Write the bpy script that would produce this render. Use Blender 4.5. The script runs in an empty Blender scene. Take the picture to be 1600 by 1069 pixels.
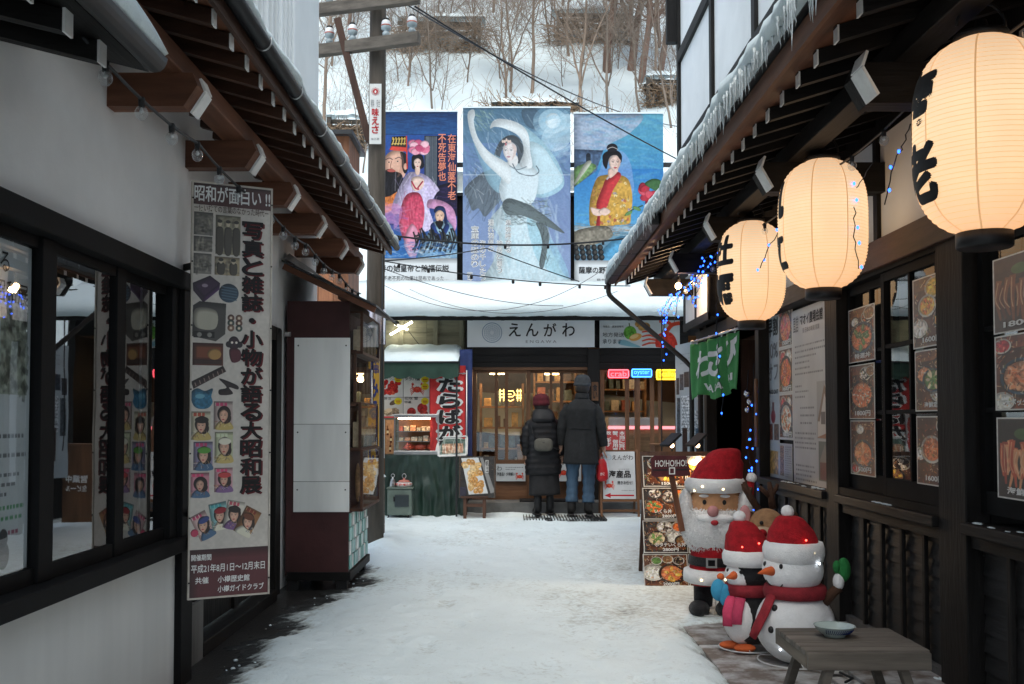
import bpy, bmesh, math, random
import numpy as np
from mathutils import Vector, Matrix, noise as mnoise
from math import sin, cos, pi, radians, tan, sqrt

SC = bpy.context.scene
COL = SC.collection
random.seed(7)
# ------------------------------------------------------------------ camera, sky, sun, exposure
FPX, EYE, TILT = 1555.6, 1.27, radians(2.0)          # focal length in photo pixels, eye height, upward tilt
SHX = 5 / 1600.0
SHY = (122.5 - FPX * tan(TILT)) / 1600.0
cd = bpy.data.cameras.new('camera'); cam = bpy.data.objects.new('camera', cd); COL.objects.link(cam)
cd.lens = 35; cd.sensor_width = 36; cd.shift_x = SHX; cd.shift_y = SHY; cd.clip_start = .05; cd.clip_end = 500
cam.location = (0, 0, EYE); cam.rotation_euler = (radians(90) + TILT, 0, 0)
SC.camera = cam
w = bpy.data.worlds.new('World'); SC.world = w; w.use_nodes = True
nt = w.node_tree; bg = nt.nodes['Background']
sky = nt.nodes.new('ShaderNodeTexSky'); sky.sky_type = 'NISHITA'; sky.sun_disc = False
SUN_EL, SUN_AZ = 62, 190
sky.sun_elevation = radians(SUN_EL); sky.sun_rotation = radians(SUN_AZ)
sky.air_density = 1.0; sky.dust_density = 4.0; sky.ozone_density = 1.0
nt.links.new(sky.outputs[0], bg.inputs[0]); bg.inputs[1].default_value = 0.13
sl = bpy.data.lights.new('sun', 'SUN'); sun = bpy.data.objects.new('sun', sl); COL.objects.link(sun)
sl.energy = 0.8; sl.angle = radians(75); sl.color = (.78, 1.0, .95)
# Sky Texture azimuth: rotation 0 puts the sun on +Y, growing clockwise seen from above
az = radians(SUN_AZ); el = radians(SUN_EL)
sd = Vector((sin(az) * cos(el), cos(az) * cos(el), sin(el)))
sun.rotation_euler = (-sd).to_track_quat('-Z', 'Y').to_euler()
vs = SC.view_settings; vs.view_transform = 'Standard'; vs.look = 'None'; vs.gamma = 1; vs.use_curve_mapping = False
vs.exposure = 0.82
SC.cycles.max_bounces = 8; SC.cycles.transparent_max_bounces = 12
SC.cycles.sample_clamp_indirect = 6
SC.cycles.use_denoising = True

# ------------------------------------------------------------------ measuring: photo pixel -> point on a known plane
def ray(u, v):
    xc = ((u - 800) + SHX * 1600) / FPX; yc = ((534.5 - v) + SHY * 1600) / FPX
    return Vector((xc, cos(TILT) - yc * sin(TILT), sin(TILT) + yc * cos(TILT)))
def atY(u, v, Y):
    d = ray(u, v); return Vector((0, 0, EYE)) + d * (Y / d.y)
def atX(u, v, X):
    d = ray(u, v); return Vector((0, 0, EYE)) + d * (X / d.x)
def atZ(u, v, Z):
    d = ray(u, v); return Vector((0, 0, EYE)) + d * ((Z - EYE) / d.z)

# ------------------------------------------------------------------ materials
def _nodes(name):
    m = bpy.data.materials.new(name); m.use_nodes = True
    t = m.node_tree; b = t.nodes['Principled BSDF']
    return m, t, b
def _coords(t, stretch, objvar=True):
    tc = t.nodes.new('ShaderNodeTexCoord'); mp = t.nodes.new('ShaderNodeMapping')
    t.links.new(tc.outputs['Object'], mp.inputs[0])
    s = {None: (1, 1, 1), 'X': (.12, 1, 1), 'Y': (1, .12, 1), 'Z': (1, 1, .12)}[stretch]
    mp.inputs['Scale'].default_value = s
    oi = t.nodes.new('ShaderNodeObjectInfo')
    mu = t.nodes.new('ShaderNodeMath'); mu.operation = 'MULTIPLY'; mu.inputs[1].default_value = 23.0
    t.links.new(oi.outputs['Random'], mu.inputs[0])
    return mp, mu, oi
def _noise(t, mp, mu, scale, detail=4, rough=.6):
    n = t.nodes.new('ShaderNodeTexNoise'); n.noise_dimensions = '4D'
    n.inputs['Scale'].default_value = scale; n.inputs['Detail'].default_value = detail; n.inputs['Roughness'].default_value = rough
    t.links.new(mp.outputs[0], n.inputs['Vector']); t.links.new(mu.outputs[0], n.inputs['W'])
    return n
def mat(name, col, rough=.6, var=.15, scale=6, bump=.15, bscale=60, stretch=None, metal=0, spec=.4, objvar=.12,
        col2=None, thr=(.35, .65), sheen=0, alpha=None):
    m, t, b = _nodes(name)
    mp, mu, oi = _coords(t, stretch)
    n = _noise(t, mp, mu, scale)
    r = t.nodes.new('ShaderNodeValToRGB')
    r.color_ramp.elements[0].position, r.color_ramp.elements[1].position = thr
    c = Vector(col)
    a = c * (1 - var) if col2 is None else c
    d = c * (1 + var) if col2 is None else Vector(col2)
    r.color_ramp.elements[0].color = (*a, 1); r.color_ramp.elements[1].color = (*[min(x, .95) for x in d], 1)
    t.links.new(n.outputs['Fac'], r.inputs[0])
    out = r.outputs[0]
    if objvar:
        hs = t.nodes.new('ShaderNodeHueSaturation'); mr = t.nodes.new('ShaderNodeMapRange')
        mr.inputs['To Min'].default_value = 1 - objvar; mr.inputs['To Max'].default_value = 1 + objvar
        t.links.new(oi.outputs['Random'], mr.inputs['Value']); t.links.new(mr.outputs[0], hs.inputs['Value'])
        t.links.new(out, hs.inputs['Color']); out = hs.outputs[0]
    t.links.new(out, b.inputs['Base Color'])
    b.inputs['Roughness'].default_value = rough; b.inputs['Metallic'].default_value = metal
    b.inputs['Specular IOR Level'].default_value = spec
    if sheen: b.inputs['Sheen Weight'].default_value = sheen
    if bump:
        n2 = _noise(t, mp, mu, bscale, 3)
        bp = t.nodes.new('ShaderNodeBump'); bp.inputs['Strength'].default_value = bump; bp.inputs['Distance'].default_value = .01
        t.links.new(n2.outputs['Fac'], bp.inputs['Height']); t.links.new(bp.outputs[0], b.inputs['Normal'])
    return m
def wood(name, col, axis='Z', rough=.65, var=.35, bump=.4, scale=14, objvar=.18, spec=.3):
    return mat(name, col, rough, var, scale, bump, 45, axis, objvar=objvar, spec=spec)
def emit(name, col, strength):
    m, t, b = _nodes(name)
    b.inputs['Base Color'].default_value = (*[min(.8, c) for c in col], 1)
    b.inputs['Emission Color'].default_value = (*col, 1); b.inputs['Emission Strength'].default_value = strength
    return m
def glass(name, tint=(.9, .95, .95), refl=1.0, f0=.08):
    """thin pane: Schlick reflection, the same from both sides"""
    m = bpy.data.materials.new(name); m.use_nodes = True; t = m.node_tree
    t.nodes.remove(t.nodes['Principled BSDF']); o = t.nodes['Material Output']
    tr = t.nodes.new('ShaderNodeBsdfTransparent'); tr.inputs[0].default_value = (*tint, 1)
    g = t.nodes.new('ShaderNodeBsdfGlossy'); g.inputs['Roughness'].default_value = .012; g.inputs[0].default_value = (refl, refl, refl, 1)
    lw = t.nodes.new('ShaderNodeLayerWeight'); lw.inputs[0].default_value = .5
    pw = t.nodes.new('ShaderNodeMath'); pw.operation = 'POWER'; pw.inputs[1].default_value = 4.5; t.links.new(lw.outputs['Facing'], pw.inputs[0])
    fr = t.nodes.new('ShaderNodeMath'); fr.operation = 'MULTIPLY_ADD'; fr.inputs[1].default_value = 1 - f0; fr.inputs[2].default_value = f0; t.links.new(pw.outputs[0], fr.inputs[0])
    tc = t.nodes.new('ShaderNodeTexCoord'); nz = t.nodes.new('ShaderNodeTexNoise'); nz.inputs['Scale'].default_value = 2.5
    bp = t.nodes.new('ShaderNodeBump'); bp.inputs['Strength'].default_value = .02; bp.inputs['Distance'].default_value = .02
    t.links.new(tc.outputs['Object'], nz.inputs['Vector']); t.links.new(nz.outputs['Fac'], bp.inputs['Height'])
    t.links.new(bp.outputs[0], g.inputs['Normal'])
    mx = t.nodes.new('ShaderNodeMixShader')
    t.links.new(fr.outputs[0], mx.inputs[0]); t.links.new(tr.outputs[0], mx.inputs[1]); t.links.new(g.outputs[0], mx.inputs[2])
    t.links.new(mx.outputs[0], o.inputs[0])
    return m
_pl = {}
def plain(col, rough=.55, spec=.4):
    k = (tuple(round(c, 3) for c in col), rough)
    if k not in _pl:
        _pl[k] = mat('paint', col, rough, .06, 9, .05, 80, spec=spec, objvar=.03)
    return _pl[k]
def imgmat(name, arr, rough=.45, bump=.05, spec=.2, gain=.85, emis=0):
    """flat print: the numpy picture painted in this script (H,W,3, sRGB 0..1, top row first)"""
    h, wd = arr.shape[:2]
    im = bpy.data.images.new(name, wd, h, alpha=False)
    px = np.ones((h, wd, 4), np.float32); px[..., :3] = np.clip(arr[::-1], 0, 1)
    im.pixels.foreach_set(px.ravel()); im.pack()
    m, t, b = _nodes(name)
    tx = t.nodes.new('ShaderNodeTexImage'); tx.image = im; tx.extension = 'EXTEND'
    uv = t.nodes.new('ShaderNodeUVMap'); uv.uv_map = 'UVMap'; t.links.new(uv.outputs[0], tx.inputs[0])
    nz = t.nodes.new('ShaderNodeTexNoise'); nz.inputs['Scale'].default_value = 7; nz.inputs['Detail'].default_value = 5
    mr = t.nodes.new('ShaderNodeMapRange'); mr.inputs['To Min'].default_value = gain * .9; mr.inputs['To Max'].default_value = gain * 1.08
    t.links.new(nz.outputs['Fac'], mr.inputs['Value'])
    mx = t.nodes.new('ShaderNodeVectorMath'); mx.operation = 'SCALE'
    t.links.new(tx.outputs[0], mx.inputs[0]); t.links.new(mr.outputs[0], mx.inputs['Scale'])
    t.links.new(mx.outputs[0], b.inputs['Base Color'])
    b.inputs['Roughness'].default_value = rough; b.inputs['Specular IOR Level'].default_value = spec
    if emis:
        t.links.new(tx.outputs[0], b.inputs['Emission Color']); b.inputs['Emission Strength'].default_value = emis
    if bump:
        n2 = t.nodes.new('ShaderNodeTexNoise'); n2.inputs['Scale'].default_value = 3.5; n2.inputs['Detail'].default_value = 2
        bp = t.nodes.new('ShaderNodeBump'); bp.inputs['Strength'].default_value = bump; bp.inputs['Distance'].default_value = .05
        t.links.new(n2.outputs['Fac'], bp.inputs['Height']); t.links.new(bp.outputs[0], b.inputs['Normal'])
    return m

# ------------------------------------------------------------------ objects
WL = {}                                             # world location of things and parts, for parenting
def tag(o, label=None, cat=None, group=None, kind=None):
    if label: o['label'] = label
    if cat: o['category'] = cat
    if group: o['group'] = group
    if kind: o['kind'] = kind
    return o
def thing(name, label, cat, loc=(0, 0, 0), group=None):
    o = bpy.data.objects.new(name, None); COL.objects.link(o); o.empty_display_size = .1
    o.location = loc; WL[o.name] = Vector(loc)
    return tag(o, label, cat, group)
def link(name, me, parent=None, loc=(0, 0, 0)):
    o = bpy.data.objects.new(name, me); COL.objects.link(o)
    loc = Vector(loc); WL[o.name] = loc
    if parent is not None:
        o.parent = parent; o.location = loc - WL[parent.name]
    else: o.location = loc
    return o
def copy_tree(o, parent=None):
    c = o.copy(); COL.objects.link(c); c.parent = parent
    for ch in o.children: copy_tree(ch, c)
    return c

class MB:
    def __init__(s): s.v = []; s.f = []; s.m = []; s.uv = None
    def add(s, vs, fs, m=0):
        k = len(s.v); s.v += [tuple(p) for p in vs]
        for f in fs: s.f.append(tuple(i + k for i in f)); s.m.append(m)
        return s
    def box(s, x0, x1, y0, y1, z0, z1, m=0):
        vs = [(x, y, z) for z in (z0, z1) for y in (y0, y1) for x in (x0, x1)]
        return s.add(vs, [(0, 2, 3, 1), (4, 5, 7, 6), (0, 1, 5, 4), (2, 6, 7, 3), (0, 4, 6, 2), (1, 3, 7, 5)], m)
    def obox(s, c, ax, ay, az, m=0):
        c = Vector(c); ax, ay, az = Vector(ax), Vector(ay), Vector(az)
        vs = [c + ax * i + ay * j + az * k for k in (-1, 1) for j in (-1, 1) for i in (-1, 1)]
        fs = [(0, 2, 3, 1), (4, 5, 7, 6), (0, 1, 5, 4), (2, 6, 7, 3), (0, 4, 6, 2), (1, 3, 7, 5)]
        if ax.cross(ay).dot(az) < 0: fs = [f[::-1] for f in fs]
        return s.add(vs, fs, m)
    def beam(s, p, q, w, h, up=(0, 0, 1), m=0):
        p, q = Vector(p), Vector(q); d = q - p; up = Vector(up)
        r = d.cross(up)
        if r.length < 1e-6: r = d.cross(Vector((1, 0, 0)))
        r.normalize(); u = r.cross(d).normalized()
        return s.obox((p + q) / 2, d / 2, r * (w / 2), u * (h / 2), m)
    def rings(s, R, closed=True, cap=True, m=0):
        n = len(R[0]); k = len(s.v)
        for r in R: s.v += [tuple(p) for p in r]
        for i in range(len(R) - 1):
            for j in range(n if closed else n - 1):
                a, b = k + i * n + j, k + i * n + (j + 1) % n
                s.f.append((a, b, b + n, a + n)); s.m.append(m)
        if cap:
            s.f.append(tuple(range(k + n - 1, k - 1, -1))); s.m.append(m)
            e = k + (len(R) - 1) * n
            s.f.append(tuple(range(e, e + n))); s.m.append(m)
        return s
    def tube(s, P, r, n=8, cap=True, m=0, flat=1.0):
        P = [Vector(p) for p in P]
        if not hasattr(r, '__len__'): r = [r] * len(P)
        t0 = (P[1] - P[0]).normalized()
        a = Vector((0, 0, 1)) if abs(t0.z) < .9 else Vector((1, 0, 0))
        u = t0.cross(a).normalized(); R = []
        for i, p in enumerate(P):
            t = (P[min(i + 1, len(P) - 1)] - P[max(i - 1, 0)])
            t = t.normalized() if t.length > 1e-9 else t0
            u = (u - t * u.dot(t)).normalized(); w_ = t.cross(u)
            R.append([p + u * (cos(2 * pi * j / n) * r[i]) + w_ * (sin(2 * pi * j / n) * r[i] * flat) for j in range(n)])
        return s.rings(R, True, cap, m)
    def lathe(s, prof, n=24, c=(0, 0, 0), m=0, cap=True, sx=1, sy=1):
        c = Vector(c)
        return s.rings([[c + Vector((cos(2 * pi * j / n) * r * sx, sin(2 * pi * j / n) * r * sy, z)) for j in range(n)] for r, z in prof], True, cap, m)
    def ell(s, c, r, nu=16, nv=10, m=0, fn=None):
        c = Vector(c); R = []
        if not hasattr(r, '__len__'): r = (r, r, r)
        for i in range(nv + 1):
            a = -pi / 2 + pi * i / nv; a = max(-1.54, min(1.54, a)); ring = []
            for j in range(nu):
                d = Vector((cos(a) * cos(2 * pi * j / nu), cos(a) * sin(2 * pi * j / nu), sin(a)))
                k = fn(d) if fn else 1
                ring.append(c + Vector((d.x * r[0], d.y * r[1], d.z * r[2])) * k)
            R.append(ring)
        return s.rings(R, True, True, m)
    def prism(s, poly, o, ux, uy, depth, m=0):
        """closed 2D outline in the plane (o, ux, uy), pushed back by depth along -(ux x uy)"""
        o, ux, uy = Vector(o), Vector(ux), Vector(uy); nrm = ux.cross(uy).normalized()
        n = len(poly)
        a = sum(poly[i][0] * poly[(i + 1) % n][1] - poly[(i + 1) % n][0] * poly[i][1] for i in range(n))
        if a < 0: poly = poly[::-1]
        fr = [o + ux * x + uy * y for x, y in poly]; bk = [p - nrm * depth for p in fr]
        fs = [tuple(range(n)), tuple(range(2 * n - 1, n - 1, -1))]
        fs += [(i + n, (i + 1) % n + n, (i + 1) % n, i) for i in range(n)]
        return s.add(fr + bk, fs, m)
    def quad(s, a, b, c, d, m=0): return s.add([a, b, c, d], [(0, 1, 2, 3)], m)
    def grid(s, fn, nu, nv, m=0):
        vs = [fn(i / nu, j / nv) for j in range(nv + 1) for i in range(nu + 1)]
        fs = [(j * (nu + 1) + i, j * (nu + 1) + i + 1, (j + 1) * (nu + 1) + i + 1, (j + 1) * (nu + 1) + i) for j in range(nv) for i in range(nu)]
        return s.add(vs, fs, m)
    def mesh(s, name, mats, smooth=False, org=None):
        V = np.array(s.v, np.float64).reshape(-1, 3)
        o = (V.min(0) + V.max(0)) / 2 if org is None else np.array(org)
        me = bpy.data.meshes.new(name); me.from_pydata((V - o).tolist(), [], s.f)
        for mm in (mats if isinstance(mats, (list, tuple)) else [mats]): me.materials.append(mm)
        if len(me.materials) > 1: me.polygons.foreach_set('material_index', s.m)
        if smooth: me.polygons.foreach_set('use_smooth', [True] * len(me.polygons))
        me.update()
        return me, Vector(o)
    def build(s, name, mats, parent=None, smooth=False, bevel=0, sub=0, weld=False):
        me, o = s.mesh(name, mats, smooth)
        ob = link(name, me, parent, o)
        if bevel:
            b = ob.modifiers.new('bevel', 'BEVEL'); b.width = bevel; b.segments = 2; b.limit_method = 'ANGLE'
        if sub:
            b = ob.modifiers.new('sub', 'SUBSURF'); b.levels = sub; b.render_levels = sub
        return ob
def one(name, mats, parent, method, *a, smooth=False, bevel=0, **k):
    m = MB(); getattr(m, method)(*a, **k); return m.build(name, mats, parent, smooth, bevel)

class Frame:
    """a flat rectangle in the place: o = lower corner on the reader's left, ux/uy unit vectors, w/h metres"""
    def __init__(s, o, ux, uy, w, h):
        s.o, s.ux, s.uy = Vector(o), Vector(ux).normalized(), Vector(uy).normalized(); s.w, s.h = w, h; s.n = s.ux.cross(s.uy)
    def p(s, u, v, d=0): return s.o + s.ux * (u * s.w) + s.uy * (v * s.h) + s.n * d
def frameY(x0, y0, x1, y1, Y):
    a = atY(x0, y1, Y); b = atY(x1, y0, Y); return Frame(a, (1, 0, 0), (0, 0, 1), b.x - a.x, b.z - a.z)
def frameC(bl, br, tl):
    return Frame(bl, br - bl, tl - bl, (br - bl).length, (tl - bl).length)
def panel(name, fr, front, parent=None, thick=.012, side=None, d=0, u0=0, v0=0, u1=1, v1=1):
    """thin board whose front face carries UVs 0..1"""
    P = [fr.p(u0, v0, d), fr.p(u1, v0, d), fr.p(u1, v1, d), fr.p(u0, v1, d)]; B = [p - fr.n * thick for p in P]
    V = P + B; F = [(0, 1, 2, 3), (7, 6, 5, 4), (4, 5, 1, 0), (5, 6, 2, 1), (6, 7, 3, 2), (7, 4, 0, 3)]
    o = sum(V, Vector()) / 8
    me = bpy.data.meshes.new(name); me.from_pydata([v - o for v in V], [], F)
    me.materials.append(front); me.materials.append(side or M['paper'])
    me.polygons.foreach_set('material_index', [0, 1, 1, 1, 1, 1])
    uv = me.uv_layers.new(name='UVMap')
    for i, c in enumerate([(0, 0), (1, 0), (1, 1), (0, 1)]): uv.data[i].uv = c
    me.update(); return link(name, me, parent, o)

# ------------------------------------------------------------------ lettering
_tc = {}
def glyphs(txt, bold=0.0):
    k = (txt, bold)
    if k not in _tc:
        c = bpy.data.curves.new('lettering', 'FONT'); c.body = txt; c.size = 1; c.resolution_u = 3; c.offset = bold
        o = bpy.data.objects.new('lettering', c); COL.objects.link(o)
        dg = bpy.context.evaluated_depsgraph_get()
        me = bpy.data.meshes.new_from_object(o.evaluated_get(dg))
        V = [(v.co.x, v.co.y) for v in me.vertices]; F = [tuple(p.vertices) for p in me.polygons]
        bpy.data.objects.remove(o); bpy.data.curves.remove(c); bpy.data.meshes.remove(me)
        _tc[k] = (V, F)
    return _tc[k]
def strokes_of(txt, bold):
    """outline glyphs thickened: a small outline offset, then copies shifted in a ring, each a hair in front of the last"""
    V, F = glyphs(txt, min(bold, .006)); r = bold - .006
    if r <= .004: return [(x, y, 0) for x, y in V], F
    VV, FF = [], []; k = 8 if r > .03 else 5
    for i in range(k):
        a = 2 * pi * i / k; n = len(VV); VV += [(x + r * cos(a), y + r * sin(a), i * .00012) for x, y in V]; FF += [tuple(q + n for q in f) for f in F]
    return VV, FF
def _bb(V):
    xs = [p[0] for p in V]; ys = [p[1] for p in V]; return min(xs), min(ys), max(xs), max(ys)
class Text:
    """collects flat lettering on a Frame; boxes are given in 0..1 of the frame (u to the right, v up)"""
    def __init__(s, fr, d=.003): s.fr, s.d, s.mb = fr, d, MB()
    def fit(s, txt, u0, v0, u1, v1, bold=.0, keep=False, sl=0, dd=0):
        V, F = strokes_of(txt, bold)
        if not V: return s
        a, b, c, e = _bb(V); W = (u1 - u0) * s.fr.w; Hh = (v1 - v0) * s.fr.h
        kx, ky = W / (c - a), Hh / (e - b)
        if keep: kx = ky = min(kx, ky)
        ox = u0 * s.fr.w + (W - kx * (c - a)) / 2; oy = v0 * s.fr.h + (Hh - ky * (e - b)) / 2
        s.mb.add([s.fr.o + s.fr.ux * (ox + kx * (x - a) + sl * ky * (y - b)) + s.fr.uy * (oy + ky * (y - b)) + s.fr.n * (s.d + dd + l) for x, y, l in V], F)
        return s
    def column(s, txt, u0, v0, u1, v1, bold=.0, dd=0, gap=.0):
        """one character under the other, filling the box"""
        n = len(txt); h = (v1 - v0) / n
        for i, ch in enumerate(txt):
            t = v1 - i * h
            if ch == '・': s.fit(ch, u0 + (u1 - u0) * .36, t - h * .64, u1 - (u1 - u0) * .36, t - h * .36, bold, dd=dd)
            elif ch in 'ー〜': s.fit('|', (u0 + u1) / 2 - .04 * (u1 - u0), t - h * .9, (u0 + u1) / 2 + .04 * (u1 - u0), t - h * .1, bold, dd=dd)
            elif ch == '、': s.fit(ch, u0 + (u1 - u0) * .65, t - h * .35, u1, t - h * .05, bold, dd=dd)
            elif ch in '。 ': continue
            else: s.fit(ch, u0, t - h * (1 - gap), u1, t - h * gap - h * .04, bold, dd=dd)
        return s
    def rule(s, u0, v0, u1, v1, dd=0):
        s.mb.quad(s.fr.p(u0, v0, s.d + dd), s.fr.p(u1, v0, s.d + dd), s.fr.p(u1, v1, s.d + dd), s.fr.p(u0, v1, s.d + dd)); return s
    def build(s, m, parent, name='lettering'):
        return s.mb.build(name, m, parent)

# ------------------------------------------------------------------ painter for flat prints (numpy, sRGB)
def hx(s):
    if not isinstance(s, str): return np.array(s, float)
    s = s.lstrip('#'); return np.array([int(s[i:i + 2], 16) / 255 for i in (0, 2, 4)])
def smoothpts(P, closed=True, k=6):
    P = np.array(P, float); n = len(P); out = []
    rng = range(n if closed else n - 1)
    for i in rng:
        if closed: p0, p1, p2, p3 = P[(i - 1) % n], P[i], P[(i + 1) % n], P[(i + 2) % n]
        else: p0, p1, p2, p3 = P[max(i - 1, 0)], P[i], P[i + 1], P[min(i + 2, n - 1)]
        for t in np.arange(k) / k:
            out.append(.5 * ((2 * p1) + (-p0 + p2) * t + (2 * p0 - 5 * p1 + 4 * p2 - p3) * t * t + (-p0 + 3 * p1 - 3 * p2 + p3) * t ** 3))
    if not closed: out.append(P[-1])
    return np.array(out)
def vnoise(h, w_, cell, rng):
    gh, gw = int(h / cell) + 3, int(w_ / cell) + 3
    g = rng.random((gh, gw)); y = np.arange(h) / cell; x = np.arange(w_) / cell
    yi, xi = y.astype(int), x.astype(int); fy, fx = y - yi, x - xi
    fy = (fy * fy * (3 - 2 * fy))[:, None]; fx = (fx * fx * (3 - 2 * fx))[None]
    a = g[yi][:, xi]; b = g[yi][:, xi + 1]; c = g[yi + 1][:, xi]; d = g[yi + 1][:, xi + 1]
    return (a * (1 - fx) + b * fx) * (1 - fy) + (c * (1 - fx) + d * fx) * fy
class Pic:
    def __init__(s, w_, h, bg='#ffffff', box=None, seed=1, ss=2):
        """box: the coordinates (x0,y0,x1,y1; y down) in which shapes are given"""
        s.ss = ss; s.w, s.h = w_ * ss, h * ss; s.a = np.ones((s.h, s.w, 3)) * hx(bg); s.rng = np.random.default_rng(seed); s.shade = 0
        s.b = box or (0, 0, w_, h)
    def T(s, P):
        P = np.array(P, float); x0, y0, x1, y1 = s.b
        return np.stack([(P[:, 0] - x0) / (x1 - x0) * s.w, (P[:, 1] - y0) / (y1 - y0) * s.h], 1)
    def blend(s, ys, xs, m, col):
        c = hx(col) if isinstance(col, str) else np.array(col)
        s.a[ys, xs] = s.a[ys, xs] * (1 - m[..., None]) + c * m[..., None]
    def mask(s, Q):
        x0, y0 = np.maximum(np.floor(Q.min(0)).astype(int), 0); x1, y1 = np.ceil(Q.max(0)).astype(int) + 1
        x1, y1 = min(x1, s.w), min(y1, s.h)
        if x1 <= x0 or y1 <= y0: return None
        X = np.arange(x0, x1)[None] + .5; Y = np.arange(y0, y1)[:, None] + .5
        m = np.zeros((y1 - y0, x1 - x0), bool)
        for i in range(len(Q)):
            ax, ay = Q[i - 1]; bx, by = Q[i]
            if ay == by: continue
            m ^= ((ay > Y) != (by > Y)) & (X < (bx - ax) * (Y - ay) / (by - ay) + ax)
        return slice(y0, y1), slice(x0, x1), m.astype(float)
    def poly(s, P, col, alpha=1, smooth=True, tex=0, col2=None):
        Q = s.T(smoothpts(P) if smooth else P); r = s.mask(Q)
        if r is None: return s
        ys, xs, m = r
        c = hx(col)
        if col2 is not None:
            t = np.linspace(0, 1, m.shape[0])[:, None, None]; c = c * (1 - t) + hx(col2) * t
        if m.shape[0] > 14 and m.shape[1] > 14 and alpha > .6 and s.shade:
            k = max(2, min(m.shape) // 5); b = np.pad(m, k)
            for ax in (0, 1):
                q = np.cumsum(b, ax); b = (np.roll(q, -k // 2, ax) - np.roll(q, k - k // 2, ax)) / k
            b = np.roll(b, (k // 2, k // 2), (0, 1))[k:-k, k:-k]
            c = c * (1 - s.shade * (1 - np.clip(b, 0, 1)))[..., None] * np.ones(3) + .0
            c = c + s.shade * .3 * np.clip(b - .9, 0, 1)[..., None]
        if tex: c = c * (1 + tex * (vnoise(m.shape[0], m.shape[1], 5 * s.ss, s.rng)[..., None] - .5) * 2)
        s.blend(ys, xs, m * alpha, c); return s
    def ell(s, cx, cy, rx, ry=None, col='#000000', alpha=1, rot=0, **k):
        ry = rx if ry is None else ry
        t = np.linspace(0, 2 * pi, 28, endpoint=False); x, y = rx * np.cos(t), ry * np.sin(t)
        return s.poly(np.stack([cx + x * cos(rot) - y * sin(rot), cy + x * sin(rot) + y * cos(rot)], 1), col, alpha, False, **k)
    def rect(s, x0, y0, x1, y1, col, alpha=1, **k): return s.poly([(x0, y0), (x1, y0), (x1, y1), (x0, y1)], col, alpha, False, **k)
    def line(s, P, wd, col, alpha=1, smooth=True, w2=None):
        P = smoothpts(P, False) if smooth and len(P) > 2 else np.array(P, float)
        d = np.gradient(P, axis=0); d /= np.linalg.norm(d, axis=1)[:, None] + 1e-9
        n = np.stack([-d[:, 1], d[:, 0]], 1); ww = np.linspace(wd, wd if w2 is None else w2, len(P))[:, None] / 2
        return s.poly(np.concatenate([P + n * ww, (P - n * ww)[::-1]]), col, alpha, False)
    def grad(s, y0, y1, c0, c1, x0=None, x1=None):
        Q = s.T([(s.b[0] if x0 is None else x0, y0), (s.b[2] if x1 is None else x1, y1)])
        a, b = np.clip(Q[:, 1].astype(int), 0, s.h); l, r = np.clip(Q[:, 0].astype(int), 0, s.w)
        if b <= a: return s
        t = np.linspace(0, 1, b - a)[:, None, None]; s.a[a:b, l:r] = hx(c0) * (1 - t) + hx(c1) * t; return s
    def wash(s, amt, cell, col=None):
        n = vnoise(s.h, s.w, cell * s.ss, s.rng)
        if col is None: s.a *= (1 + amt * (n[..., None] - .5) * 2)
        else: s.a += (hx(col) - s.a) * (np.clip(n * 2 - .8, 0, 1)[..., None] * amt)
        return s
    def strokes(s, n, box, ln, wd, cols, ang=(0, pi), alpha=.5):
        alpha *= .5
        for _ in range(n):
            x = s.rng.uniform(box[0], box[2]); y = s.rng.uniform(box[1], box[3]); a = s.rng.uniform(*ang); l = ln * s.rng.uniform(.5, 1.2)
            s.line([(x - cos(a) * l / 2, y - sin(a) * l / 2), (x + cos(a) * l / 2, y + sin(a) * l / 2)], wd, cols[s.rng.integers(len(cols))], alpha, False)
        return s
    def paste(s, arr, x0, y0, x1, y1):
        Q = s.T([(x0, y0), (x1, y1)]).round().astype(int); h, w_ = Q[1, 1] - Q[0, 1], Q[1, 0] - Q[0, 0]
        yi = (np.arange(h) * arr.shape[0] / h).astype(int); xi = (np.arange(w_) * arr.shape[1] / w_).astype(int)
        a = arr[yi][:, xi]; H0, W0 = s.a[Q[0, 1]:Q[0, 1] + h, Q[0, 0]:Q[0, 0] + w_].shape[:2]
        s.a[Q[0, 1]:Q[0, 1] + h, Q[0, 0]:Q[0, 0] + w_] = a[:H0, :W0]; return s
    def out(s):
        k = s.ss; return np.clip(s.a.reshape(s.h // k, k, s.w // k, k, 3).mean((1, 3)), 0, 1)
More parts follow.
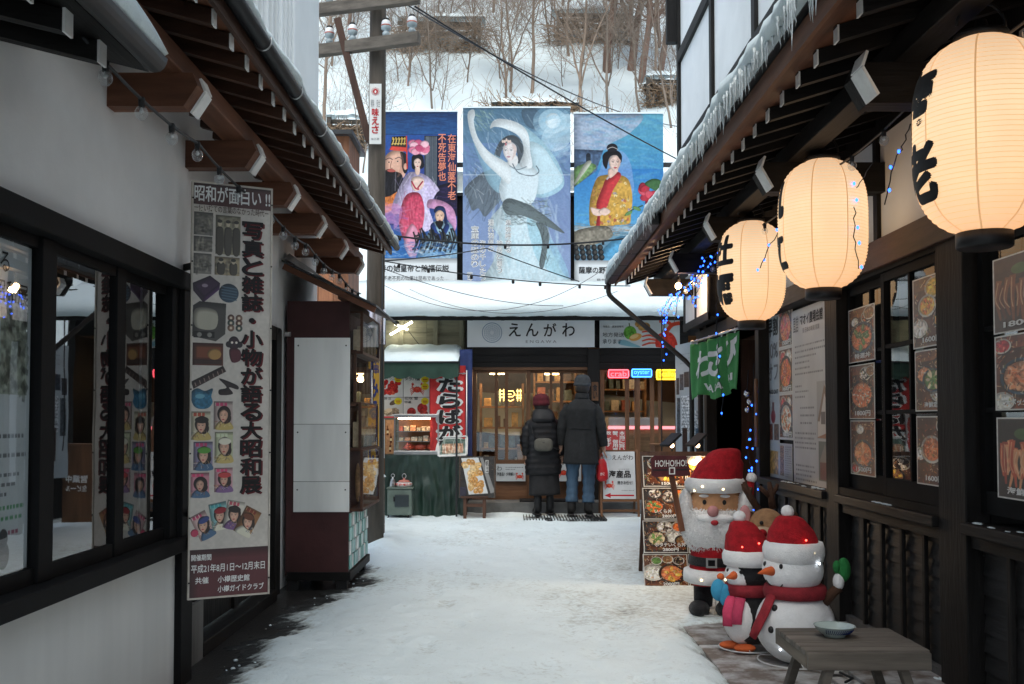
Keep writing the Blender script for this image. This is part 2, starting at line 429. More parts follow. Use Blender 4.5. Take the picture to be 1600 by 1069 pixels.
# ------------------------------------------------------------------ shared materials
M = {}
M['board'] = wood('weatherboard_wood', (.024, .0235, .024), 'Y', .55, spec=.3)
M['pole'] = wood('old_pole_wood', (.075, .062, .050), 'Z', .85)
M['paper'] = mat('white_paper', (.72, .72, .70), .6, .05, 4, .03)
M['plaster'] = mat('white_plaster', (.80, .80, .80), .85, .07, 1.8, .14, 60, objvar=.03)
M['plaster_low'] = mat('stained_plaster', (.62, .61, .59), .85, .10, 2.2, .1, 60, 'Z', objvar=.03)
M['plaster_r'] = mat('fresh_plaster', (.80, .81, .80), .85, .05, 2, .08, 90, objvar=.03)
M['metal_panel'] = mat('white_sheet_metal', (.78, .80, .80), .45, .04, 3, .03)
for ax in 'XYZ':
    M['dark' + ax] = wood('dark_stained_wood_' + ax, (.012, .011, .0105), ax, .6, spec=.2)
    M['brown' + ax] = wood('red_brown_wood_' + ax, (.145, .060, .033), ax, .6)
    M['deep' + ax] = wood('deep_brown_wood_' + ax, (.068, .032, .020), ax, .55)
    M['door' + ax] = wood('door_wood_' + ax, (.13, .062, .03), ax, .5)
    M['grey' + ax] = wood('weathered_grey_wood_' + ax, (.105, .09, .075), ax, .8)
    M['olive' + ax] = wood('olive_siding_' + ax, (.20, .19, .135), ax, .75)
    M['black' + ax] = wood('black_wood_' + ax, (.009, .0085, .0085), ax, .6, spec=.2)
M['frame'] = mat('black_window_frame', (.0055, .0055, .006), .7, .2, 5, .05, spec=.15)
M['pane_glass'] = glass('house_window_glass', (.9, .94, .95), 1.0, .20)
M['white_end'] = mat('white_painted_end', (.80, .80, .78), .6, .1, 12, .1)
M['gutter'] = mat('dark_grey_gutter', (.02, .021, .023), .5, .2, 6, .05)
M['roof'] = mat('black_tin_roof', (.035, .037, .04), .45, .2, 4, .1)
M['steel'] = mat('brushed_steel', (.5, .5, .5), .3, .1, 6, .05, metal=1)
M['black'] = mat('black_plastic', (.012, .012, .013), .5, .2, 8, .1)
M['cable'] = mat('black_cable', (.01, .012, .016), .5, .1, 8, 0)
M['glass'] = glass('window_glass', (.93, .96, .96), 1.0, .08)
M['bulb'] = glass('clear_bulb', (.94, .96, .97), 1.0, .06)
_t = M['bulb'].node_tree; _d = _t.nodes.new('ShaderNodeBsdfDiffuse'); _d.inputs[0].default_value = (.75, .76, .77, 1); _m = _t.nodes.new('ShaderNodeMixShader'); _m.inputs[0].default_value = .10
_o = _t.nodes['Material Output']; _t.links.new(_o.inputs[0].links[0].from_socket, _m.inputs[1]); _t.links.new(_d.outputs[0], _m.inputs[2]); _t.links.new(_m.outputs[0], _o.inputs[0])
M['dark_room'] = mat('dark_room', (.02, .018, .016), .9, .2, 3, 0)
M['ink'] = mat('black_ink', (.012, .011, .012), .6, .05, 5, 0, objvar=0)
M['white_ink'] = mat('white_ink', (.75, .75, .73), .6, .05, 5, 0, objvar=0)
M['red_ink'] = mat('red_ink', (.45, .02, .025), .6, .05, 5, 0, objvar=0)
M['grey_ink'] = mat('grey_ink', (.16, .16, .17), .6, .05, 5, 0, objvar=0)
M['maroon'] = mat('maroon_board', (.055, .018, .018), .6, .25, 3, .15, 40)

def snow_mat(name, dirt=False):
    m, t, b = _nodes(name)
    tc = t.nodes.new('ShaderNodeTexCoord')
    def nz(scale, det):
        n = t.nodes.new('ShaderNodeTexNoise'); n.inputs['Scale'].default_value = scale; n.inputs['Detail'].default_value = det
        n.inputs['Roughness'].default_value = .65; t.links.new(tc.outputs['Object'], n.inputs['Vector']); return n
    n1 = nz(1.1, 6); r = t.nodes.new('ShaderNodeValToRGB')
    r.color_ramp.elements[0].position = .3; r.color_ramp.elements[1].position = .62
    r.color_ramp.elements[0].color = (.66, .75, .77, 1); r.color_ramp.elements[1].color = (.735, .83, .855, 1)
    t.links.new(n1.outputs['Fac'], r.inputs[0]); out = r.outputs[0]
    if dirt:
        at = t.nodes.new('ShaderNodeAttribute'); at.attribute_name = 'dirt'
        n3 = nz(26, 6)
        ad = t.nodes.new('ShaderNodeMath'); ad.operation = 'ADD'; t.links.new(at.outputs['Fac'], ad.inputs[0])
        mr = t.nodes.new('ShaderNodeMapRange'); mr.inputs['To Min'].default_value = -.75; mr.inputs['To Max'].default_value = .75
        t.links.new(n3.outputs['Fac'], mr.inputs['Value']); t.links.new(mr.outputs[0], ad.inputs[1])
        r3 = t.nodes.new('ShaderNodeValToRGB'); e = r3.color_ramp.elements
        e[0].position = .15; e[0].color = (1, 1, 1, 1); e[1].position = .95; e[1].color = (.045, .042, .04, 1)
        x = e.new(.5); x.color = (.68, .66, .63, 1)
        t.links.new(ad.outputs[0], r3.inputs[0])
        mx = t.nodes.new('ShaderNodeMixRGB'); mx.blend_type = 'MULTIPLY'; mx.inputs[0].default_value = 1
        t.links.new(out, mx.inputs[1]); t.links.new(r3.outputs[0], mx.inputs[2]); out = mx.outputs[0]
    t.links.new(out, b.inputs['Base Color']); b.inputs['Roughness'].default_value = .55 if dirt else .75
    b.inputs['Specular IOR Level'].default_value = .35
    n2 = nz(38, 5); n4 = nz(6, 4)
    a2 = t.nodes.new('ShaderNodeMath'); a2.operation = 'MULTIPLY_ADD'; a2.inputs[1].default_value = 2.5
    t.links.new(n4.outputs['Fac'], a2.inputs[0]); t.links.new(n2.outputs['Fac'], a2.inputs[2])
    bp = t.nodes.new('ShaderNodeBump'); bp.inputs['Strength'].default_value = .5; bp.inputs['Distance'].default_value = .012
    t.links.new(a2.outputs[0], bp.inputs['Height']); t.links.new(bp.outputs[0], b.inputs['Normal'])
    return m
M['snow'] = snow_mat('fresh_snow'); M['lane_snow'] = snow_mat('trodden_snow', True)
M['wet'] = mat('wet_asphalt', (.030, .028, .026), .35, .4, 3, .5, 70)
M['slab'] = mat('stone_slab', (.16, .13, .11), .6, .3, 7, .5, 50, col2=(.52, .53, .54), thr=(.42, .66), objvar=.25)

def ss(a, b, x):
    t = max(0, min(1, (x - a) / (b - a))); return t * t * (3 - 2 * t)
def N(x, y, z=0.0): return mnoise.noise(Vector((x, y, z)))

# ------------------------------------------------------------------ ground
g = MB(); g.quad((-150, -80, -.06), (150, -80, -.06), (150, 220, -.06), (-150, 220, -.06))
tag(g.build('ground', M['snow']), kind='structure')
g = MB(); g.quad((-2.6, -6, -.02), (3.2, -6, -.02), (3.2, 14.5, -.02), (-2.6, 14.5, -.02))
tag(g.build('lane', M['wet']), kind='structure')

def lane_h(x, y):
    n = N(x * 2.2, y * 2.2) * .5 + N(x * 6, y * 6, 3) * .3 + N(x * 15, y * 15, 7) * .2
    le = -1.34 + ss(8.6, 9.6, y) * -1.1 + (ss(7.0, 7.8, y) - ss(8.3, 8.9, y)) * .22
    L = ss(-.22, .34, x - le + n * .30 + .10 * N(x * 28, y * 28, 11))
    re = 1.05 + ss(6.1, 6.6, y) * 1.3
    R = 1 - ss(-.12, .06, x - re + n * .12)
    k = min(L, R)
    h = (-.023 + .053 * k if x < 0 else -.012 + .042 * k) + k * (.012 * N(x * 1.3, y * 1.3, 5) + .007 * N(x * 5, y * 5, 9) + .004 * N(x * 13, y * 13, 2))
    h += .10 * math.exp(-((x + 1.22) / .16) ** 2 - ((y - 10.1) / .8) ** 2)            # heap beside the pole
    h += .05 * math.exp(-((y - 13.05) / .14) ** 2) * (.6 + .6 * N(x * 3, 1.7))           # ridge along the shop front
    h += .03 * k * ss(.55, .95, x) * (1 - ss(1.0, 1.08, x)) * (1 - ss(6, 6.4, y))
    return h, k
nx, ny = 170, 420
x0, x1, y0, y1 = -2.5, 2.6, .6, 13.4
mb = MB(); dirt = []
for j in range(ny + 1):
    for i in range(nx + 1):
        x = x0 + (x1 - x0) * i / nx; y = y0 + (y1 - y0) * j / ny; h, k = lane_h(x, y)
        mb.v.append((x, y, h))
        tr = .30 * ss(.2, 1.3, x + .25 * N(x, y, 4)) * ss(5.9, 7, y) * (1 - ss(9, 11, y)) + .18 * ss(-.05, .5, N(x * .9, y * .6, 8)) + .10 * ss(.15, .5, N(x * 2.6, y * 2.1, 3))
        dirt.append(1.2 * (1 - ss(.0, .8, k)) * (1 if x < 0 else .55) + tr)
# footprints and packed dents left by people walking up the lane
VV = np.array(mb.v); DD = np.array(dirt); rg = random.Random(21)
for tr_ in range(15):
    x = rg.uniform(-.95, .95); y = rg.uniform(1.5, 4); ang = rg.uniform(-.06, .06); sd_ = 1
    while y < 12.9:
        fx, fy = x + sd_ * .09 + rg.uniform(-.03, .03), y; sd_ = -sd_; a_ = ang + rg.uniform(-.2, .2); ca, sa = cos(a_), sin(a_)
        dx, dy = VV[:, 0] - fx, VV[:, 1] - fy; u_ = (dx * ca - dy * sa) / .055; v_ = (dx * sa + dy * ca) / .14; r_ = u_ * u_ + v_ * v_
        VV[:, 2] += np.where(r_ < 4, (-.011 * np.exp(-r_ ** 2) + .004 * np.exp(-(r_ - 1.7) ** 2 * 4)) * rg.uniform(.4, 1.1), 0); DD += np.where(r_ < 1.2, .13 * rg.random(), 0)
        y += rg.uniform(.5, .75); x += ang * .6 + rg.uniform(-.03, .03)
mb.v = [tuple(q) for q in VV]; dirt = DD.tolist()
for j in range(ny):
    for i in range(nx):
        a = j * (nx + 1) + i; mb.f.append((a, a + 1, a + nx + 2, a + nx + 1)); mb.m.append(0)
o = mb.build('snow', M['lane_snow'], smooth=True)
at = o.data.attributes.new('dirt', 'FLOAT', 'POINT'); at.data.foreach_set('value', dirt)
tag(o, kind='structure')
# loose crumbs of snow on the bare strip
cr = MB()
for _ in range(90):
    y = random.uniform(3.5, 8.6); x = random.uniform(-1.5, -1.15); r = random.uniform(.003, .012) * random.uniform(.5, 1)
    cr.ell((x, y, r * .3 - .012), (r * 1.3, r, r * .8), 6, 4)
tag(cr.build('snow_crumbs', M['snow'], smooth=True), kind='stuff')

# stone slabs along the seafood restaurant
pv = bpy.data.objects.new('pavement', None); COL.objects.link(pv); WL[pv.name] = Vector((0, 0, 0)); tag(pv, kind='structure')
y = 1.2
ri = 0
while y < 6.25:
    dy = random.uniform(.42, .6); x = 1.06 + random.uniform(-.015, .015); ri += 1
    cuts = [x, 1.06 + random.uniform(.42, .62), 1.75 + random.uniform(-.08, .1), 2.13]
    for a, b in zip(cuts, cuts[1:]):
        z = random.uniform(.014, .021)
        one('slab', M['slab'], pv, 'box', a + .009, b - .009, y + .009, min(y + dy, 6.3) - .009, -.05, z - .008, bevel=.004)
    y += dy

# ------------------------------------------------------------------ snowy hillside behind the shops
def hill(x, y):
    return 1.2 + .80 * (y - 16) + .8 * N(x * .12, y * .12, 1) + .35 * N(x * .4, y * .4, 2) + .12 * N(x * 1.1, y * 1.1, 3)
mb = MB(); mb.grid(lambda a, b: (lambda x, y: (x, y, hill(x, y)))(-34 + 68 * a, 15.8 + 50 * b), 150, 110)
tag(mb.build('hillside', M['snow'], smooth=True), kind='structure')
def hillhit(u, v):
    d = ray(u, v); o = Vector((0, 0, EYE)); s = 15.0
    while s < 70:
        p = o + d * s
        if p.y > 15.9 and p.z < hill(p.x, p.y): return p
        s += .05
    return p
BARK = [mat('pale_bark', (.27, .20, .15), .85, .25, 9, .4, 40, 'Z'), mat('red_brown_bark', (.20, .12, .09), .9, .3, 8, .5, 35, 'Z'),
        mat('grey_bark', (.21, .165, .13), .85, .25, 9, .4, 40, 'Z')]
def make_tree(hh, r0, rng, fork, dens, lean):
    tr, crn = MB(), MB()
    def branch(p, d, L, r, lev, mb):
        n = max(3, int(L / .35)); P, R = [p.copy()], [r]; q = p.copy(); dd = d.copy()
        for i in range(n):
            dd = (dd + Vector((rng.uniform(-1, 1), rng.uniform(-1, 1), rng.uniform(-.5, .7))) * (.10 if lev == 0 else .2) + Vector((0, 0, .05))).normalized()
            q = q + dd * (L / n); P.append(q.copy()); R.append(max(.0028, r * (1 - .8 * (i + 1) / n)))
        mb.tube(P, R, (8, 5, 4, 3)[min(lev, 3)], cap=False)
        if lev >= 3: return
        k = [int(dens * hh * 1.5), int(L * 3.6 + 1), int(L * 4.5 + 1)][lev]
        for _ in range(k):
            f = rng.uniform(.22 if lev == 0 else .1, 1.0); i = min(int(f * n), n - 1); b = P[i].lerp(P[i + 1], f * n - i)
            t = (P[i + 1] - P[i]).normalized(); s_ = Vector((rng.uniform(-1, 1), rng.uniform(-1, 1), rng.uniform(-.3, .8)))
            s_ = (s_ - t * s_.dot(t)).normalized(); e = (t * rng.uniform(.5, 1.1) + s_).normalized()
            ll = [hh * rng.uniform(.22, .42) * (1.15 - f * .6), L * rng.uniform(.3, .6), L * rng.uniform(.3, .55)][lev]
            branch(b, e, ll, max(.0038, R[i] * rng.uniform(.3, .48)), lev + 1, crn)
    branch(Vector((0, 0, -.2)), Vector((lean, rng.uniform(-.1, .1), 1)).normalized(), hh, r0, 0, tr)
    if fork:
        for sgn in (-1, 1):
            branch(Vector((0, 0, hh * .12)), Vector((sgn * rng.uniform(.3, .6), rng.uniform(-.2, .2), 1)).normalized(), hh * rng.uniform(.6, .9), r0 * .6, 1, tr)
    return tr, crn
protos = []
for k, (hh, r0, fork, dens, lean, bk) in enumerate([(7, .055, 1, 1.9, .05, 0), (9, .15, 0, 1.6, .08, 1), (6, .042, 1, 2.1, -.1, 2),
                                                    (8, .065, 0, 1.9, .15, 0), (5, .032, 1, 2.4, .0, 2), (9, .13, 1, 1.4, -.08, 1)]):
    tr, crn = make_tree(hh, r0, random.Random(100 + k), fork, dens, lean)
    protos.append((tr.mesh('trunk', BARK[bk], True, (0, 0, 0))[0], crn.mesh('crown', BARK[bk], False, (0, 0, 0))[0]))
TREES = [  # photo pixel of the foot, prototype, scale, what singles it out
    (948, 112, 1, .9, 'thick red-brown bare tree standing below the upper brush frame'),
    (985, 110, 5, 1.0, 'stout red-brown bare tree beside the upper brush frame'),
    (1002, 128, 1, .75, 'red-brown trunk rising close to the stout tree on the upper slope'),
    (1030, 118, 5, .8, 'red-brown leaning tree next to the white timbered house'),
    (830, 145, 3, .8, 'slim curved bare tree with a hooked foot in the open snow'),
    (790, 168, 0, .7, 'slender tree rising behind the top of the dancer billboard'),
    (908, 178, 0, .9, 'pale slender tree in the gap between dancer and kimono billboards'),
    (950, 176, 2, 1.0, 'wide forked pale tree directly behind the kimono billboard'),
    (1001, 176, 4, 1.1, 'thin upright tree behind the outer corner of the kimono billboard'),
    (676, 172, 2, .75, 'drooping pale tree behind the emperor billboard'),
    (506, 205, 3, .8, 'tall thin tree hugging the white ribbed wall'),
    (566, 270, 4, .7, 'small thin tree rising behind the utility pole'),
    (700, 60, 4, .9, 'thin sapling beside the large brush frame near the pole'),
    (770, 20, 3, .8, 'brown tree high up the slope between the two large brush frames'),
    (742, 75, 0, .6, 'young tree in front of the large brush frame'),
    (860, 70, 2, .8, 'bushy grey tree in front of the upper brush frame'),
    (640, 120, 4, .8, 'tiny grey sapling beside the lower crossarm'),
    (1050, 200, 2, .8, 'grey tree in the gap beside the white timbered house'),
    (880, 40, 0, .8, 'pale tree crossing the upper brush frame'),
    (730, 130, 2, .55, 'low many-stemmed sapling above the emperor billboard'),
    (600, 60, 3, .7, 'narrow tree standing behind the crossarms'),
    (1015, 60, 3, .7, 'pale tree high on the slope near the timbered house'),
    (545, 40, 5, .55, 'reddish tree far up behind the insulators'),
]
for u, v, k, sc, lab in TREES:
    p = hillhit(u, v)
    root = thing('tree', lab, 'tree', (p.x, p.y, p.z), 'bare winter trees on the hillside')
    for nm, me in zip(('trunk', 'crown'), protos[k]):
        c = link(nm, me, root, p)
    root.scale = (sc, sc, sc); root.rotation_euler.z = random.uniform(0, 6.28) if u not in (950, 830) else 0
rgt = random.Random(31)
SAP = ['reddish sapling', 'pale sapling', 'twiggy sapling', 'crooked sapling', 'thin bush-like sapling', 'slender sapling']
WHERE = ['left of the pole crossarms', 'under the crossarms', 'above the emperor billboard', 'between the emperor and dancer billboards', 'above the dancer billboard', 'above the gap beside the kimono billboard', 'above the kimono billboard', 'beside the timbered house wall']
for i in range(30):
    c8 = i % 8; u = (505, 560, 640, 710, 790, 880, 960, 1040)[c8] + rgt.uniform(-25, 25); v = rgt.uniform(-10, 175) if c8 > 1 else rgt.uniform(60, 230)
    p = hillhit(u, v); root = thing('tree', '%s %s %s, %s' % (['small', 'low', 'taller', 'bent'][i // 8], SAP[i % 6], 'high up' if v < 60 else 'midway up' if v < 120 else 'low down', WHERE[c8]), 'tree', tuple(p), 'bare winter trees on the hillside')
    for nm, me in zip(('trunk', 'crown'), protos[(0, 2, 4, 4, 2, 3)[i % 6]]): link(nm, me, root, p)
    sc = rgt.uniform(.35, .75); root.scale = (sc, sc, sc); root.rotation_euler.z = rgt.uniform(0, 6.28)
# trees above the picture and to the sides, seen from a step aside
for i in range(26):
    x = random.uniform(-26, 26); y = random.uniform(26, 52)
    if abs(x) < .3 * y: continue
    root = thing('tree', 'bare tree far up the snowy hillside', 'tree', (x, y, hill(x, y)), 'bare winter trees far up the hillside')
    for nm, me in zip(('trunk', 'crown'), protos[i % 6]): link(nm, me, root, (x, y, hill(x, y)))
    root.rotation_euler.z = random.uniform(0, 6.28)
# dry stems poking out of the snow
ug = MB(); rg = random.Random(5)
for _ in range(700):
    u = rg.uniform(480, 1080); v = rg.uniform(-60, 250); p = hillhit(u, v) if _ % 3 == 0 else None
    if p is None: p = q0 + Vector((rg.gauss(0, .4), rg.gauss(0, .4), 0)); p.z = hill(p.x, p.y)
    q0 = p; L = rg.uniform(.3, 1.3); d = Vector((rg.uniform(-.7, .7), rg.uniform(-.5, .5), 1)).normalized()
    m_ = p + d * L * .5 + Vector((rg.uniform(-.1, .1), 0, 0))
    ug.tube([p - d * .1, m_, m_ + (d + Vector((rg.uniform(-.6, .6), 0, -.25))) * L * .5], [.006, .005, .003], 3, cap=False)
tag(ug.build('undergrowth', BARK[0]), kind='stuff')

# timber frames stuffed with brushwood that hold the snow on the slope
def brush_frame(u, v, wpx, hpx, lab):
    p = hillhit(u, v + hpx / 2); s = FPX / p.y; wd, hh = wpx / s, hpx / s
    r = thing('brush_frame', lab, 'brush frame', (p.x, p.y, p.z - .1), 'timber brush frames on the slope')
    rg = random.Random(int(u)); z0 = p.z - .1
    for i in range(2):
        x = p.x + (i - .5) * wd * .9
        one('post', M['greyZ'], r, 'box', x - .05, x + .05, p.y - .08, p.y + .02, z0 - .5, z0 + hh)
    for i in range(3):
        z = z0 + hh * (.62 + .15 * i); dx = rg.uniform(-.1, .1)
        one('plank', M['greyX'], r, 'beam', (p.x - wd / 2 + dx, p.y + .06, z), (p.x + wd / 2 + dx, p.y + .06, z + rg.uniform(-.06, .06)), .05, hh * .11)
    b = MB()
    for _ in range(300):
        x = rg.uniform(-.55, .55) * wd; z = (rg.uniform(.0, .8) - .12 * (_ % 5 == 0)) * hh; L = rg.uniform(.2, .6) * wd; a = rg.gauss(0, .6)
        b.tube([(p.x + x - L / 2 * cos(a), p.y + rg.uniform(-.35, .3), z0 + z - L / 2 * sin(a)), (p.x + x, p.y + rg.uniform(-.3, .3), z0 + z + rg.uniform(-.08, .08)),
                (p.x + x + L / 2 * cos(a), p.y + rg.uniform(-.25, .5), z0 + z + L / 2 * sin(a))], [.012, .011, .006], 3, cap=False)
    tag(b.build('brushwood', mat('dry_brush', (.33, .23, .15), .9, .4, 6, .2, 30), r), kind='stuff')
    c = MB(); c.grid(lambda a, q: (p.x + (a - .5) * wd * 1.05, p.y + .9 * q - .16, z0 + hh * 1.0 + .03 + .2 * sin(pi * min(1, a * 6, (1 - a) * 6) / 2) * sin(pi * min(q * 3, 1) / 2) + .05 * N(a * 5, q * 2, u)), 24, 8)
    c.build('snow_cap', M['snow'], r, True)
for a in [(690, 52, 132, 56, 'wide brush frame on the slope beside the pole crossarms'), (925, 40, 120, 56, 'wide brush frame high on the slope among thick trunks'),
          (540, 206, 58, 58, 'small brush frame just above the ribbed roof edge'), (1040, 140, 62, 50, 'small brush frame next to the white timbered house'),
          (838, 168, 136, 20, 'low log frame peeping over the dancer billboard'), (768, -30, 120, 50, 'highest brush frame at the top of the slope')]:
    brush_frame(*a)
def inst(name, me, parent, loc): return link(name, me, parent, loc)
# ------------------------------------------------------------------ plastered house with the red-brown eaves
LB = thing('plastered_house', 'white plastered house with black sliding windows and red-brown eaves', 'house', (-1.6, 4, 0))
WX = -1.6
w_ = MB()
w_.box(-1.8, WX, -4, 4.93, 1.985, 3.2)                       # over the window
w_.box(-1.92, -1.72, 4.932, 5.35, 0, 3.2); w_.box(-1.92, -1.72, 5.352, 7.35, 1.95, 3.2); w_.box(-1.92, -1.72, 7.352, 8.9, 0, 3.2)
w_.build('wall', M['plaster'], LB)
one('wall_base', M['plaster_low'], LB, 'box', -1.8, WX + .012, -4, 4.76, 0, .655)
one('concrete_base', mat('stained_concrete', (.17, .165, .155), .85, .35, 5, .3, 40, 'Z'), LB, 'box', -1.72, -1.66, 4.93, 5.45, -.03, .30)
one('sill', M['frame'], LB, 'box', -1.72, WX + .07, -4, 4.93, .65, .715, bevel=.006)
one('window_head', M['frame'], LB, 'box', -1.72, WX + .055, -4, 4.945, 1.90, 1.984, bevel=.006)
one('corner_post', M['frame'], LB, 'box', -1.74, WX + .045, 4.76, 4.93, 0, 1.9, bevel=.005)
one('corner_board', M['frame'], LB, 'box', -1.72, WX + .02, 4.66, 4.758, .716, 1.9)
for a, b, d in [(3.39, 3.50, .02), (4.05, 4.145, .01), (2.2, 2.3, .01), (1.0, 1.1, .02), (-.2, -.1, .01)]:
    one('window_stile', M['frame'], LB, 'box', -1.635, WX + d * .3, a, b, .716, 1.9, bevel=.004)
for a, b, x in [(3.5, 4.05, -1.615), (4.145, 4.66, -1.62), (2.3, 3.39, -1.62), (1.1, 2.2, -1.615), (-.1, 1.0, -1.62)]:
    f = one('window_rail', M['frame'], LB, 'box', x - .012, x + .012, a + .002, b - .002, .716, .77)
    one('window_rail', M['frame'], LB, 'box', x - .012, x + .012, a + .002, b - .002, 1.86, 1.899)
    one('pane', M['pane_glass'], LB, 'quad', (x, a, .77), (x, b, .77), (x, b, 1.86), (x, a, 1.86))
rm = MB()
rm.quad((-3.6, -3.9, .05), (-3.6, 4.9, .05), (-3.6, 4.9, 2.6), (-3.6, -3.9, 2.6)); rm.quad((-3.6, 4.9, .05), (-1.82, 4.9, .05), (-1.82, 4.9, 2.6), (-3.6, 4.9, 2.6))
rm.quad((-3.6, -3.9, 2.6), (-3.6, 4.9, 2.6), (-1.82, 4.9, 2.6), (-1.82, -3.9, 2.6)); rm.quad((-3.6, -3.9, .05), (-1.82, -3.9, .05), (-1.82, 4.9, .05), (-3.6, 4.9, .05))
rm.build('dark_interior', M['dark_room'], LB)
# upper storey
one('upper_wall', M['metal_panel'], LB, 'box', -1.9, -1.62, -4, 8.38, 3.2, 7.5)
for i in range(14):
    y = 5.55 + i * .135
    one('rib', M['metal_panel'], LB, 'box', -1.625, -1.595, y, y + .045, 3.25, 7.5, bevel=.005)
# door
D = one('door', M['darkZ'], LB, 'box', -1.80, -1.755, 5.50, 7.2, .08, 1.85)
one('glass_panel', M['glass'], D, 'quad', (-1.752, 5.62, .5), (-1.752, 6.3, .5), (-1.752, 6.3, 1.75), (-1.752, 5.62, 1.75))
for a, b, z0, z1 in [(5.352, 5.5, 0, 1.94), (7.2, 7.36, 0, 1.94)]: one('door_jamb', M['darkZ'], LB, 'box', -1.84, -1.68, a, b, z0, z1, bevel=.004)
one('door_stile', M['darkZ'], LB, 'box', -1.80, -1.735, 6.34, 6.44, .08, 1.85)
one('door_head', M['darkY'], LB, 'box', -1.84, -1.685, 5.352, 7.36, 1.852, 1.948)
one('door_step', M['darkY'], LB, 'box', -1.84, -1.66, 5.46, 7.19, -.02, .06, bevel=.006)
# eaves: beams with white chamfered ends, purlin, rafters, boards, gutter
prof = [(0, 0), (.36, 0), (.385, -.045), (.33, -.125), (0, -.125)]
def beam_mesh(L):
    p = [(0, 0), (L, 0), (L + .02, -.05), (L - .035, -.135), (0, -.135)]
    mb = MB(); mb.prism(p, (0, -.04, 0), (1, 0, 0), (0, 0, 1), -.08)
    return mb.mesh('beam', M['brownX'], False, (0, 0, 0))[0]
def cap_mesh(L, t=.011):
    mb = MB(); y0, y1 = -.042, .042
    a, b, c = (L + .001, .001), (L + .021, -.05), (L - .034, -.1355)
    for p, q in ((a, b), (b, c)):
        d = Vector((q[0] - p[0], 0, q[1] - p[1])); n_ = Vector((-d.z, 0, d.x)).normalized()
        if n_.x < 0: n_ = -n_
        P0, P1 = Vector((p[0], 0, p[1])), Vector((q[0], 0, q[1]))
        mb.obox((P0 + P1) / 2 + n_ * t / 2, d / 2, (0, (y1 - y0) / 2, 0), n_ * t / 2)
    return mb.mesh('end_cap', M['white_end'], False, (0, 0, 0))[0]
bm_, cm_ = beam_mesh(.36), cap_mesh(.36)
for y in (2.2, 3.1, 4.04, 5.0, 5.86, 6.74, 7.65, 8.5):
    b = inst('beam', bm_, LB, (-1.62 if y < 4.93 else -1.63, y, 2.655)); inst('end_cap', cm_, b, WL[b.name])
one('purlin', M['brownY'], LB, 'box', -1.42, -1.30, 1.5, 8.85, 2.656, 2.745, bevel=.006)
rb = MB(); rb.beam((0, 0, 0), (-.62, 0, .17), .042, .055); rme = rb.mesh('rafter', M['deepX'], False, (0, 0, 0))[0]
re_ = MB(); re_.box(0, .007, -.023, .023, -.03, .028); eme = re_.mesh('end_cap', M['white_end'], False, (0, 0, 0))[0]
y = 1.8
while y < 8.9:
    r = inst('rafter', rme, LB, (-1.10, y, 2.765)); inst('end_cap', eme, r, (-1.10, y, 2.765)); y += .232
for i in range(5):
    xa, xb = -1.075 - i * .125, -1.075 - (i + 1) * .125 + .004
    za, zb = 2.765 + .036 + (-1.10 - xa) * .274, 2.765 + .036 + (-1.10 - xb) * .274
    one('roof_board', M['brownY'], LB, 'add', [(xa, 1.6, za), (xb, 1.6, zb), (xb, 8.94, zb), (xa, 8.94, za), (xa, 1.6, za + .015), (xb, 1.6, zb + .015), (xb, 8.94, zb + .015), (xa, 8.94, za + .015)],
        [(0, 1, 2, 3), (7, 6, 5, 4), (0, 4, 5, 1), (1, 5, 6, 2), (2, 6, 7, 3), (3, 7, 4, 0)])
one('fascia', M['deepY'], LB, 'box', -1.073, -1.055, 1.6, 8.945, 2.765, 2.825)
rf = MB(); rf.prism([(-1.03, 2.835), (-1.03, 2.85), (-1.64, 3.035), (-1.64, 3.005)], (0, 8.96, 0), (1, 0, 0), (0, 0, 1), -7.4)
rf.build('roof', M['roof'], LB)
gt = MB()
R = []
for y in np.linspace(1.6, 8.97, 2):
    R.append([Vector((-1.015 + .030 * cos(a), y, 2.838 + .034 * sin(a))) for a in np.linspace(pi, 2 * pi, 9)] + [Vector((-1.015 + .025 * cos(a), y, 2.838 + .028 * sin(a))) for a in np.linspace(2 * pi, pi, 9)])
gt.rings(R); gt.build('gutter', M['gutter'], LB, True)
hk = MB(); hk.tube([(-1.015 + .035 * cos(a), 0, .039 * sin(a)) for a in np.linspace(.9 * pi, 2.15 * pi, 12)], .004, 5); hme = hk.mesh('gutter_hook', M['steel'], True, (0, 0, 0))[0]
for y in np.arange(2.2, 8.9, .62): inst('gutter_hook', hme, LB, (0, y, 2.835))
def eave_snow(name, parent, xe, xw, z_of, ya, yb, th, lump, sgn, seed, mt=None):
    """snow lying on a roof strip; xe = eave edge, xw = wall side"""
    mb = MB(); n = int((yb - ya) / .06)
    R = []
    for j in range(n + 1):
        y = ya + (yb - ya) * j / n; k = min(1, j / 2, (n - j) / 2) * .6 + .4
        t = th * k * (1 + .35 * N(y * 1.1, seed) + .3 * N(y * 4, seed, 2)); ov = lump * (1 + .8 * N(y * 2.3, seed, 4) + .5 * N(y * 9, seed, 6))
        e = xe - sgn * ov
        R.append([Vector((x_, y, z)) for x_, z in
                  [(xw, z_of(xw) - .0), (xw, z_of(xw) + t * 1.1), ((xe + xw) / 2, z_of((xe + xw) / 2) + t * 1.05), (xe + sgn * .06, z_of(xe) + t), (e + sgn * .012, z_of(xe) + t * .72), (e, z_of(xe) + t * .3), (e + sgn * .02, z_of(xe) + .0), (xe + sgn * .05, z_of(xe) + .002)]])
    mb.rings(R); return mb.build(name, mt or M['snow'], parent, True)
eave_snow('roof_snow', LB, -1.02, -1.62, lambda x: 2.853 + (-1.03 - x) * .30, 1.6, 8.95, .07, .035, -1, 3)
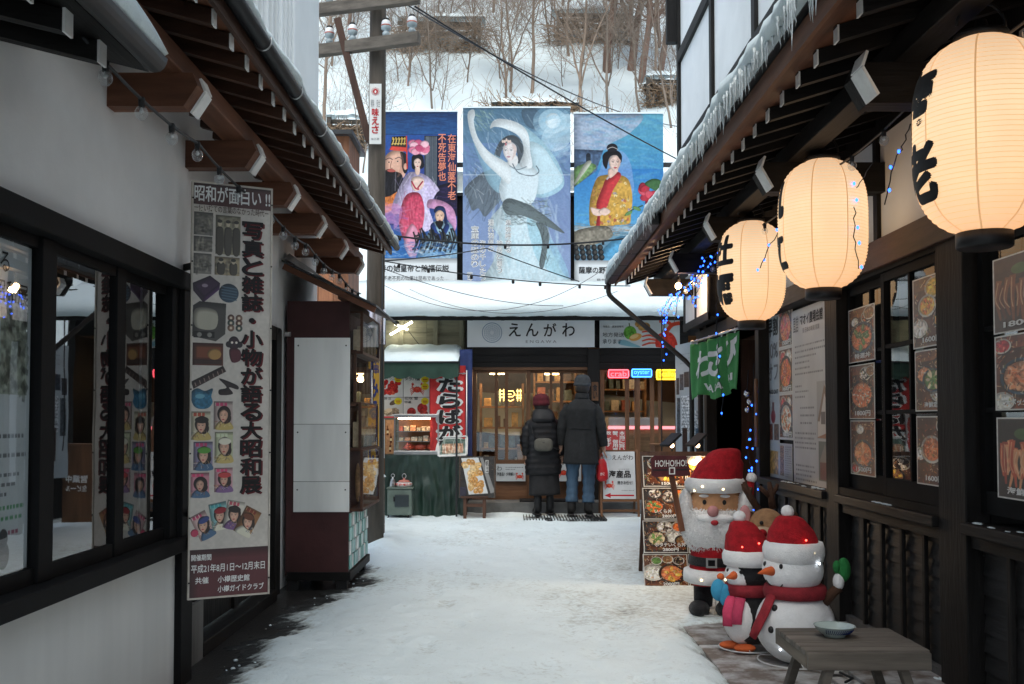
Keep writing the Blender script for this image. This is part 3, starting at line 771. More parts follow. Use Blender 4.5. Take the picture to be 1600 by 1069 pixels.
# lower porch roof close by
PR = thing('porch_roof', 'low dark porch eave with a snow-filled gutter above the window', 'roof', (-1.4, 2, 2.4), None)
y = .9
while y < 3.25:
    r = one('rafter', M['darkX'], PR, 'beam', (-1.27, y, 2.41), (-1.75, y, 2.53), .05, .06); one('end_cap', M['white_end'], r, 'box', -1.27, -1.262, y - .027, y + .027, 2.375, 2.445); y += .24
one('roof_board', M['darkY'], PR, 'add', [(-1.2, .5, 2.43), (-1.8, .5, 2.58), (-1.8, 3.28, 2.58), (-1.2, 3.28, 2.43), (-1.2, .5, 2.445), (-1.8, .5, 2.595), (-1.8, 3.28, 2.595), (-1.2, 3.28, 2.445)],
    [(0, 1, 2, 3), (7, 6, 5, 4), (0, 4, 5, 1), (1, 5, 6, 2), (2, 6, 7, 3), (3, 7, 4, 0)])
pg = MB(); R = []
for y in (.5, 3.2):
    R.append([Vector((-1.15 + .04 * cos(a), y, 2.445 + .045 * sin(a))) for a in np.linspace(pi, 2 * pi, 9)] + [Vector((-1.15 + .034 * cos(a), y, 2.445 + .038 * sin(a))) for a in np.linspace(2 * pi, pi, 9)])
pg.rings(R); pg.build('gutter', M['gutter'], PR, True)
mb = MB(); R = []
for j in range(46):
    y = .5 + 2.68 * j / 45; k = min(1, (45 - j) / 5); k = sqrt(k); t = .085 * k * (1 + .3 * N(y * 2, 8))
    R.append([Vector((x, y, z)) for x, z in [(-1.75, 2.60), (-1.7, 2.60 + t), (-1.4, 2.53 + t), (-1.2, 2.47 + t), (-1.115, 2.47 + t * .75), (-1.10, 2.455 + t * .3), (-1.125, 2.44), (-1.2, 2.45)]])
mb.rings(R); mb.build('snow_cap', M['snow'], PR, True)

# ------------------------------------------------------------------ food cabinet against the house
CB = thing('food_cabinet', 'tall maroon food cabinet with white side panels and a tin roof', 'cabinet', (-1.45, 8, 0))
F0, F1, CX0, CX1 = 7.57, 8.6, -1.69, -1.215
one('body', M['maroon'], CB, 'box', CX0, CX1, F0, F1, .10, 2.18)
one('base', M['darkX'], CB, 'box', CX0 + .01, CX1 + .02, F0 - .012, F1 + .01, .06, .125, bevel=.005)
for x in (CX0 + .05, CX1 - .05):
    for y in (F0 + .05, F1 - .06): one('foot', M['black'], CB, 'box', x - .04, x + .04, y - .04, y + .04, -.04, .06)
def zc(v): return atY(500, v, F0).z
wx0, wx1 = atY(460, 600, F0).x, atY(547, 600, F0).x
WPM = mat('scuffed_white_board', (.79, .80, .78), .5, .13, 3.5, .08, 50, 'Z')
for a, b in ((800, 752.8), (752.2, 663.3), (662.7, 528)):
    one('white_panel', WPM, CB, 'box', wx0, wx1, F0 - .012, F0 - .002, zc(a), zc(b), bevel=.002)
    for x in (wx0 + .03, wx1 - .03): mb = MB(); mb.ell((x, F0 - .013, zc(b) - .06), (.006, .003, .006), 8, 5); mb.build('screw', M['black'], CB)
one('hinge', M['steel'], CB, 'box', CX0 - .02, CX0 + .03, F0 - .015, F0 - .002, zc(526), zc(519))
one('roof', M['roof'], CB, 'add', [(-1.70, 7.40, 2.46), (-.99, 7.40, 2.12), (-.99, 8.75, 2.12), (-1.70, 8.75, 2.46), (-1.70, 7.40, 2.475), (-.99, 7.40, 2.135), (-.99, 8.75, 2.135), (-1.70, 8.75, 2.475)],
    [(3, 2, 1, 0), (4, 5, 6, 7), (0, 1, 5, 4), (1, 2, 6, 5), (2, 3, 7, 6), (3, 0, 4, 7)])
one('roof_edge', M['brownX'], CB, 'beam', (-1.69, 7.43, 2.425), (-1.0, 7.43, 2.095), .02, .045)
one('roof_beam', M['deepY'], CB, 'box', -1.28, -1.22, 7.43, 8.7, 2.181, 2.22)
mb = MB(); mb.grid(lambda a, b: (-1.69 + .36 * a, 7.42 + 1.3 * b, 2.475 - .36 * a * .479 + .07 * (1 - a) * sin(pi * min(1, b * 5, (1 - b) * 5) / 2) + .02 * N(a * 4, b * 9) * (1 - a) + .003), 10, 30)
mb.build('snow_patch', mat('old_grey_snow', (.30, .31, .32), .8, .3, 9, .4, 40), CB, True)
# showcases on the lane side
acr = glass('scuffed_acrylic', (.85, .84, .82), .8, .10)
goods = [mat('dried_fish', (.32, .2, .11), .6, .4, 20, .4), mat('package', (.5, .42, .3), .5, .4, 15, .2), mat('dark_goods', (.08, .06, .05), .6, .5, 20, .3)]
for za, zb, dx, gi in [(1.80, 2.09, .10, 1), (1.40, 1.795, .05, 2), (1.06, 1.395, .09, 1), (.60, 1.035, .105, 0)]:
    sh = one('shelf', M['deepY'], CB, 'box', CX1 + .001, CX1 + dx, F0 + .02, F1 - .02, za - .022, za)
    fr = MB()
    for y in (F0 + .02, F1 - .045): fr.box(CX1 + dx - .02, CX1 + dx, y, y + .02, za + .001, zb)
    fr.box(CX1 + .002, CX1 + dx, F0 + .02, F1 - .025, zb, zb + .014); fr.build('showcase_frame', M['deepY'], CB)
    gl = MB(); gl.quad((CX1 + dx - .004, F0 + .04, za), (CX1 + dx - .004, F1 - .04, za), (CX1 + dx - .004, F1 - .04, zb), (CX1 + dx - .004, F0 + .04, zb))
    gl.quad((CX1 + .003, F0 + .03, za), (CX1 + dx - .004, F0 + .03, za), (CX1 + dx - .004, F0 + .03, zb), (CX1 + .003, F0 + .03, zb)); gl.build('showcase_glass', acr, CB)
    k = 5
    for i in range(k):
        y = F0 + .12 + (F1 - F0 - .24) * i / (k - 1); hh = (zb - za) * random.uniform(.5, .9)
        if gi == 0: 
            mb = MB(); mb.ell((CX1 + dx * .5, y, za + .04 + hh / 2), (.022, .045, hh / 2), 10, 8); mb.build('dried_fish', goods[0], sh, True)
        else: one('package', goods[gi], sh, 'box', CX1 + .02, CX1 + dx * .75, y - .07, y + .07, za + .002, za + hh, bevel=.008)
tq, tw = mat('turquoise_tile', (.16, .44, .40), .3, .2, 8, .05), mat('white_tile', (.66, .68, .66), .3, .1, 8, .05)
for i in range(9):
    for j in range(4):
        y = F0 + .03 + i * .107; z = .14 + j * .107
        one('tile', tq if (i + j) % 3 != 1 else tw, CB, 'box', CX1 + .001, CX1 + .008 + random.uniform(0, .003), y, y + (.06 if (i + j) % 2 else .1), z, z + .10)

# ------------------------------------------------------------------ utility pole
PX_, PY_ = -1.335, 9.88
UP = thing('utility_pole', 'weathered wooden utility pole with two crossarms and a diagonal brace', 'utility pole', (PX_, PY_, 0))
mb = MB(); mb.tube([(PX_, PY_, -.1), (PX_ + .01, PY_, 3), (PX_ + .025, PY_, 6.6)], [.098, .088, .078], 18); mb.build('pole', M['pole'], UP, True)
ins_w, ins_r, ins_g = mat('white_porcelain', (.72, .73, .74), .2, .05, 8, 0), mat('red_band', (.45, .10, .06), .3, .1, 8, 0), mat('grey_porcelain', (.36, .42, .44), .25, .1, 8, 0)
ip = MB(); ip.lathe([(.034, 0), (.036, .035), (.022, .05), (.022, .06), (.046, .068), (.05, .09), (.05, .098)], 14)
ibody = ip.mesh('foot', ins_g, True, (0, 0, 0))[0]
ip = MB(); ip.lathe([(.045, .098), (.048, .108), (.046, .135), (.04, .15), (.036, .155), (.030, .16)], 14, m=0); itop = ip.mesh('bell', ins_w, True, (0, 0, 0))[0]
ip = MB(); ip.lathe([(.0515, .099), (.0515, .109)], 14); iband = ip.mesh('band', ins_r, True, (0, 0, 0))[0]
ip = MB(); ip.lathe([(.030, .16), (.034, .166), (.03, .178), (.012, .184)], 14); icap = ip.mesh('cap', M['black'], True, (0, 0, 0))[0]
wire_pts = []
for (vl, vr, us) in [(88, 68, (515, 553, 607, 648)), (25, 5, (515, 553, 607, 648))]:
    a = atY(500, vl, 10.05); b = atY(657, vr, 9.71); a = b + (a - b) * 1.75
    off = Vector((0, -.14, 0))
    one('crossarm', M['greyX'], UP, 'beam', a + off, b + off, .085, .115, bevel=.006)
    for u in us:
        t = (atY(u, (vl + vr) / 2, 9.88).x - b.x) / (a.x - b.x); p = b + (a - b) * t + off + Vector((0, 0, .058))
        s_ = inst('insulator', ibody, UP, p)
        for nm, me in (('bell', itop), ('band', iband), ('cap', icap)): inst(nm, me, s_, p)
        wire_pts.append(p + Vector((0, 0, .15)))
one('brace', M['deepZ'], UP, 'beam', atY(527, 30, 9.8), atY(577, 222, 9.83), .075, .07)
mb = MB(); mb.lathe([(.099, 2.02), (.101, 2.03), (.101, 2.36), (.099, 2.37)], 18, (PX_ + .01, PY_, 0), cap=False)
mb.build('foil_wrap', mat('holographic_foil', (.42, .48, .55), .25, .3, 4, .1, metal=.85, col2=(.75, .62, .62)), UP, True)
# enamel sign nailed to the pole
q = frameY(577, 131, 596, 225, 9.755)
ES = thing('enamel_sign', 'narrow white enamel sign with red lettering nailed to the utility pole', 'sign', q.o)
panel('plate', q, mat('white_enamel', (.66, .66, .64), .3, .08, 14, .1, col2=(.6, .56, .5), thr=(.55, .8)), ES, .006)
t = Text(q); t.column('味えさ', .2, .17, .8, .60, .035); t.build(M['red_ink'], ES)
t = Text(q); t.fit('飼料', .12, .61, .4, .74); t.fit('安全', .6, .61, .88, .74); t.fit('味の素', .15, .06, .85, .10); t.build(M['grey_ink'], ES)
mb = MB(); 
for k in range(16):
    a = 2 * pi * k / 16; c_ = q.p(.5, .87, .003); e1 = q.ux * cos(a) + q.uy * sin(a)
    mb.quad(c_ + e1 * .030 + e1.cross(q.n) * .003, c_ + e1 * .040 + e1.cross(q.n) * .003, c_ + e1 * .040 - e1.cross(q.n) * .003, c_ + e1 * .030 - e1.cross(q.n) * .003)
mb.add([q.p(.5, .87, .003) + q.ux * .026 * cos(2 * pi * k / 24) + q.uy * .026 * sin(2 * pi * k / 24) for k in range(24)], [tuple(range(24))]); mb.build('emblem', M['red_ink'], ES)
mb = MB(); mb.add([q.p(.5, .865, .0045) + q.ux * .009 * cos(2 * pi * k / 16) + q.uy * .014 * sin(2 * pi * k / 16) for k in range(16)], [tuple(range(16))]); mb.build('emblem', M['white_ink'], ES)
# yellow sign board on the pole
q = frameY(574, 546, 593, 742, 9.74)
YS = thing('yellow_sign', 'long yellow board with blue brush lettering strapped to the pole', 'sign', q.o)
panel('board', q, mat('yellow_paint', (.52, .29, .03), .5, .2, 9, .1, col2=(.30, .17, .03), thr=(.4, .8)), YS, .015)
t = Text(q); t.column('家串', .45, .80, .95, .97, .02); t.column('みるたい', .12, .08, .92, .78, .045, gap=.04); t.build(mat('navy_ink', (.02, .03, .13), .5, .1, 5, 0), YS)
# wooden bin with snow on it, beside the pole
WB = thing('wooden_bin', 'grey wooden bin capped with snow beside the pole', 'bin', (-1.52, 10.7, 0))
for i in range(5):
    one('plank', M['greyY'], WB, 'box', -1.37, -1.352, 10.45, 10.9, .02 + i * .125, .02 + i * .125 + .118)
    one('plank', M['greyX'], WB, 'box', -1.69, -1.372, 10.44, 10.458, .02 + i * .125, .02 + i * .125 + .118)
one('core', M['dark_room'], WB, 'box', -1.69, -1.372, 10.46, 10.9, .0, .63)
mb = MB(); mb.grid(lambda a, b: (-1.71 + .37 * a, 10.42 + .5 * b, .655 + .09 * (sin(pi * max(.0, min(1, a))) ** .35) * (sin(pi * b) ** .35) + .02 * N(a * 3, b * 4)), 12, 20); mb.build('snow_cap', M['snow'], WB, True)
# plank hut behind the ribbed wall
PH = thing('plank_hut', 'small red-brown plank hut behind the ribbed white wall', 'hut', (-1.95, 11.2, 2.8))
a = atY(503, 292, 11.2); b = atY(546, 213, 11.2)
for i in range(3):
    x = a.x - .2 + (b.x - a.x + .2) * i / 3
    one('plank', wood('orange_brown_plank', (.26, .11, .055), 'Z', .6), PH, 'box', x, x + (b.x - a.x + .2) / 3 - .004, 11.2, 12, 2.2, b.z)
one('roof', M['roof'], PH, 'box', a.x - .3, b.x + .05, 11.1, 12.1, b.z + .001, b.z + .05)
one('back_wall', M['deepZ'], PH, 'box', a.x - .2, b.x - .03, 11.3, 11.9, 0, 2.199)
# ------------------------------------------------------------------ dark timber seafood restaurant
RB = thing('seafood_restaurant', 'dark timber restaurant with weatherboards, icicled eaves and white half-timbered upper floor', 'restaurant', (2.2, 6, 0))
RX = 2.15
wc = MB()
wc.box(2.20, 2.45, -3, 8.42, 0, .80); wc.box(2.20, 2.45, -3, 8.42, 2.12, 3.2); wc.box(2.20, 2.45, 6.32, 8.42, .80, 2.12); wc.box(2.20, 2.45, 4.56, 4.84, .80, 2.12); wc.box(2.2, 2.45, -3, 3.2, .8, 2.12)
wc.box(2.20, 2.45, 10.5, 10.97, 0, 3.2); wc.box(2.2, 2.45, 8.42, 10.5, 2.12, 3.2)
wc.build('wall', M['blackZ'], RB)
for a, b in [(8.30, 8.42), (6.32, 6.56), (4.56, 4.85), (2.6, 2.85), (10.5, 10.64), (10.85, 10.97)]:
    one('post', M['darkZ'], RB, 'box', 2.085, 2.199, a, b, 0, 2.75, bevel=.006)
bays = [(6.565, 8.295), (4.855, 6.315), (2.855, 4.555), (.6, 2.595)]
for a, b in bays:
    for k in range(8):
        z = .05 + k * .086
        one('weatherboard', M['board'], RB, 'add', [(2.157, a, z), (2.157, b, z), (2.168, b, z + .10), (2.168, a, z + .10), (2.164, a, z), (2.164, b, z), (2.182, b, z + .10), (2.182, a, z + .10)],
            [(3, 2, 1, 0), (4, 5, 6, 7), (0, 1, 5, 4), (1, 2, 6, 5), (2, 3, 7, 6), (3, 0, 4, 7)])
    n = max(2, int(round((b - a) / .30)))
    for k in range(1, n):
        y = a + (b - a) * k / n
        one('batten', M['darkZ'], RB, 'box', 2.130, 2.153, y - .017, y + .017, .03, .745, bevel=.004)
    one('sill', M['darkY'], RB, 'box', 2.055, 2.2, a - .002, b + .002, .752, .805, bevel=.006)
    one('rail', M['darkY'], RB, 'box', 2.105, 2.149, a, b, .69, .751)
    one('plinth', mat('dark_concrete', (.09, .09, .09), .8, .3, 6, .3), RB, 'box', 2.12, 2.2, a, b, -.03, .049)
one('lintel', M['deepY'], RB, 'box', 2.06, 2.2, 4.4, 6.7, 2.125, 2.285, bevel=.006)
one('lintel', M['darkY'], RB, 'box', 2.07, 2.2, 6.71, 8.45, 2.125, 2.26, bevel=.006)
one('lintel', M['darkY'], RB, 'box', 2.07, 2.2, .6, 4.39, 2.125, 2.285, bevel=.006)
one('lintel', M['darkY'], RB, 'box', 2.07, 2.2, 8.46, 10.97, 2.125, 2.24, bevel=.006)
# plaster band over the lintel
yy = [.6, 1.5, 2.4, 3.3, 4.2, 5.02, 5.78, 6.55, 7.35, 8.1, 8.9, 9.7]
for a, b in zip(yy, yy[1:]):
    one('plaster_panel', M['plaster_r'], RB, 'box', 2.165, 2.199, a + .03, b - .03, 2.29, 2.92)
    one('stud', M['darkZ'], RB, 'box', 2.14, 2.199, b - .03, b + .03, 2.29, 2.92)
# sash windows: two sashes of 2 x 3 panes, in front of a dim room
def sash(ya, yb, x, z0=.85, z1=2.10, rows=3, cols=2):
    one('sash_frame', M['frame'], RB, 'box', x - .018, x + .018, ya, ya + .045, z0, z1); one('sash_frame', M['frame'], RB, 'box', x - .018, x + .018, yb - .045, yb, z0, z1)
    one('sash_frame', M['frame'], RB, 'box', x - .017, x + .017, ya + .045, yb - .045, z1 - .05, z1); one('sash_frame', M['frame'], RB, 'box', x - .017, x + .017, ya + .045, yb - .045, z0, z0 + .10)
    cy = [ya + .045 + (yb - ya - .09) * i / cols for i in range(cols + 1)]; cz = [z0 + .10 + (z1 - .05 - z0 - .10) * j / rows for j in range(rows + 1)]
    for c in cy[1:-1]: one('muntin', M['frame'], RB, 'box', x - .012, x + .012, c - .011, c + .011, z0 + .10, z1 - .05)
    for c in cz[1:-1]: one('muntin', M['frame'], RB, 'box', x - .013, x + .013, ya + .045, yb - .045, c - .011, c + .011)
    for i in range(cols):
        for j in range(rows):
            one('pane', M['glass'], RB, 'quad', (x + .002, cy[i + 1], cz[j]), (x + .002, cy[i], cz[j]), (x + .002, cy[i], cz[j + 1]), (x + .002, cy[i + 1], cz[j + 1]))
one('window_frame', M['frame'], RB, 'box', 2.09, 2.2, 4.855, 6.315, .806, .849); one('window_frame', M['frame'], RB, 'box', 2.09, 2.2, 4.855, 6.315, 2.101, 2.124)
sash(4.86, 5.62, 2.125); sash(5.56, 6.31, 2.17)
sash(2.87, 3.75, 2.125, cols=1); sash(3.70, 4.55, 2.17, cols=1)
rm = MB(); rm.quad((4.4, .6, .3), (4.4, .6, 2.7), (4.4, 8.3, 2.7), (4.4, 8.3, .3)); rm.quad((2.46, 8.3, .3), (4.4, 8.3, .3), (4.4, 8.3, 2.7), (2.46, 8.3, 2.7)); rm.quad((2.46, .6, 2.7), (2.46, 8.3, 2.7), (4.4, 8.3, 2.7), (4.4, .6, 2.7))
rm.quad((2.46, .6, .3), (4.4, .6, .3), (4.4, 8.3, .3), (2.46, 8.3, .3)); rm.build('dim_interior', mat('dim_room', (.05, .03, .02), .9, .5, 3, 0), RB)
# entrance recess
rc = MB(); rc.box(2.95, 3.05, 8.42, 10.5, -.02, 2.3); rc.box(2.2, 2.95, 10.5, 10.6, -.02, 2.12); rc.box(2.2, 2.95, 8.30, 8.42, -.02, 2.12); rc.box(2.2, 3.0, 8.42, 10.5, 2.12, 2.2)
rc.build('entrance_recess', M['deepZ'], RB)
for i in range(6): one('door_board', M['deepZ'], RB, 'box', 2.92, 2.949, 8.5 + i * .32, 8.5 + i * .32 + .312, .05, 2.05)
one('nameplate', M['doorZ'], RB, 'box', 2.07, 2.084, 8.33, 8.40, 1.05, 1.62)
# eaves
prof_b = beam_mesh  # same joinery as over the way, in dark wood, mirrored
def rbeam():
    p = [(0, 0), (-.72, 0), (-.74, -.06), (-.68, -.17), (0, -.17)]
    mb = MB(); mb.prism(p, (0, .06, 0), (1, 0, 0), (0, 0, 1), .12)
    return mb.mesh('beam', M['darkX'], False, (0, 0, 0))[0]
def rcap():
    mb = MB()
    for p, q in (((-.721, .001), (-.741, -.06)), ((-.741, -.06), (-.679, -.171))):
        d = Vector((q[0] - p[0], 0, q[1] - p[1])); n_ = Vector((-d.z, 0, d.x)).normalized()
        if n_.x > 0: n_ = -n_
        mb.obox((Vector((p[0], 0, p[1])) + Vector((q[0], 0, q[1]))) / 2 + n_ * .006, d / 2, (0, .064, 0), n_ * .006)
    return mb.mesh('end_cap', M['white_end'], False, (0, 0, 0))[0]
bme, cme = rbeam(), rcap()
for y in (2.4, 4.02, 5.62, 7.16, 8.75, 10.35):
    b = inst('beam', bme, RB, (2.17, y, 2.755)); inst('end_cap', cme, b, (2.17, y, 2.755))
one('purlin', M['darkY'], RB, 'box', 1.60, 1.72, .8, 10.96, 2.756, 2.86, bevel=.006)
rb = MB(); rb.beam((0, 0, 0), (.92, 0, .28), .045, .06); rme = rb.mesh('rafter', M['darkX'], False, (0, 0, 0))[0]
re_ = MB(); re_.box(-.007, 0, -.025, .025, -.033, .03); eme = re_.mesh('end_cap', M['white_end'], False, (0, 0, 0))[0]
y = 1.0
while y < 10.95:
    r = inst('rafter', rme, RB, (1.29, y, 2.785)); inst('end_cap', eme, r, (1.29, y, 2.785)); y += .26
for i in range(6):
    xa, xb = 1.19 + i * .17, 1.19 + (i + 1) * .17 - .004
    za, zb = 2.82 + (xa - 1.29) * .304, 2.82 + (xb - 1.29) * .304
    one('roof_board', M['deepY'] if i else M['brownY'], RB, 'add', [(xa, .8, za), (xb, .8, zb), (xb, 10.97, zb), (xa, 10.97, za), (xa, .8, za + .016), (xb, .8, zb + .016), (xb, 10.97, zb + .016), (xa, 10.97, za + .016)],
        [(3, 2, 1, 0), (4, 5, 6, 7), (0, 1, 5, 4), (1, 2, 6, 5), (2, 3, 7, 6), (3, 0, 4, 7)])
one('fascia', M['brownY'], RB, 'box', 1.17, 1.188, .8, 10.98, 2.765, 2.86)
rf = MB(); rf.prism([(1.14, 2.865), (1.14, 2.882), (2.04, 3.15), (2.04, 3.12)], (0, .8, 0), (1, 0, 0), (0, 0, 1), 10.2); rf.build('roof', M['roof'], RB)
# box gutter along the far half, with joints, and its downpipe
for k in range(5):
    a = 7.6 + k * .68
    one('gutter', M['gutter'], RB, 'box', 1.065, 1.165, a + .004, a + .676, 2.775, 2.865, bevel=.012)
dp = MB(); p0 = Vector((1.10, 10.93, 2.79))
dp.tube([p0, p0 + Vector((0, .02, -.10)), p0 + Vector((.012, .03, -.135)), p0 + Vector((.05, .035, -.175)), Vector((1.95, 10.99, 1.93)), Vector((2.02, 10.99, 1.85)), Vector((2.02, 10.99, .1))], .028, 10)
dp.build('downpipe', M['gutter'], RB, True)
sn = eave_snow('roof_snow', RB, 1.10, 2.03, lambda x: 2.87 + (x - 1.10) * .30, .8, 11.0, .12, .035, 1, 11)
# icicles, each one a piece of the snow on the roof
ice = glass('ice', (.93, .96, .97), 1.0, .05)
icm = mat('milky_ice', (.62, .68, .70), .12, .1, 20, .2, spec=.8)
imes = []
for k in range(5):
    mb = MB(); rg = random.Random(k); pts = [(0, 0, .03)]; rr = [.011]
    for i in range(1, 7):
        pts.append((rg.uniform(-.004, .004), rg.uniform(-.004, .004), -i / 6)); rr.append(max(.0008, .010 * (1 - i / 6) ** .7 * rg.uniform(.8, 1.15)))
    mb.tube(pts, rr, 6); imes.append(mb.mesh('icicle', icm, True, (0, 0, 0))[0])
rg = random.Random(77); y = 3.4; cnt = 0
while y < 10.9 and cnt < 295:
    cl = .5 + .5 * N(y * 1.7, 4.4) + .25 * N(y * 6, 2.2)
    dens = 1.0 if y < 7.6 else .3
    if rg.random() < dens * (.6 + cl):
        L = (.05 + .135 * max(0, cl + .15) * rg.random() ** .6) * (1.0 if y < 9 else .7)
        if rg.random() < .06: L *= 1.7
        k = .42 + .38 * rg.random()
        ic = link('icicle', imes[rg.randrange(5)], sn, (1.075 + rg.uniform(-.02, .03), y, 2.872)); ic.scale = (k, k, L); cnt += 1
    y += rg.uniform(.016, .034)
# half-timbered upper floor
UX = 2.02
one('upper_wall', M['plaster_r'], RB, 'box', UX, 2.4, -3, 11.66, 3.2, 8)
for y in (11.6, 9.70, 8.0, 6.3, 4.6, 2.9): one('timber', M['darkZ'], RB, 'box', UX - .035, UX - .002, y - .055, y + .055, 3.1, 8)
ys = [11.545, 9.755, 9.645, 8.055, 7.945, 6.355, 6.245, 4.655, 4.545, 2.955]
for z, hh in ((4.36, .10), (5.55, .09), (3.25, .10), (6.8, .1)):
    for i in range(0, 10, 2): one('timber', M['darkY'], RB, 'box', UX - .04, UX - .002, ys[i + 1], ys[i], z - hh, z + hh * .4)
one('bracket', M['blackZ'], RB, 'box', UX - .16, UX - .036, 11.55, 11.66, 5.72, 6.4)
# bay with white panels beside the downpipe
BX0, BX1, BY0, BY1, BZ0, BZ1 = 1.93, 2.16, 9.62, 10.97, 2.255, 2.83
bb = MB(); bb.box(BX0 + .02, BX1, BY0 + .02, BY1 - .02, BZ0 + .02, BZ1); bb.build('bay', M['blackY'], RB)
for a, b in ((9.66, 10.24), (10.32, 10.88)): one('bay_panel', M['plaster_r'], RB, 'box', BX0 + .008, BX0 + .019, a, b, BZ0 + .07, BZ1)
for a, b in ((9.60, 9.66), (10.24, 10.32), (10.88, 10.98)): one('bay_post', M['darkZ'], RB, 'box', BX0, BX0 + .019, a, b, BZ0, BZ1)
one('bay_rail', M['darkY'], RB, 'box', BX0 - .004, BX0 + .02, 9.6, 10.98, BZ0 - .01, BZ0 + .068)
# snow caught on sills and battens
sw = MB(); rg = random.Random(9)
for y0_, y1_, x, z in [(5.0, 6.25, 2.085, .806), (6.7, 8.2, 2.085, .806), (3, 4.5, 2.085, .806), (3.2, 8.3, 2.09, -.0)]:
    n = int((y1_ - y0_) * 20)
    for _ in range(n):
        y = rg.uniform(y0_, y1_)
        if N(y * 3, z + 2) < .05: continue
        r = rg.uniform(.006, .02); sw.ell((x + rg.uniform(-.005, .04), y, z + r * .05), (r, r * 2.2, r * (.28 if z > .5 else 1.1)), 8, 5)
tag(sw.build('snow_remnant', M['snow'], RB, True), kind='stuff')

# ------------------------------------------------------------------ paper lanterns
LH, LR = .72, .238
def lprof(t):                                       # t -1..1
    return max(.37 * LR, LR * max(0.0, 1 - abs(t) ** 3.4) ** (1 / 2.3))
lm, tt, bb_ = _nodes('lantern_paper')
tc = tt.nodes.new('ShaderNodeTexCoord'); sx_ = tt.nodes.new('ShaderNodeSeparateXYZ'); tt.links.new(tc.outputs['Object'], sx_.inputs[0])
mr = tt.nodes.new('ShaderNodeMapRange'); mr.inputs[1].default_value = -.36; mr.inputs[2].default_value = .36; tt.links.new(sx_.outputs['Z'], mr.inputs[0])
cr_ = tt.nodes.new('ShaderNodeValToRGB'); e = cr_.color_ramp.elements
e[0].position = 0; e[0].color = (.95, .50, .24, 1); e[1].position = 1; e[1].color = (.80, .52, .32, 1)
x = e.new(.25); x.color = (1.0, .64, .33, 1); x = e.new(.62); x.color = (1.0, .71, .41, 1)
tt.links.new(mr.outputs[0], cr_.inputs[0])
nz = tt.nodes.new('ShaderNodeTexNoise'); nz.inputs['Scale'].default_value = 5; nz.inputs['Detail'].default_value = 4; tt.links.new(tc.outputs['Object'], nz.inputs['Vector'])
mr2 = tt.nodes.new('ShaderNodeMapRange'); mr2.inputs['To Min'].default_value = .86; mr2.inputs['To Max'].default_value = 1.1; tt.links.new(nz.outputs['Fac'], mr2.inputs[0])
LANTERN_E = .56
mu = tt.nodes.new('ShaderNodeMath'); mu.operation = 'MULTIPLY'; mu.inputs[1].default_value = LANTERN_E; tt.links.new(mr2.outputs[0], mu.inputs[0])
tt.links.new(cr_.outputs[0], bb_.inputs['Emission Color']); tt.links.new(mu.outputs[0], bb_.inputs['Emission Strength'])
bb_.inputs['Base Color'].default_value = (.45, .42, .36, 1); bb_.inputs['Roughness'].default_value = .7
M['rib'] = emit('lantern_hoop', (.9, .50, .23), .42)
M['seam'] = emit('lantern_seam', (.80, .46, .22), .34)
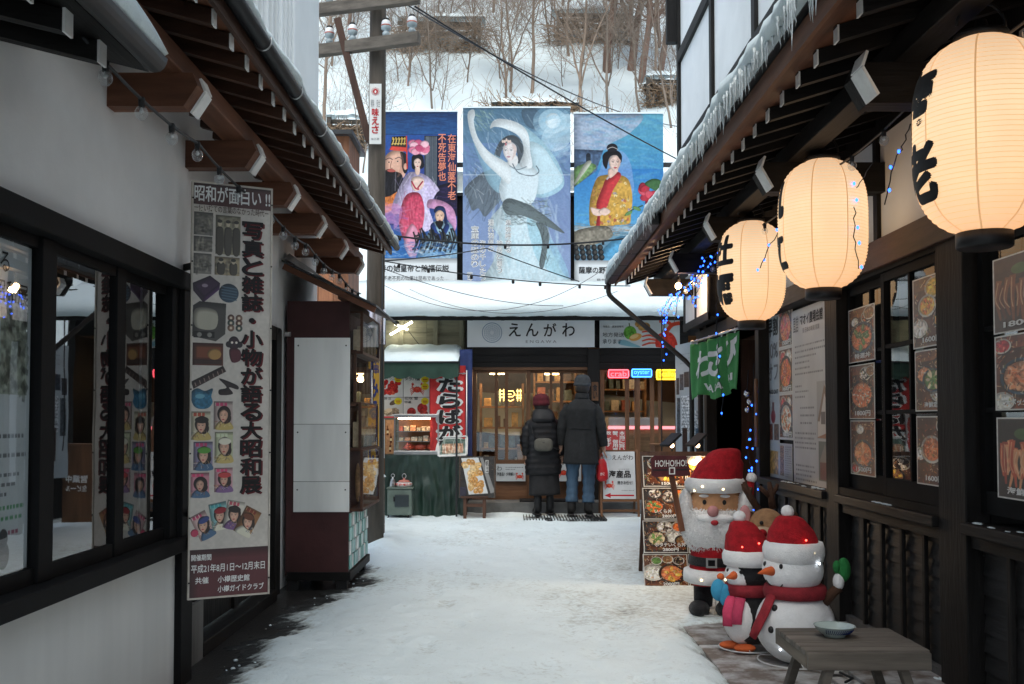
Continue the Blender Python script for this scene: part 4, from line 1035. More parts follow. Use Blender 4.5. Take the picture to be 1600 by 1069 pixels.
def lantern(X, Y, zt, txt, deg, lab):
    c = Vector((X, Y, zt - LH / 2))
    r = thing('paper_lantern', lab, 'lantern', (X, Y, zt - LH), 'lit paper lanterns under the eaves')
    NR = 40; prof = []
    for i in range(NR * 2 + 1):
        t = -1 + i / NR; k = .0022 if i % 2 else -.0018
        prof.append((lprof(t) + k, LH / 2 * t))
    mb = MB(); mb.lathe(prof, 56, c, cap=False); mb.build('shade', lm, r, True)
    mb = MB()
    for i in range(1, NR * 2, 2):
        t = -1 + i / NR; R0 = lprof(t) + .0019; z = c.z + LH / 2 * t
        mb.lathe([(R0, z - .0012 - c.z), (R0 + .0012, z - c.z), (R0, z + .0012 - c.z)], 48, c, cap=False)
    mb.build('hoop', M['rib'], r, True)
    for k in range(8):
        mb = MB(); a = 2 * pi * k / 8 + .25
        P = [(lprof(t) + .003, LH / 2 * t) for t in np.linspace(-.985, .985, 40)]
        for (ra, za), (rb_, zb) in zip(P, P[1:]):
            d = .0035
            mb.quad(c + Vector((cos(a - d / ra) * ra, sin(a - d / ra) * ra, za)), c + Vector((cos(a + d / ra) * ra, sin(a + d / ra) * ra, za)),
                    c + Vector((cos(a + d / rb_) * rb_, sin(a + d / rb_) * rb_, zb)), c + Vector((cos(a - d / rb_) * rb_, sin(a - d / rb_) * rb_, zb)))
        mb.build('seam', M['seam'], r)
    q = .37 * LR
    mb = MB(); mb.lathe([(q + .004, -LH / 2 - .05), (q + .010, -LH / 2 - .045), (q + .010, -LH / 2 + .006), (q - .01, -LH / 2 + .006), (q - .01, -LH / 2 - .04)], 32, c); mb.build('rim', M['black'], r, True)
    mb = MB(); mb.lathe([(q + .008, LH / 2 - .006), (q + .010, LH / 2 + .012), (q + .004, LH / 2 + .02), (.03, LH / 2 + .03), (.02, LH / 2 + .07)], 32, c); mb.build('rim', M['black'], r, True)
    mb = MB(); mb.tube([c + Vector((.09 * cos(a), 0, LH / 2 + .05 + .09 * sin(a))) for a in np.linspace(0, pi, 13)], .006, 6); mb.tube([c + Vector((0, 0, LH / 2 + .14)), c + Vector((0, 0, LH / 2 + .22))], .005, 6)
    mb.build('hanger', M['black'], r, True)
    # brush lettering wrapped round the paper
    mb = MB(); n = len(txt); ch = .245
    for i, chh in enumerate(txt):
        V, F = strokes_of(chh, .05)
        a, b_, c2, d2 = _bb(V); bm = bmesh.new()
        vs_ = [bm.verts.new(((x - (a + c2) / 2) / (c2 - a) * ch * 1.0, (y - (b_ + d2) / 2) / (d2 - b_) * ch * .92, l)) for x, y, l in V]
        for f in F:
            try: bm.faces.new([vs_[k] for k in f])
            except ValueError: pass
        for k in range(-8, 9):
            for nrm, s_ in (((1, 0, 0), k * .017), ((0, 1, 0), k * .017)):
                bmesh.ops.bisect_plane(bm, geom=bm.verts[:] + bm.edges[:] + bm.faces[:], plane_co=Vector(nrm) * s_, plane_no=nrm)
        bm.verts.index_update(); zc_ = (n - 1) / 2 * .27 - i * .27
        vv = []
        for v in bm.verts:
            z = zc_ + v.co.y; R0 = lprof(z / (LH / 2)) + .0048 + v.co.z; th = radians(deg) + v.co.x / LR
            vv.append(c + Vector((cos(th) * R0, sin(th) * R0, z)))
        mb.add(vv, [tuple(v.index for v in f.verts) for f in bm.faces]); bm.free()
    mb.build('lettering', M['ink'], r)
LX = 1.735
lantern(LX, 3.61, 1.27 + 602 * 3.61 / FPX, '海老', 177, 'largest lantern, nearest the road edge, with bold black brush characters')
lantern(LX, 5.47, 1.27 + 409 * 5.47 / FPX, '帆立', 167, 'middle lantern of the row with its writing almost turned away')
lantern(LX, 7.09, 1.27 + 312 * 7.09 / FPX, '牡蠣', 197, 'smallest lantern, above the green banner, with two black characters')
# ------------------------------------------------------------------ flat prints, painted in numpy
def face(p, x, y, s, skin='#e6b9a2', hair=None, look=0, brow='#3a2520', lips='#b8434a', eye='#2a1c1a'):
    """simple portrait face of height 2*s centred at x,y"""
    p.poly([(x - .62 * s, y - .5 * s), (x, y - .95 * s), (x + .62 * s, y - .5 * s), (x + .6 * s, y + .25 * s), (x + .25 * s, y + .85 * s), (x, y + .97 * s), (x - .25 * s, y + .85 * s), (x - .6 * s, y + .25 * s)], skin)
    p.poly([(x + .2 * s, y - .7 * s), (x + .6 * s, y - .4 * s), (x + .58 * s, y + .25 * s), (x + .2 * s, y + .85 * s), (x + .38 * s, y)], '#b98673', .35)
    for d in (-1, 1):
        ex = x + d * .27 * s + look * .14 * s
        p.ell(ex, y - .08 * s, .11 * s, .05 * s, '#f3eee8', .6); p.ell(ex + look * .03 * s, y - .08 * s, .055 * s, .05 * s, eye, .9)
        p.line([(ex - .16 * s, y - .12 * s), (ex, y - .17 * s), (ex + .15 * s, y - .1 * s)], .04 * s, eye, .85)
        p.line([(ex - .18 * s, y - .27 * s), (ex, y - .34 * s), (ex + .18 * s, y - .27 * s)], .04 * s, brow, .55)
    p.line([(x + look * .2 * s, y - .05 * s), (x + look * .28 * s + .05 * s, y + .24 * s), (x + look * .2 * s - .05 * s, y + .27 * s)], .035 * s, '#a5715f', .7)
    p.poly([(x - .2 * s + look * .15 * s, y + .52 * s), (x + look * .15 * s, y + .45 * s), (x + .2 * s + look * .15 * s, y + .52 * s), (x + look * .15 * s, y + .64 * s)], lips)

def art_emperor():
    p = Pic(230, 510, '#1c4379', (100, 47, 487, 905), 3); p.shade = .38
    p.grad(47, 160, '#16325f', '#1f5596').grad(160, 480, '#2250a0', '#3a3f8c').grad(480, 770, '#2c3f86', '#2f6fb4')
    p.strokes(260, (100, 47, 487, 160), 60, 6, ['#27609f', '#173056', '#1d4c8c', '#2f6cae'], (-.2, .2), .35)
    p.strokes(420, (100, 170, 487, 480), 40, 7, ['#2a5fb0', '#20478f', '#3a6fc0', '#243b7c'], (0, 3), .35)
    p.rect(100, 157, 487, 160, '#14264a', .8)
    p.rect(325, 165, 386, 420, '#27303f'); [p.line([(x, 168), (x, 418)], 2, '#a9b3b8', .8, False) for x in range(329, 386, 6)]
    p.rect(386, 165, 487, 430, '#1e2450'); p.poly([(386, 420), (487, 410), (487, 560), (430, 540), (380, 500)], '#1b1734')
    p.strokes(90, (386, 420, 487, 560), 40, 7, ['#2d2258', '#13122c', '#4a3a78'], (-.5, .5), .6)
    # ruler with tall crown, black beard and orange robe
    p.poly([(100, 400), (150, 380), (215, 395), (235, 450), (190, 520), (130, 548), (100, 530)], '#e07a35', tex=.2)
    p.strokes(60, (100, 400, 220, 540), 40, 5, ['#c7562a', '#f0a35c', '#8a3826'], (.5, 1.5), .6)
    p.poly([(132, 268), (165, 240), (215, 240), (238, 280), (236, 330), (222, 372), (170, 385), (136, 350), (126, 305)], '#e3ad93')
    p.poly([(206, 245), (238, 262), (243, 330), (228, 352), (214, 320), (212, 280)], '#17161b')
    p.ell(231, 318, 9, 17, '#dba38c')
    p.poly([(126, 345), (150, 330), (180, 342), (212, 355), (220, 400), (205, 430), (150, 465), (106, 462), (116, 400)], '#141318')
    p.strokes(70, (112, 370, 215, 455), 60, 3, ['#2e2c35', '#0a0a0e', '#3d3a46'], (1.5, 2.0), .6)
    p.poly([(140, 338), (160, 328), (184, 340), (160, 346)], '#b9544a'); p.line([(132, 285), (152, 276), (168, 284)], 4, '#2a2024', .8); p.line([(180, 280), (200, 272), (212, 280)], 4, '#2a2024', .8)
    p.ell(150, 296, 8, 3, '#e8d8cc', .6); p.ell(150, 296, 4, 3, '#2a1c18'); p.ell(194, 292, 8, 3, '#e8d8cc', .6); p.ell(193, 292, 4, 3, '#2a1c18'); p.poly([(206, 250), (222, 280), (220, 340), (190, 372), (205, 320)], '#b07a64', .4); p.poly([(136, 300), (150, 305), (146, 330), (134, 340)], '#c08a74', .35)
    p.line([(164, 290), (157, 322), (170, 326)], 3, '#a4705c')
    p.poly([(150, 236), (162, 215), (238, 222), (243, 245), (200, 240)], '#d8392c', smooth=False)
    p.poly([(164, 170), (232, 166), (240, 222), (158, 216)], '#241d18', smooth=False)
    for k in range(5): p.line([(168 + k * 15, 172), (172 + k * 14, 190), (164 + k * 15, 212)], 5, '#d9b04c')
    p.line([(166, 182), (232, 180)], 4, '#d9b04c', 1, False); p.line([(163, 205), (236, 205)], 4, '#e3c26a', 1, False)
    p.line([(236, 166), (240, 330)], 6, '#d8392c', 1, False)
    # lady with a peony, lilac robe and red skirt
    p.poly([(235, 360), (285, 345), (345, 370), (398, 430), (385, 450), (350, 520), (370, 600), (330, 640), (230, 640), (215, 560), (165, 545), (180, 470)], '#cfc0e6', tex=.1)
    p.strokes(60, (180, 380, 385, 620), 80, 5, ['#e9dff4', '#b29fd6', '#f3ecf8'], (1.0, 2.2), .6)
    p.poly([(240, 455), (300, 450), (325, 520), (318, 612), (285, 690), (262, 740), (225, 680), (200, 600), (210, 520)], '#d23a5b', tex=.15, col2='#e56a86')
    p.strokes(40, (215, 470, 312, 640), 110, 4, ['#a92545', '#ec7d94'], (1.3, 1.8), .5)
    p.poly([(262, 600), (300, 660), (285, 765), (255, 765), (225, 690)], '#e7a6c0', .8)
    p.poly([(262, 280), (270, 262), (292, 256), (315, 264), (322, 290), (318, 325), (268, 330)], '#15131a')
    p.ell(291, 335, 13, 26, '#e9c2ae'); face(p, 291, 302, 27, '#edc9b8')
    p.poly([(262, 378), (290, 366), (322, 380), (318, 420), (285, 440), (262, 420)], '#efcdbd'); p.line([(262, 390), (282, 425), (300, 430)], 7, '#d4304e'); p.line([(318, 390), (292, 425)], 7, '#d4304e')
    for a in range(16): p.ell(298 + 32 * cos(a * .8), 222 + 22 * sin(a * 1.1), 22, 17, ['#e86f93', '#f3a2b8', '#d9527c', '#f7bccb'][a % 4], .95)
    p.ell(298, 224, 20, 14, '#c23a66', .8)
    p.poly([(350, 480), (420, 490), (470, 530), (485, 600), (470, 640), (440, 580), (380, 530), (340, 520)], '#e39bc6', .9, tex=.1)
    p.poly([(100, 540), (160, 500), (215, 520), (200, 600), (150, 640), (100, 620)], '#d98cc0', .55)
    p.strokes(50, (100, 500, 230, 640), 70, 8, ['#eab0d8', '#c46fae', '#8e5bb0'], (-.8, .8), .4)
    p.rect(104, 600, 175, 690, '#3c4e9a', .9)
    # smiling old man holding kelp
    p.poly([(350, 640), (372, 590), (440, 590), (470, 625), (487, 700), (487, 770), (300, 770), (320, 690)], '#8fb3c9', tex=.15)
    p.poly([(372, 596), (400, 650), (432, 600), (448, 620), (402, 690), (356, 622)], '#233f86')
    p.poly([(375, 545), (380, 520), (404, 512), (428, 528), (440, 600), (425, 600), (418, 556)], '#1b2f5e'); face(p, 401, 565, 34, '#e8bd9f', lips='#9c4a3e'); p.poly([(380, 592), (402, 586), (420, 594), (404, 628), (392, 620)], '#17161a')
    for k in range(26): p.line([(272 + k * 8, 640 + 20 * sin(k)), (285 + k * 8, 680 + 18 * cos(k * 1.7)), (268 + k * 8, 730 + 15 * sin(k * 2))], 8, ['#1a1d22', '#3a3a36', '#0f1216'][k % 3], .9)
    p.strokes(260, (100, 690, 487, 770), 40, 6, ['#2c68b6', '#e6f0f8', '#3f86cf', '#1d4a96'], (-.5, .5), .5)
    p.wash(.05, 5); p.rect(100, 770, 487, 905, '#e2e6e8'); o = p.out(); return o * .9 + o.mean(2, keepdims=True) * .1

def art_dancer():
    p = Pic(310, 520, '#5d7fa8', (513, 28, 1038, 907), 4); p.shade = .30
    p.grad(28, 200, '#34566f', '#4d7191').grad(200, 907, '#5673a3', '#8a9cc4')
    p.strokes(500, (513, 28, 1038, 360), 70, 9, ['#3f6a86', '#27475e', '#5c8ba6', '#7fa6bd', '#47708f'], (.2, 1.4), .35)
    p.strokes(420, (513, 330, 1038, 907), 90, 12, ['#7d8cc0', '#5f6fa6', '#94a6cf', '#6f86b8'], (.3, 1.6), .3)
    p.poly([(800, 40), (860, 28), (900, 80), (870, 130), (820, 110)], '#31465a', .7); p.strokes(80, (560, 40, 660, 140), 26, 4, ['#7d9a86', '#50755f', '#9db59a'], (.2, 1.2), .6)
    p.ell(950, 95, 95, 80, '#8fc0da', .35); p.ell(952, 92, 70, 60, '#bfe0ee', .5); p.ell(953, 90, 37, 38, '#eef6f8'); p.poly([(960, 90), (1038, 60), (1038, 190), (960, 240), (900, 200), (910, 140)], '#cfe6ef', .55)
    p.strokes(100, (880, 60, 1038, 300), 90, 16, ['#e3f1f6', '#a8d2e4', '#7fb6d2'], (-1, .2), .3)
    # long dark hair
    p.poly([(520, 430), (560, 380), (620, 340), (680, 330), (700, 400), (700, 470), (660, 520), (620, 560), (590, 520), (560, 530), (540, 480)], '#525d68', .95)
    p.strokes(90, (530, 360, 690, 540), 100, 5, ['#2f3a44', '#6a7681', '#3d4852'], (1.6, 2.3), .6)
    p.poly([(664, 300), (668, 250), (688, 200), (718, 170), (755, 160), (788, 176), (808, 214), (808, 262), (794, 300), (782, 300), (776, 240), (740, 205), (706, 232), (694, 270), (690, 305)], '#414a54')
    # veil and dress
    p.poly([(700, 95), (800, 110), (900, 190), (975, 290), (1008, 380), (990, 430), (920, 465), (860, 455), (850, 360), (830, 200)], '#a9d3e0', .85, tex=.08)
    p.poly([(830, 200), (900, 215), (960, 300), (1000, 385), (930, 440), (860, 440), (850, 330)], '#d6ecf2', .7)
    p.poly([(560, 60), (580, 190), (640, 240), (720, 300), (700, 440), (640, 400), (600, 300), (560, 180)], '#8dbfd4', .7)
    p.poly([(720, 500), (850, 500), (880, 600), (930, 700), (1000, 830), (1038, 907), (620, 907), (660, 780), (690, 660), (640, 590), (690, 520)], '#cfe3ea', tex=.06)
    p.strokes(120, (660, 520, 980, 900), 160, 10, ['#e6f2f5', '#a6cdda', '#bcd9e4', '#d8e9ee'], (1.0, 2.0), .5)
    p.poly([(830, 560), (960, 690), (1030, 860), (900, 800), (850, 700)], '#8fc4d6', .6, tex=.1)
    p.poly([(690, 300), (790, 300), (870, 330), (880, 400), (845, 500), (720, 500), (690, 430), (700, 370)], '#dbe9ee')
    p.poly([(535, 60), (545, 40), (565, 35), (572, 60), (566, 100), (590, 180), (650, 250), (740, 310), (740, 400), (690, 360), (610, 280), (560, 180), (540, 110)], '#e9eff0')
    p.poly([(645, 128), (660, 92), (700, 80), (780, 100), (830, 150), (842, 240), (850, 320), (790, 310), (810, 240), (790, 170), (720, 130), (670, 120)], '#e9eff0')
    p.strokes(60, (545, 60, 850, 480), 60, 5, ['#ffffff', '#c3d9e2'], (.6, 1.6), .5)
    p.ell(757, 285, 26, 34, '#e7e4e2'); face(p, 742, 240, 50, '#eadedb', look=-.8, brow='#5a5f66', lips='#b7808a', eye='#3d4248')
    p.poly([(690, 215), (720, 170), (770, 170), (806, 215), (800, 250), (780, 210), (740, 190), (708, 215)], '#30373f')
    for k in range(5): p.ell(708 + k * 9, 192 - 7 * (k == 2), 5, 8, '#e9c9b8')
    p.ell(723, 205, 4, 8, '#b4545c')
    p.line([(755, 300), (785, 345), (850, 360), (884, 340), (870, 310)], 5, '#5d6c78', .9); p.line([(740, 310), (780, 330), (825, 315)], 5, '#6f7f8a', .8)
    # dark sash
    p.poly([(705, 500), (740, 470), (830, 500), (870, 525), (920, 560), (1010, 640), (930, 610), (880, 585), (800, 555), (730, 550)], '#566164'); p.poly([(870, 590), (910, 600), (935, 650), (925, 720), (905, 810), (885, 790), (900, 700), (890, 640)], '#566164')
    p.strokes(110, (715, 480, 930, 600), 40, 5, ['#262e30', '#67746f', '#535f5c'], (-.3, .8), .7); p.strokes(40, (890, 600, 930, 790), 40, 5, ['#262e30', '#67746f'], (1, 2), .7)
    p.wash(.05, 3); p.rect(513, 354, 1038, 357, '#e3ebee', .8); return p.out() * .84 + np.array([.83, .88, .90]) * .16

def art_kimono():
    p = Pic(230, 450, '#3d9cc0', (370, 57, 812, 912), 5); p.shade = .35
    p.grad(57, 330, '#5aa6bf', '#3f93c8').grad(330, 640, '#2d7fc8', '#57a8dd').grad(640, 780, '#6f9fb8', '#5b7f98')
    p.poly([(370, 57), (700, 57), (650, 150), (560, 200), (520, 235), (370, 235)], '#a5b2c9', .9, tex=.08)
    p.strokes(300, (420, 60, 812, 600), 80, 9, ['#6dbccb', '#3f9fc4', '#2f7fcb', '#8fd0d8', '#4a8fd6'], (-.4, .4), .35); p.strokes(80, (370, 60, 600, 230), 80, 10, ['#b9bfd2', '#8f9fc0', '#cdd0dc'], (-.3, .3), .4)
    p.poly([(370, 232), (515, 238), (480, 340), (370, 420)], '#4b6486', smooth=False, tex=.2); p.rect(430, 262, 452, 300, '#1b2430'); p.ell(441, 262, 11, 10, '#1b2430'); p.poly([(370, 330), (440, 300), (480, 320), (420, 380), (370, 410)], '#6f9a5a', tex=.2); p.poly([(425, 300), (455, 300), (380, 400), (370, 400)], '#c9cbb8')
    p.poly([(525, 250), (600, 240), (640, 280), (660, 360), (650, 460), (480, 460), (470, 400), (500, 330)], '#8fa7de', .55)
    # seated lady in golden kimono
    p.poly([(480, 380), (520, 360), (590, 358), (640, 385), (658, 470), (650, 560), (640, 600), (560, 610), (520, 640), (455, 620), (444, 560), (450, 470)], '#d8a441', tex=.12)
    rg = random.Random(3)
    for _ in range(46):
        x, y = rg.uniform(455, 650), rg.uniform(390, 600); p.ell(x, y, 9, 6, rg.choice(['#b5743a', '#9d8fb0', '#e9cf8f', '#b04a34', '#7f8c5a']), .8, rg.uniform(0, 3)); p.line([(x, y), (x + rg.uniform(-20, 20), y + rg.uniform(-20, 20))], 3, '#7a5a28', .7, False)
    p.poly([(528, 380), (580, 345), (602, 365), (560, 440), (530, 520), (500, 540), (497, 680), (470, 660), (485, 560), (480, 500), (510, 420)], '#d8343a', tex=.06); p.line([(530, 382), (560, 350), (588, 340)], 9, '#efe8e4')
    p.poly([(540, 330), (585, 325), (580, 350), (545, 375)], '#e7c0ac')
    p.poly([(515, 300), (512, 262), (540, 240), (585, 240), (607, 265), (600, 300), (575, 258), (545, 275), (530, 330)], '#16151b'); p.ell(559, 226, 27, 22, '#16151b'); p.line([(530, 235), (560, 222), (588, 234)], 3, '#d0c8c0')
    face(p, 571, 300, 44, '#eac9b9', look=.5)
    p.poly([(512, 300), (516, 262), (545, 246), (585, 248), (604, 272), (600, 285), (580, 262), (550, 268), (535, 300), (526, 325)], '#16151b')
    p.poly([(450, 520), (480, 525), (520, 535), (500, 560), (465, 555)], '#ecc9b8'); p.poly([(490, 540), (520, 520), (550, 540), (520, 560)], '#ecc9b8')
    for k in range(9): p.ell(735 + 30 * cos(k * .7), 455 + 36 * sin(k * .9), 24, 18, ['#c9283c', '#e0485a', '#a81c30'][k % 3], .95, k)
    p.poly([(720, 400), (760, 378), (800, 390), (790, 440), (740, 420)], '#3c6a3a'); p.line([(620, 560), (660, 530), (710, 510)], 6, '#4f7a45'); p.ell(680, 525, 22, 9, '#5b8a4a', 1, .4); p.ell(640, 548, 20, 9, '#5b8a4a', 1, -.5)
    # harbour with stacked tubs
    p.rect(370, 610, 812, 640, '#9fb4c0', .8); p.strokes(120, (370, 600, 812, 660), 40, 5, ['#b9885a', '#5f6f7a', '#d0d4d0', '#8a5a44'], (-.2, .2), .7)
    p.poly([(370, 640), (520, 610), (560, 660), (480, 700), (370, 710)], '#8c8474', tex=.2); p.poly([(560, 680), (640, 660), (740, 690), (812, 680), (812, 780), (500, 780)], '#55a3d0', tex=.1)
    for i in range(5):
        for j in range(3): p.ell(385 + i * 30 - j * 4, 765 - j * 24, 14, 15, '#1b1f24'); p.ell(388 + i * 30 - j * 4, 763 - j * 24, 8, 9, '#3f3a34', .8)
    p.wash(.06, 4); p.rect(370, 780, 812, 912, '#e2e6e8'); o = p.out(); return o * .88 + o.mean(2, keepdims=True) * .12

def art_banner():
    """museum banner, box = 0..130 x 0..650 (photo pixels inside the board)"""
    p = Pic(260, 1300, '#cfc8bf', (0, 0, 130, 650), 6, ss=2); p.shade = .45
    p.wash(.03, 60); p.rect(2, 2, 128, 36, '#4d2a2a'); p.rect(2, 574, 128, 648, '#5a2429'); p.wash(.03, 8)
    rg = random.Random(2)
    def photo(x0, y0, x1, y1, tone, n):
        p.rect(x0, y0, x1, y1, tone); c = ['#3c3a36', '#6b675e', '#a39c8e', '#23211f', '#c4bda8']
        p.strokes(60, (x0 + 3, y0 + 3, x1 - 3, y1 - 3), 8, 3, c, (-.2, .2), .5); p.strokes(14, (x0 + 3, y0 + 4, x1 - 3, y1 - 4), 14, 3, c, (1.3, 1.8), .6)
        for k in range(n):
            cx = x0 + (x1 - x0) * (k + .5) / n; hh = y1 - y0
            p.poly([(cx - 5, y1 - 2), (cx - 6, y0 + hh * .4), (cx, y0 + hh * .3), (cx + 6, y0 + hh * .4), (cx + 5, y1 - 2)], '#4a453c'); p.ell(cx, y0 + hh * .22, 3.4, 4.6, '#b8aa90'); p.ell(cx, y0 + hh * .16, 4, 2.6, '#37332c')
    photo(4, 48, 34, 84, '#77746d', 0); photo(38, 50, 78, 112, '#8f8870', 3); photo(4, 86, 33, 110, '#6f6c66', 0); photo(4, 113, 32, 145, '#85827a', 0); photo(37, 116, 77, 145, '#a89878', 2)
    p.poly([(3, 160), (30, 147), (46, 158), (20, 180)], '#3a2440', smooth=False); p.poly([(3, 160), (20, 180), (20, 190), (4, 172)], '#24162a', smooth=False); p.poly([(20, 180), (46, 158), (45, 168), (20, 190)], '#4a2a5a', smooth=False); p.ell(22, 163, 5, 3, '#8a7a88')
    p.ell(60, 173, 16, 15, '#33495c'); [p.line([(48, 163 + k * 4.5), (73, 166 + k * 4.5)], 1.6, '#5f7a8c', .9, False) for k in range(5)]
    p.poly([(4, 195), (14, 188), (56, 190), (55, 238), (40, 250), (3, 243)], '#4c4a47', smooth=False); p.poly([(8, 200), (40, 202), (39, 230), (8, 228)], '#b9b5a4'); p.rect(5, 235, 38, 245, '#1e1d1c'); p.ell(14, 240, 4, 4, '#8d8a82'); p.ell(30, 240, 4, 4, '#8d8a82')
    for k in range(6): p.ell(64 + (k % 2) * 13, 212 + (k // 2) * 8, 5.5, 5.5, ['#5f3f35', '#7a5a4a', '#3d4a44'][k % 3]); p.ell(64 + (k % 2) * 13, 212 + (k // 2) * 8, 2.2, 2.2, '#c9b9a0')
    p.ell(69, 252, 9, 11, '#33202a'); p.ell(61, 254, 5, 5, '#262026'); p.ell(78, 254, 5, 5, '#262026'); p.ell(66, 251, 2, 2, '#d8d0c0'); p.ell(73, 251, 2, 2, '#d8d0c0'); p.poly([(62, 262), (78, 262), (80, 278), (66, 282)], '#5a2630')
    p.rect(4, 253, 52, 288, '#5a2c1e'); p.rect(8, 257, 48, 276, '#7a4026'); p.ell(38, 270, 11, 9, '#b58c52'); p.rect(6, 279, 50, 286, '#2c1712')
    p.poly([(2, 314), (52, 288), (57, 297), (6, 325)], '#3a2a28', smooth=False); [p.line([(8 + k * 7, 315 - k * 3.6), (10 + k * 7, 321 - k * 3.6)], 1.6, '#7d6a60', 1, False) for k in range(7)]
    p.poly([(46, 308), (74, 318), (76, 325), (62, 322), (68, 332), (48, 334), (46, 326), (58, 322)], '#2b2222')
    p.poly([(3, 330), (12, 324), (24, 328), (36, 324), (34, 336), (36, 346), (28, 355), (12, 355), (4, 346)], '#31708f', tex=.2); p.ell(16, 336, 8, 4, '#79b4c8', .8)
    def mag(x, y, w_, h, bgc, hat, title, rot=0):
        def r(P): return [(x + a * cos(rot) - b * sin(rot), y + a * sin(rot) + b * cos(rot)) for a, b in P]
        p.poly(r([(0, 0), (w_, 0), (w_, h), (0, h)]), bgc, smooth=False); p.poly(r([(2, 2), (w_ * .7, 2), (w_ * .7, h * .17), (2, h * .17)]), title, smooth=False, alpha=.85)
        for q_ in range(3): p.poly(r([(2 + q_ * w_ * .22, 2), (2 + q_ * w_ * .22 + 1.5, 2), (2 + q_ * w_ * .22 + 1.5, h * .17), (2 + q_ * w_ * .22, h * .17)]), bgc, smooth=False)
        c = r([(w_ * .55, h * .5)])[0]; p.poly(r([(w_ * .1, h), (w_ * .25, h * .74), (w_ * .55, h * .68), (w_ * .9, h * .76), (w_, h)]), rg.choice(['#c7b06a', '#7d5a8c', '#4a6a8c', '#b8584a', '#e0dcc8']))
        p.ell(c[0], c[1] - h * .05, w_ * .36, h * .29, '#2a1d1a'); p.ell(c[0] + w_ * .08, c[1] + h * .1, w_ * .3, h * .2, '#2a1d1a'); face(p, c[0] - w_ * .03, c[1] + h * .02, h * .235, '#dcae94', look=-.3); p.strokes(24, (min(q[0] for q in r([(0, 0), (w_, h)])), c[1] + h * .2, c[0] + w_ * .3, c[1] + h * .42), 5, .9, ['#fff2e0', '#8a4a3a', '#3a4a6a', '#d8b070'], (0, 3), 1.0)
        if hat: p.ell(c[0], c[1] - h * .20, w_ * .36, h * .12, hat, 1, rot)
    mag(38, 344, 30, 44, '#b8a6a0', None, '#d0386a'); mag(3, 360, 30, 44, '#c9c2a8', '#2a2422', '#b8402c'); mag(40, 392, 29, 48, '#b9bd9a', '#ddd8c4', '#c9cfae'); mag(7, 407, 30, 44, '#8d84a0', '#5da03c', '#d0386a'); mag(40, 448, 29, 38, '#c99aa0', '#c03a3a', '#d02a5a'); mag(2, 455, 30, 38, '#d2909c', None, '#d02a5a')
    mag(2, 524, 26, 42, '#d8b6b0', '#3a4a8a', '#d0386a', -.45); mag(31, 505, 28, 42, '#8fc0c0', '#9c2430', '#3aa0a8', -.18); mag(62, 498, 28, 44, '#d8d2c4', '#241a1a', '#c03a50', .2); mag(92, 508, 28, 44, '#9a6a40', '#6a3a24', '#7a2a20', .5)
    p.ell(10, 548, 6, 6, '#c03a5a')
    return p.out()

FOODS = {'rice': '#f0ece0', 'roe': '#ea6a24', 'uni': '#f0ae40', 'tuna': '#cc3a40', 'crab': '#ee7a44', 'scallop': '#e3c9a0', 'green': '#5d8a3c', 'egg': '#e5b93c', 'soup': '#8a5a30', 'shrimp': '#e08a5a', 'squid': '#e2d8d0', 'dark': '#2a1c16'}
def bowl(p, x, y, r, what, rg, rim='#e8e4da', fl=.8):
    p.ell(x + r * .08, y + r * .12, r * 1.12, r * 1.05 * fl, '#120c0a', .5)
    p.ell(x, y, r * 1.06, r * 1.02 * fl, rim); p.ell(x, y, r * .92, r * .88 * fl, '#2b1712' if rim[1] in '123456' else '#c9c3b6'); p.ell(x, y, r * .86, r * .82 * fl, FOODS[what[0]], tex=.25)
    for w2 in what:
        c = hx(FOODS[w2]); n = 26 if w2 in ('roe', 'rice') else 9
        for _ in range(n):
            a = rg.uniform(0, 6.28); d = r * .7 * sqrt(rg.random()); xx, yy = x + d * cos(a), y + d * sin(a) * fl; k = rg.uniform(.75, 1.25)
            if w2 == 'roe': p.ell(xx, yy, r * .09, r * .09, c * k); p.ell(xx - r * .02, yy - r * .03, r * .03, r * .03, '#ffd0a0', .8)
            elif w2 == 'crab': p.line([(xx - r * .4 * cos(a * .5), yy - r * .3 * sin(a)), (xx, yy), (xx + r * .45 * cos(a * .5), yy + r * .2)], r * .16, c * k, 1, True, r * .05); p.line([(xx - r * .3, yy - r * .03), (xx + r * .3, yy)], r * .04, '#f0c0a0', .6, False)
            elif w2 == 'rice': p.ell(xx, yy, r * .06, r * .04, np.clip(c * k, 0, 1), 1, a)
            else: p.ell(xx, yy, r * .22, r * .13, np.clip(c * k, 0, 1), 1, a); p.ell(xx - r * .04, yy - r * .04, r * .10, r * .04, '#fff0dc', .35, a)
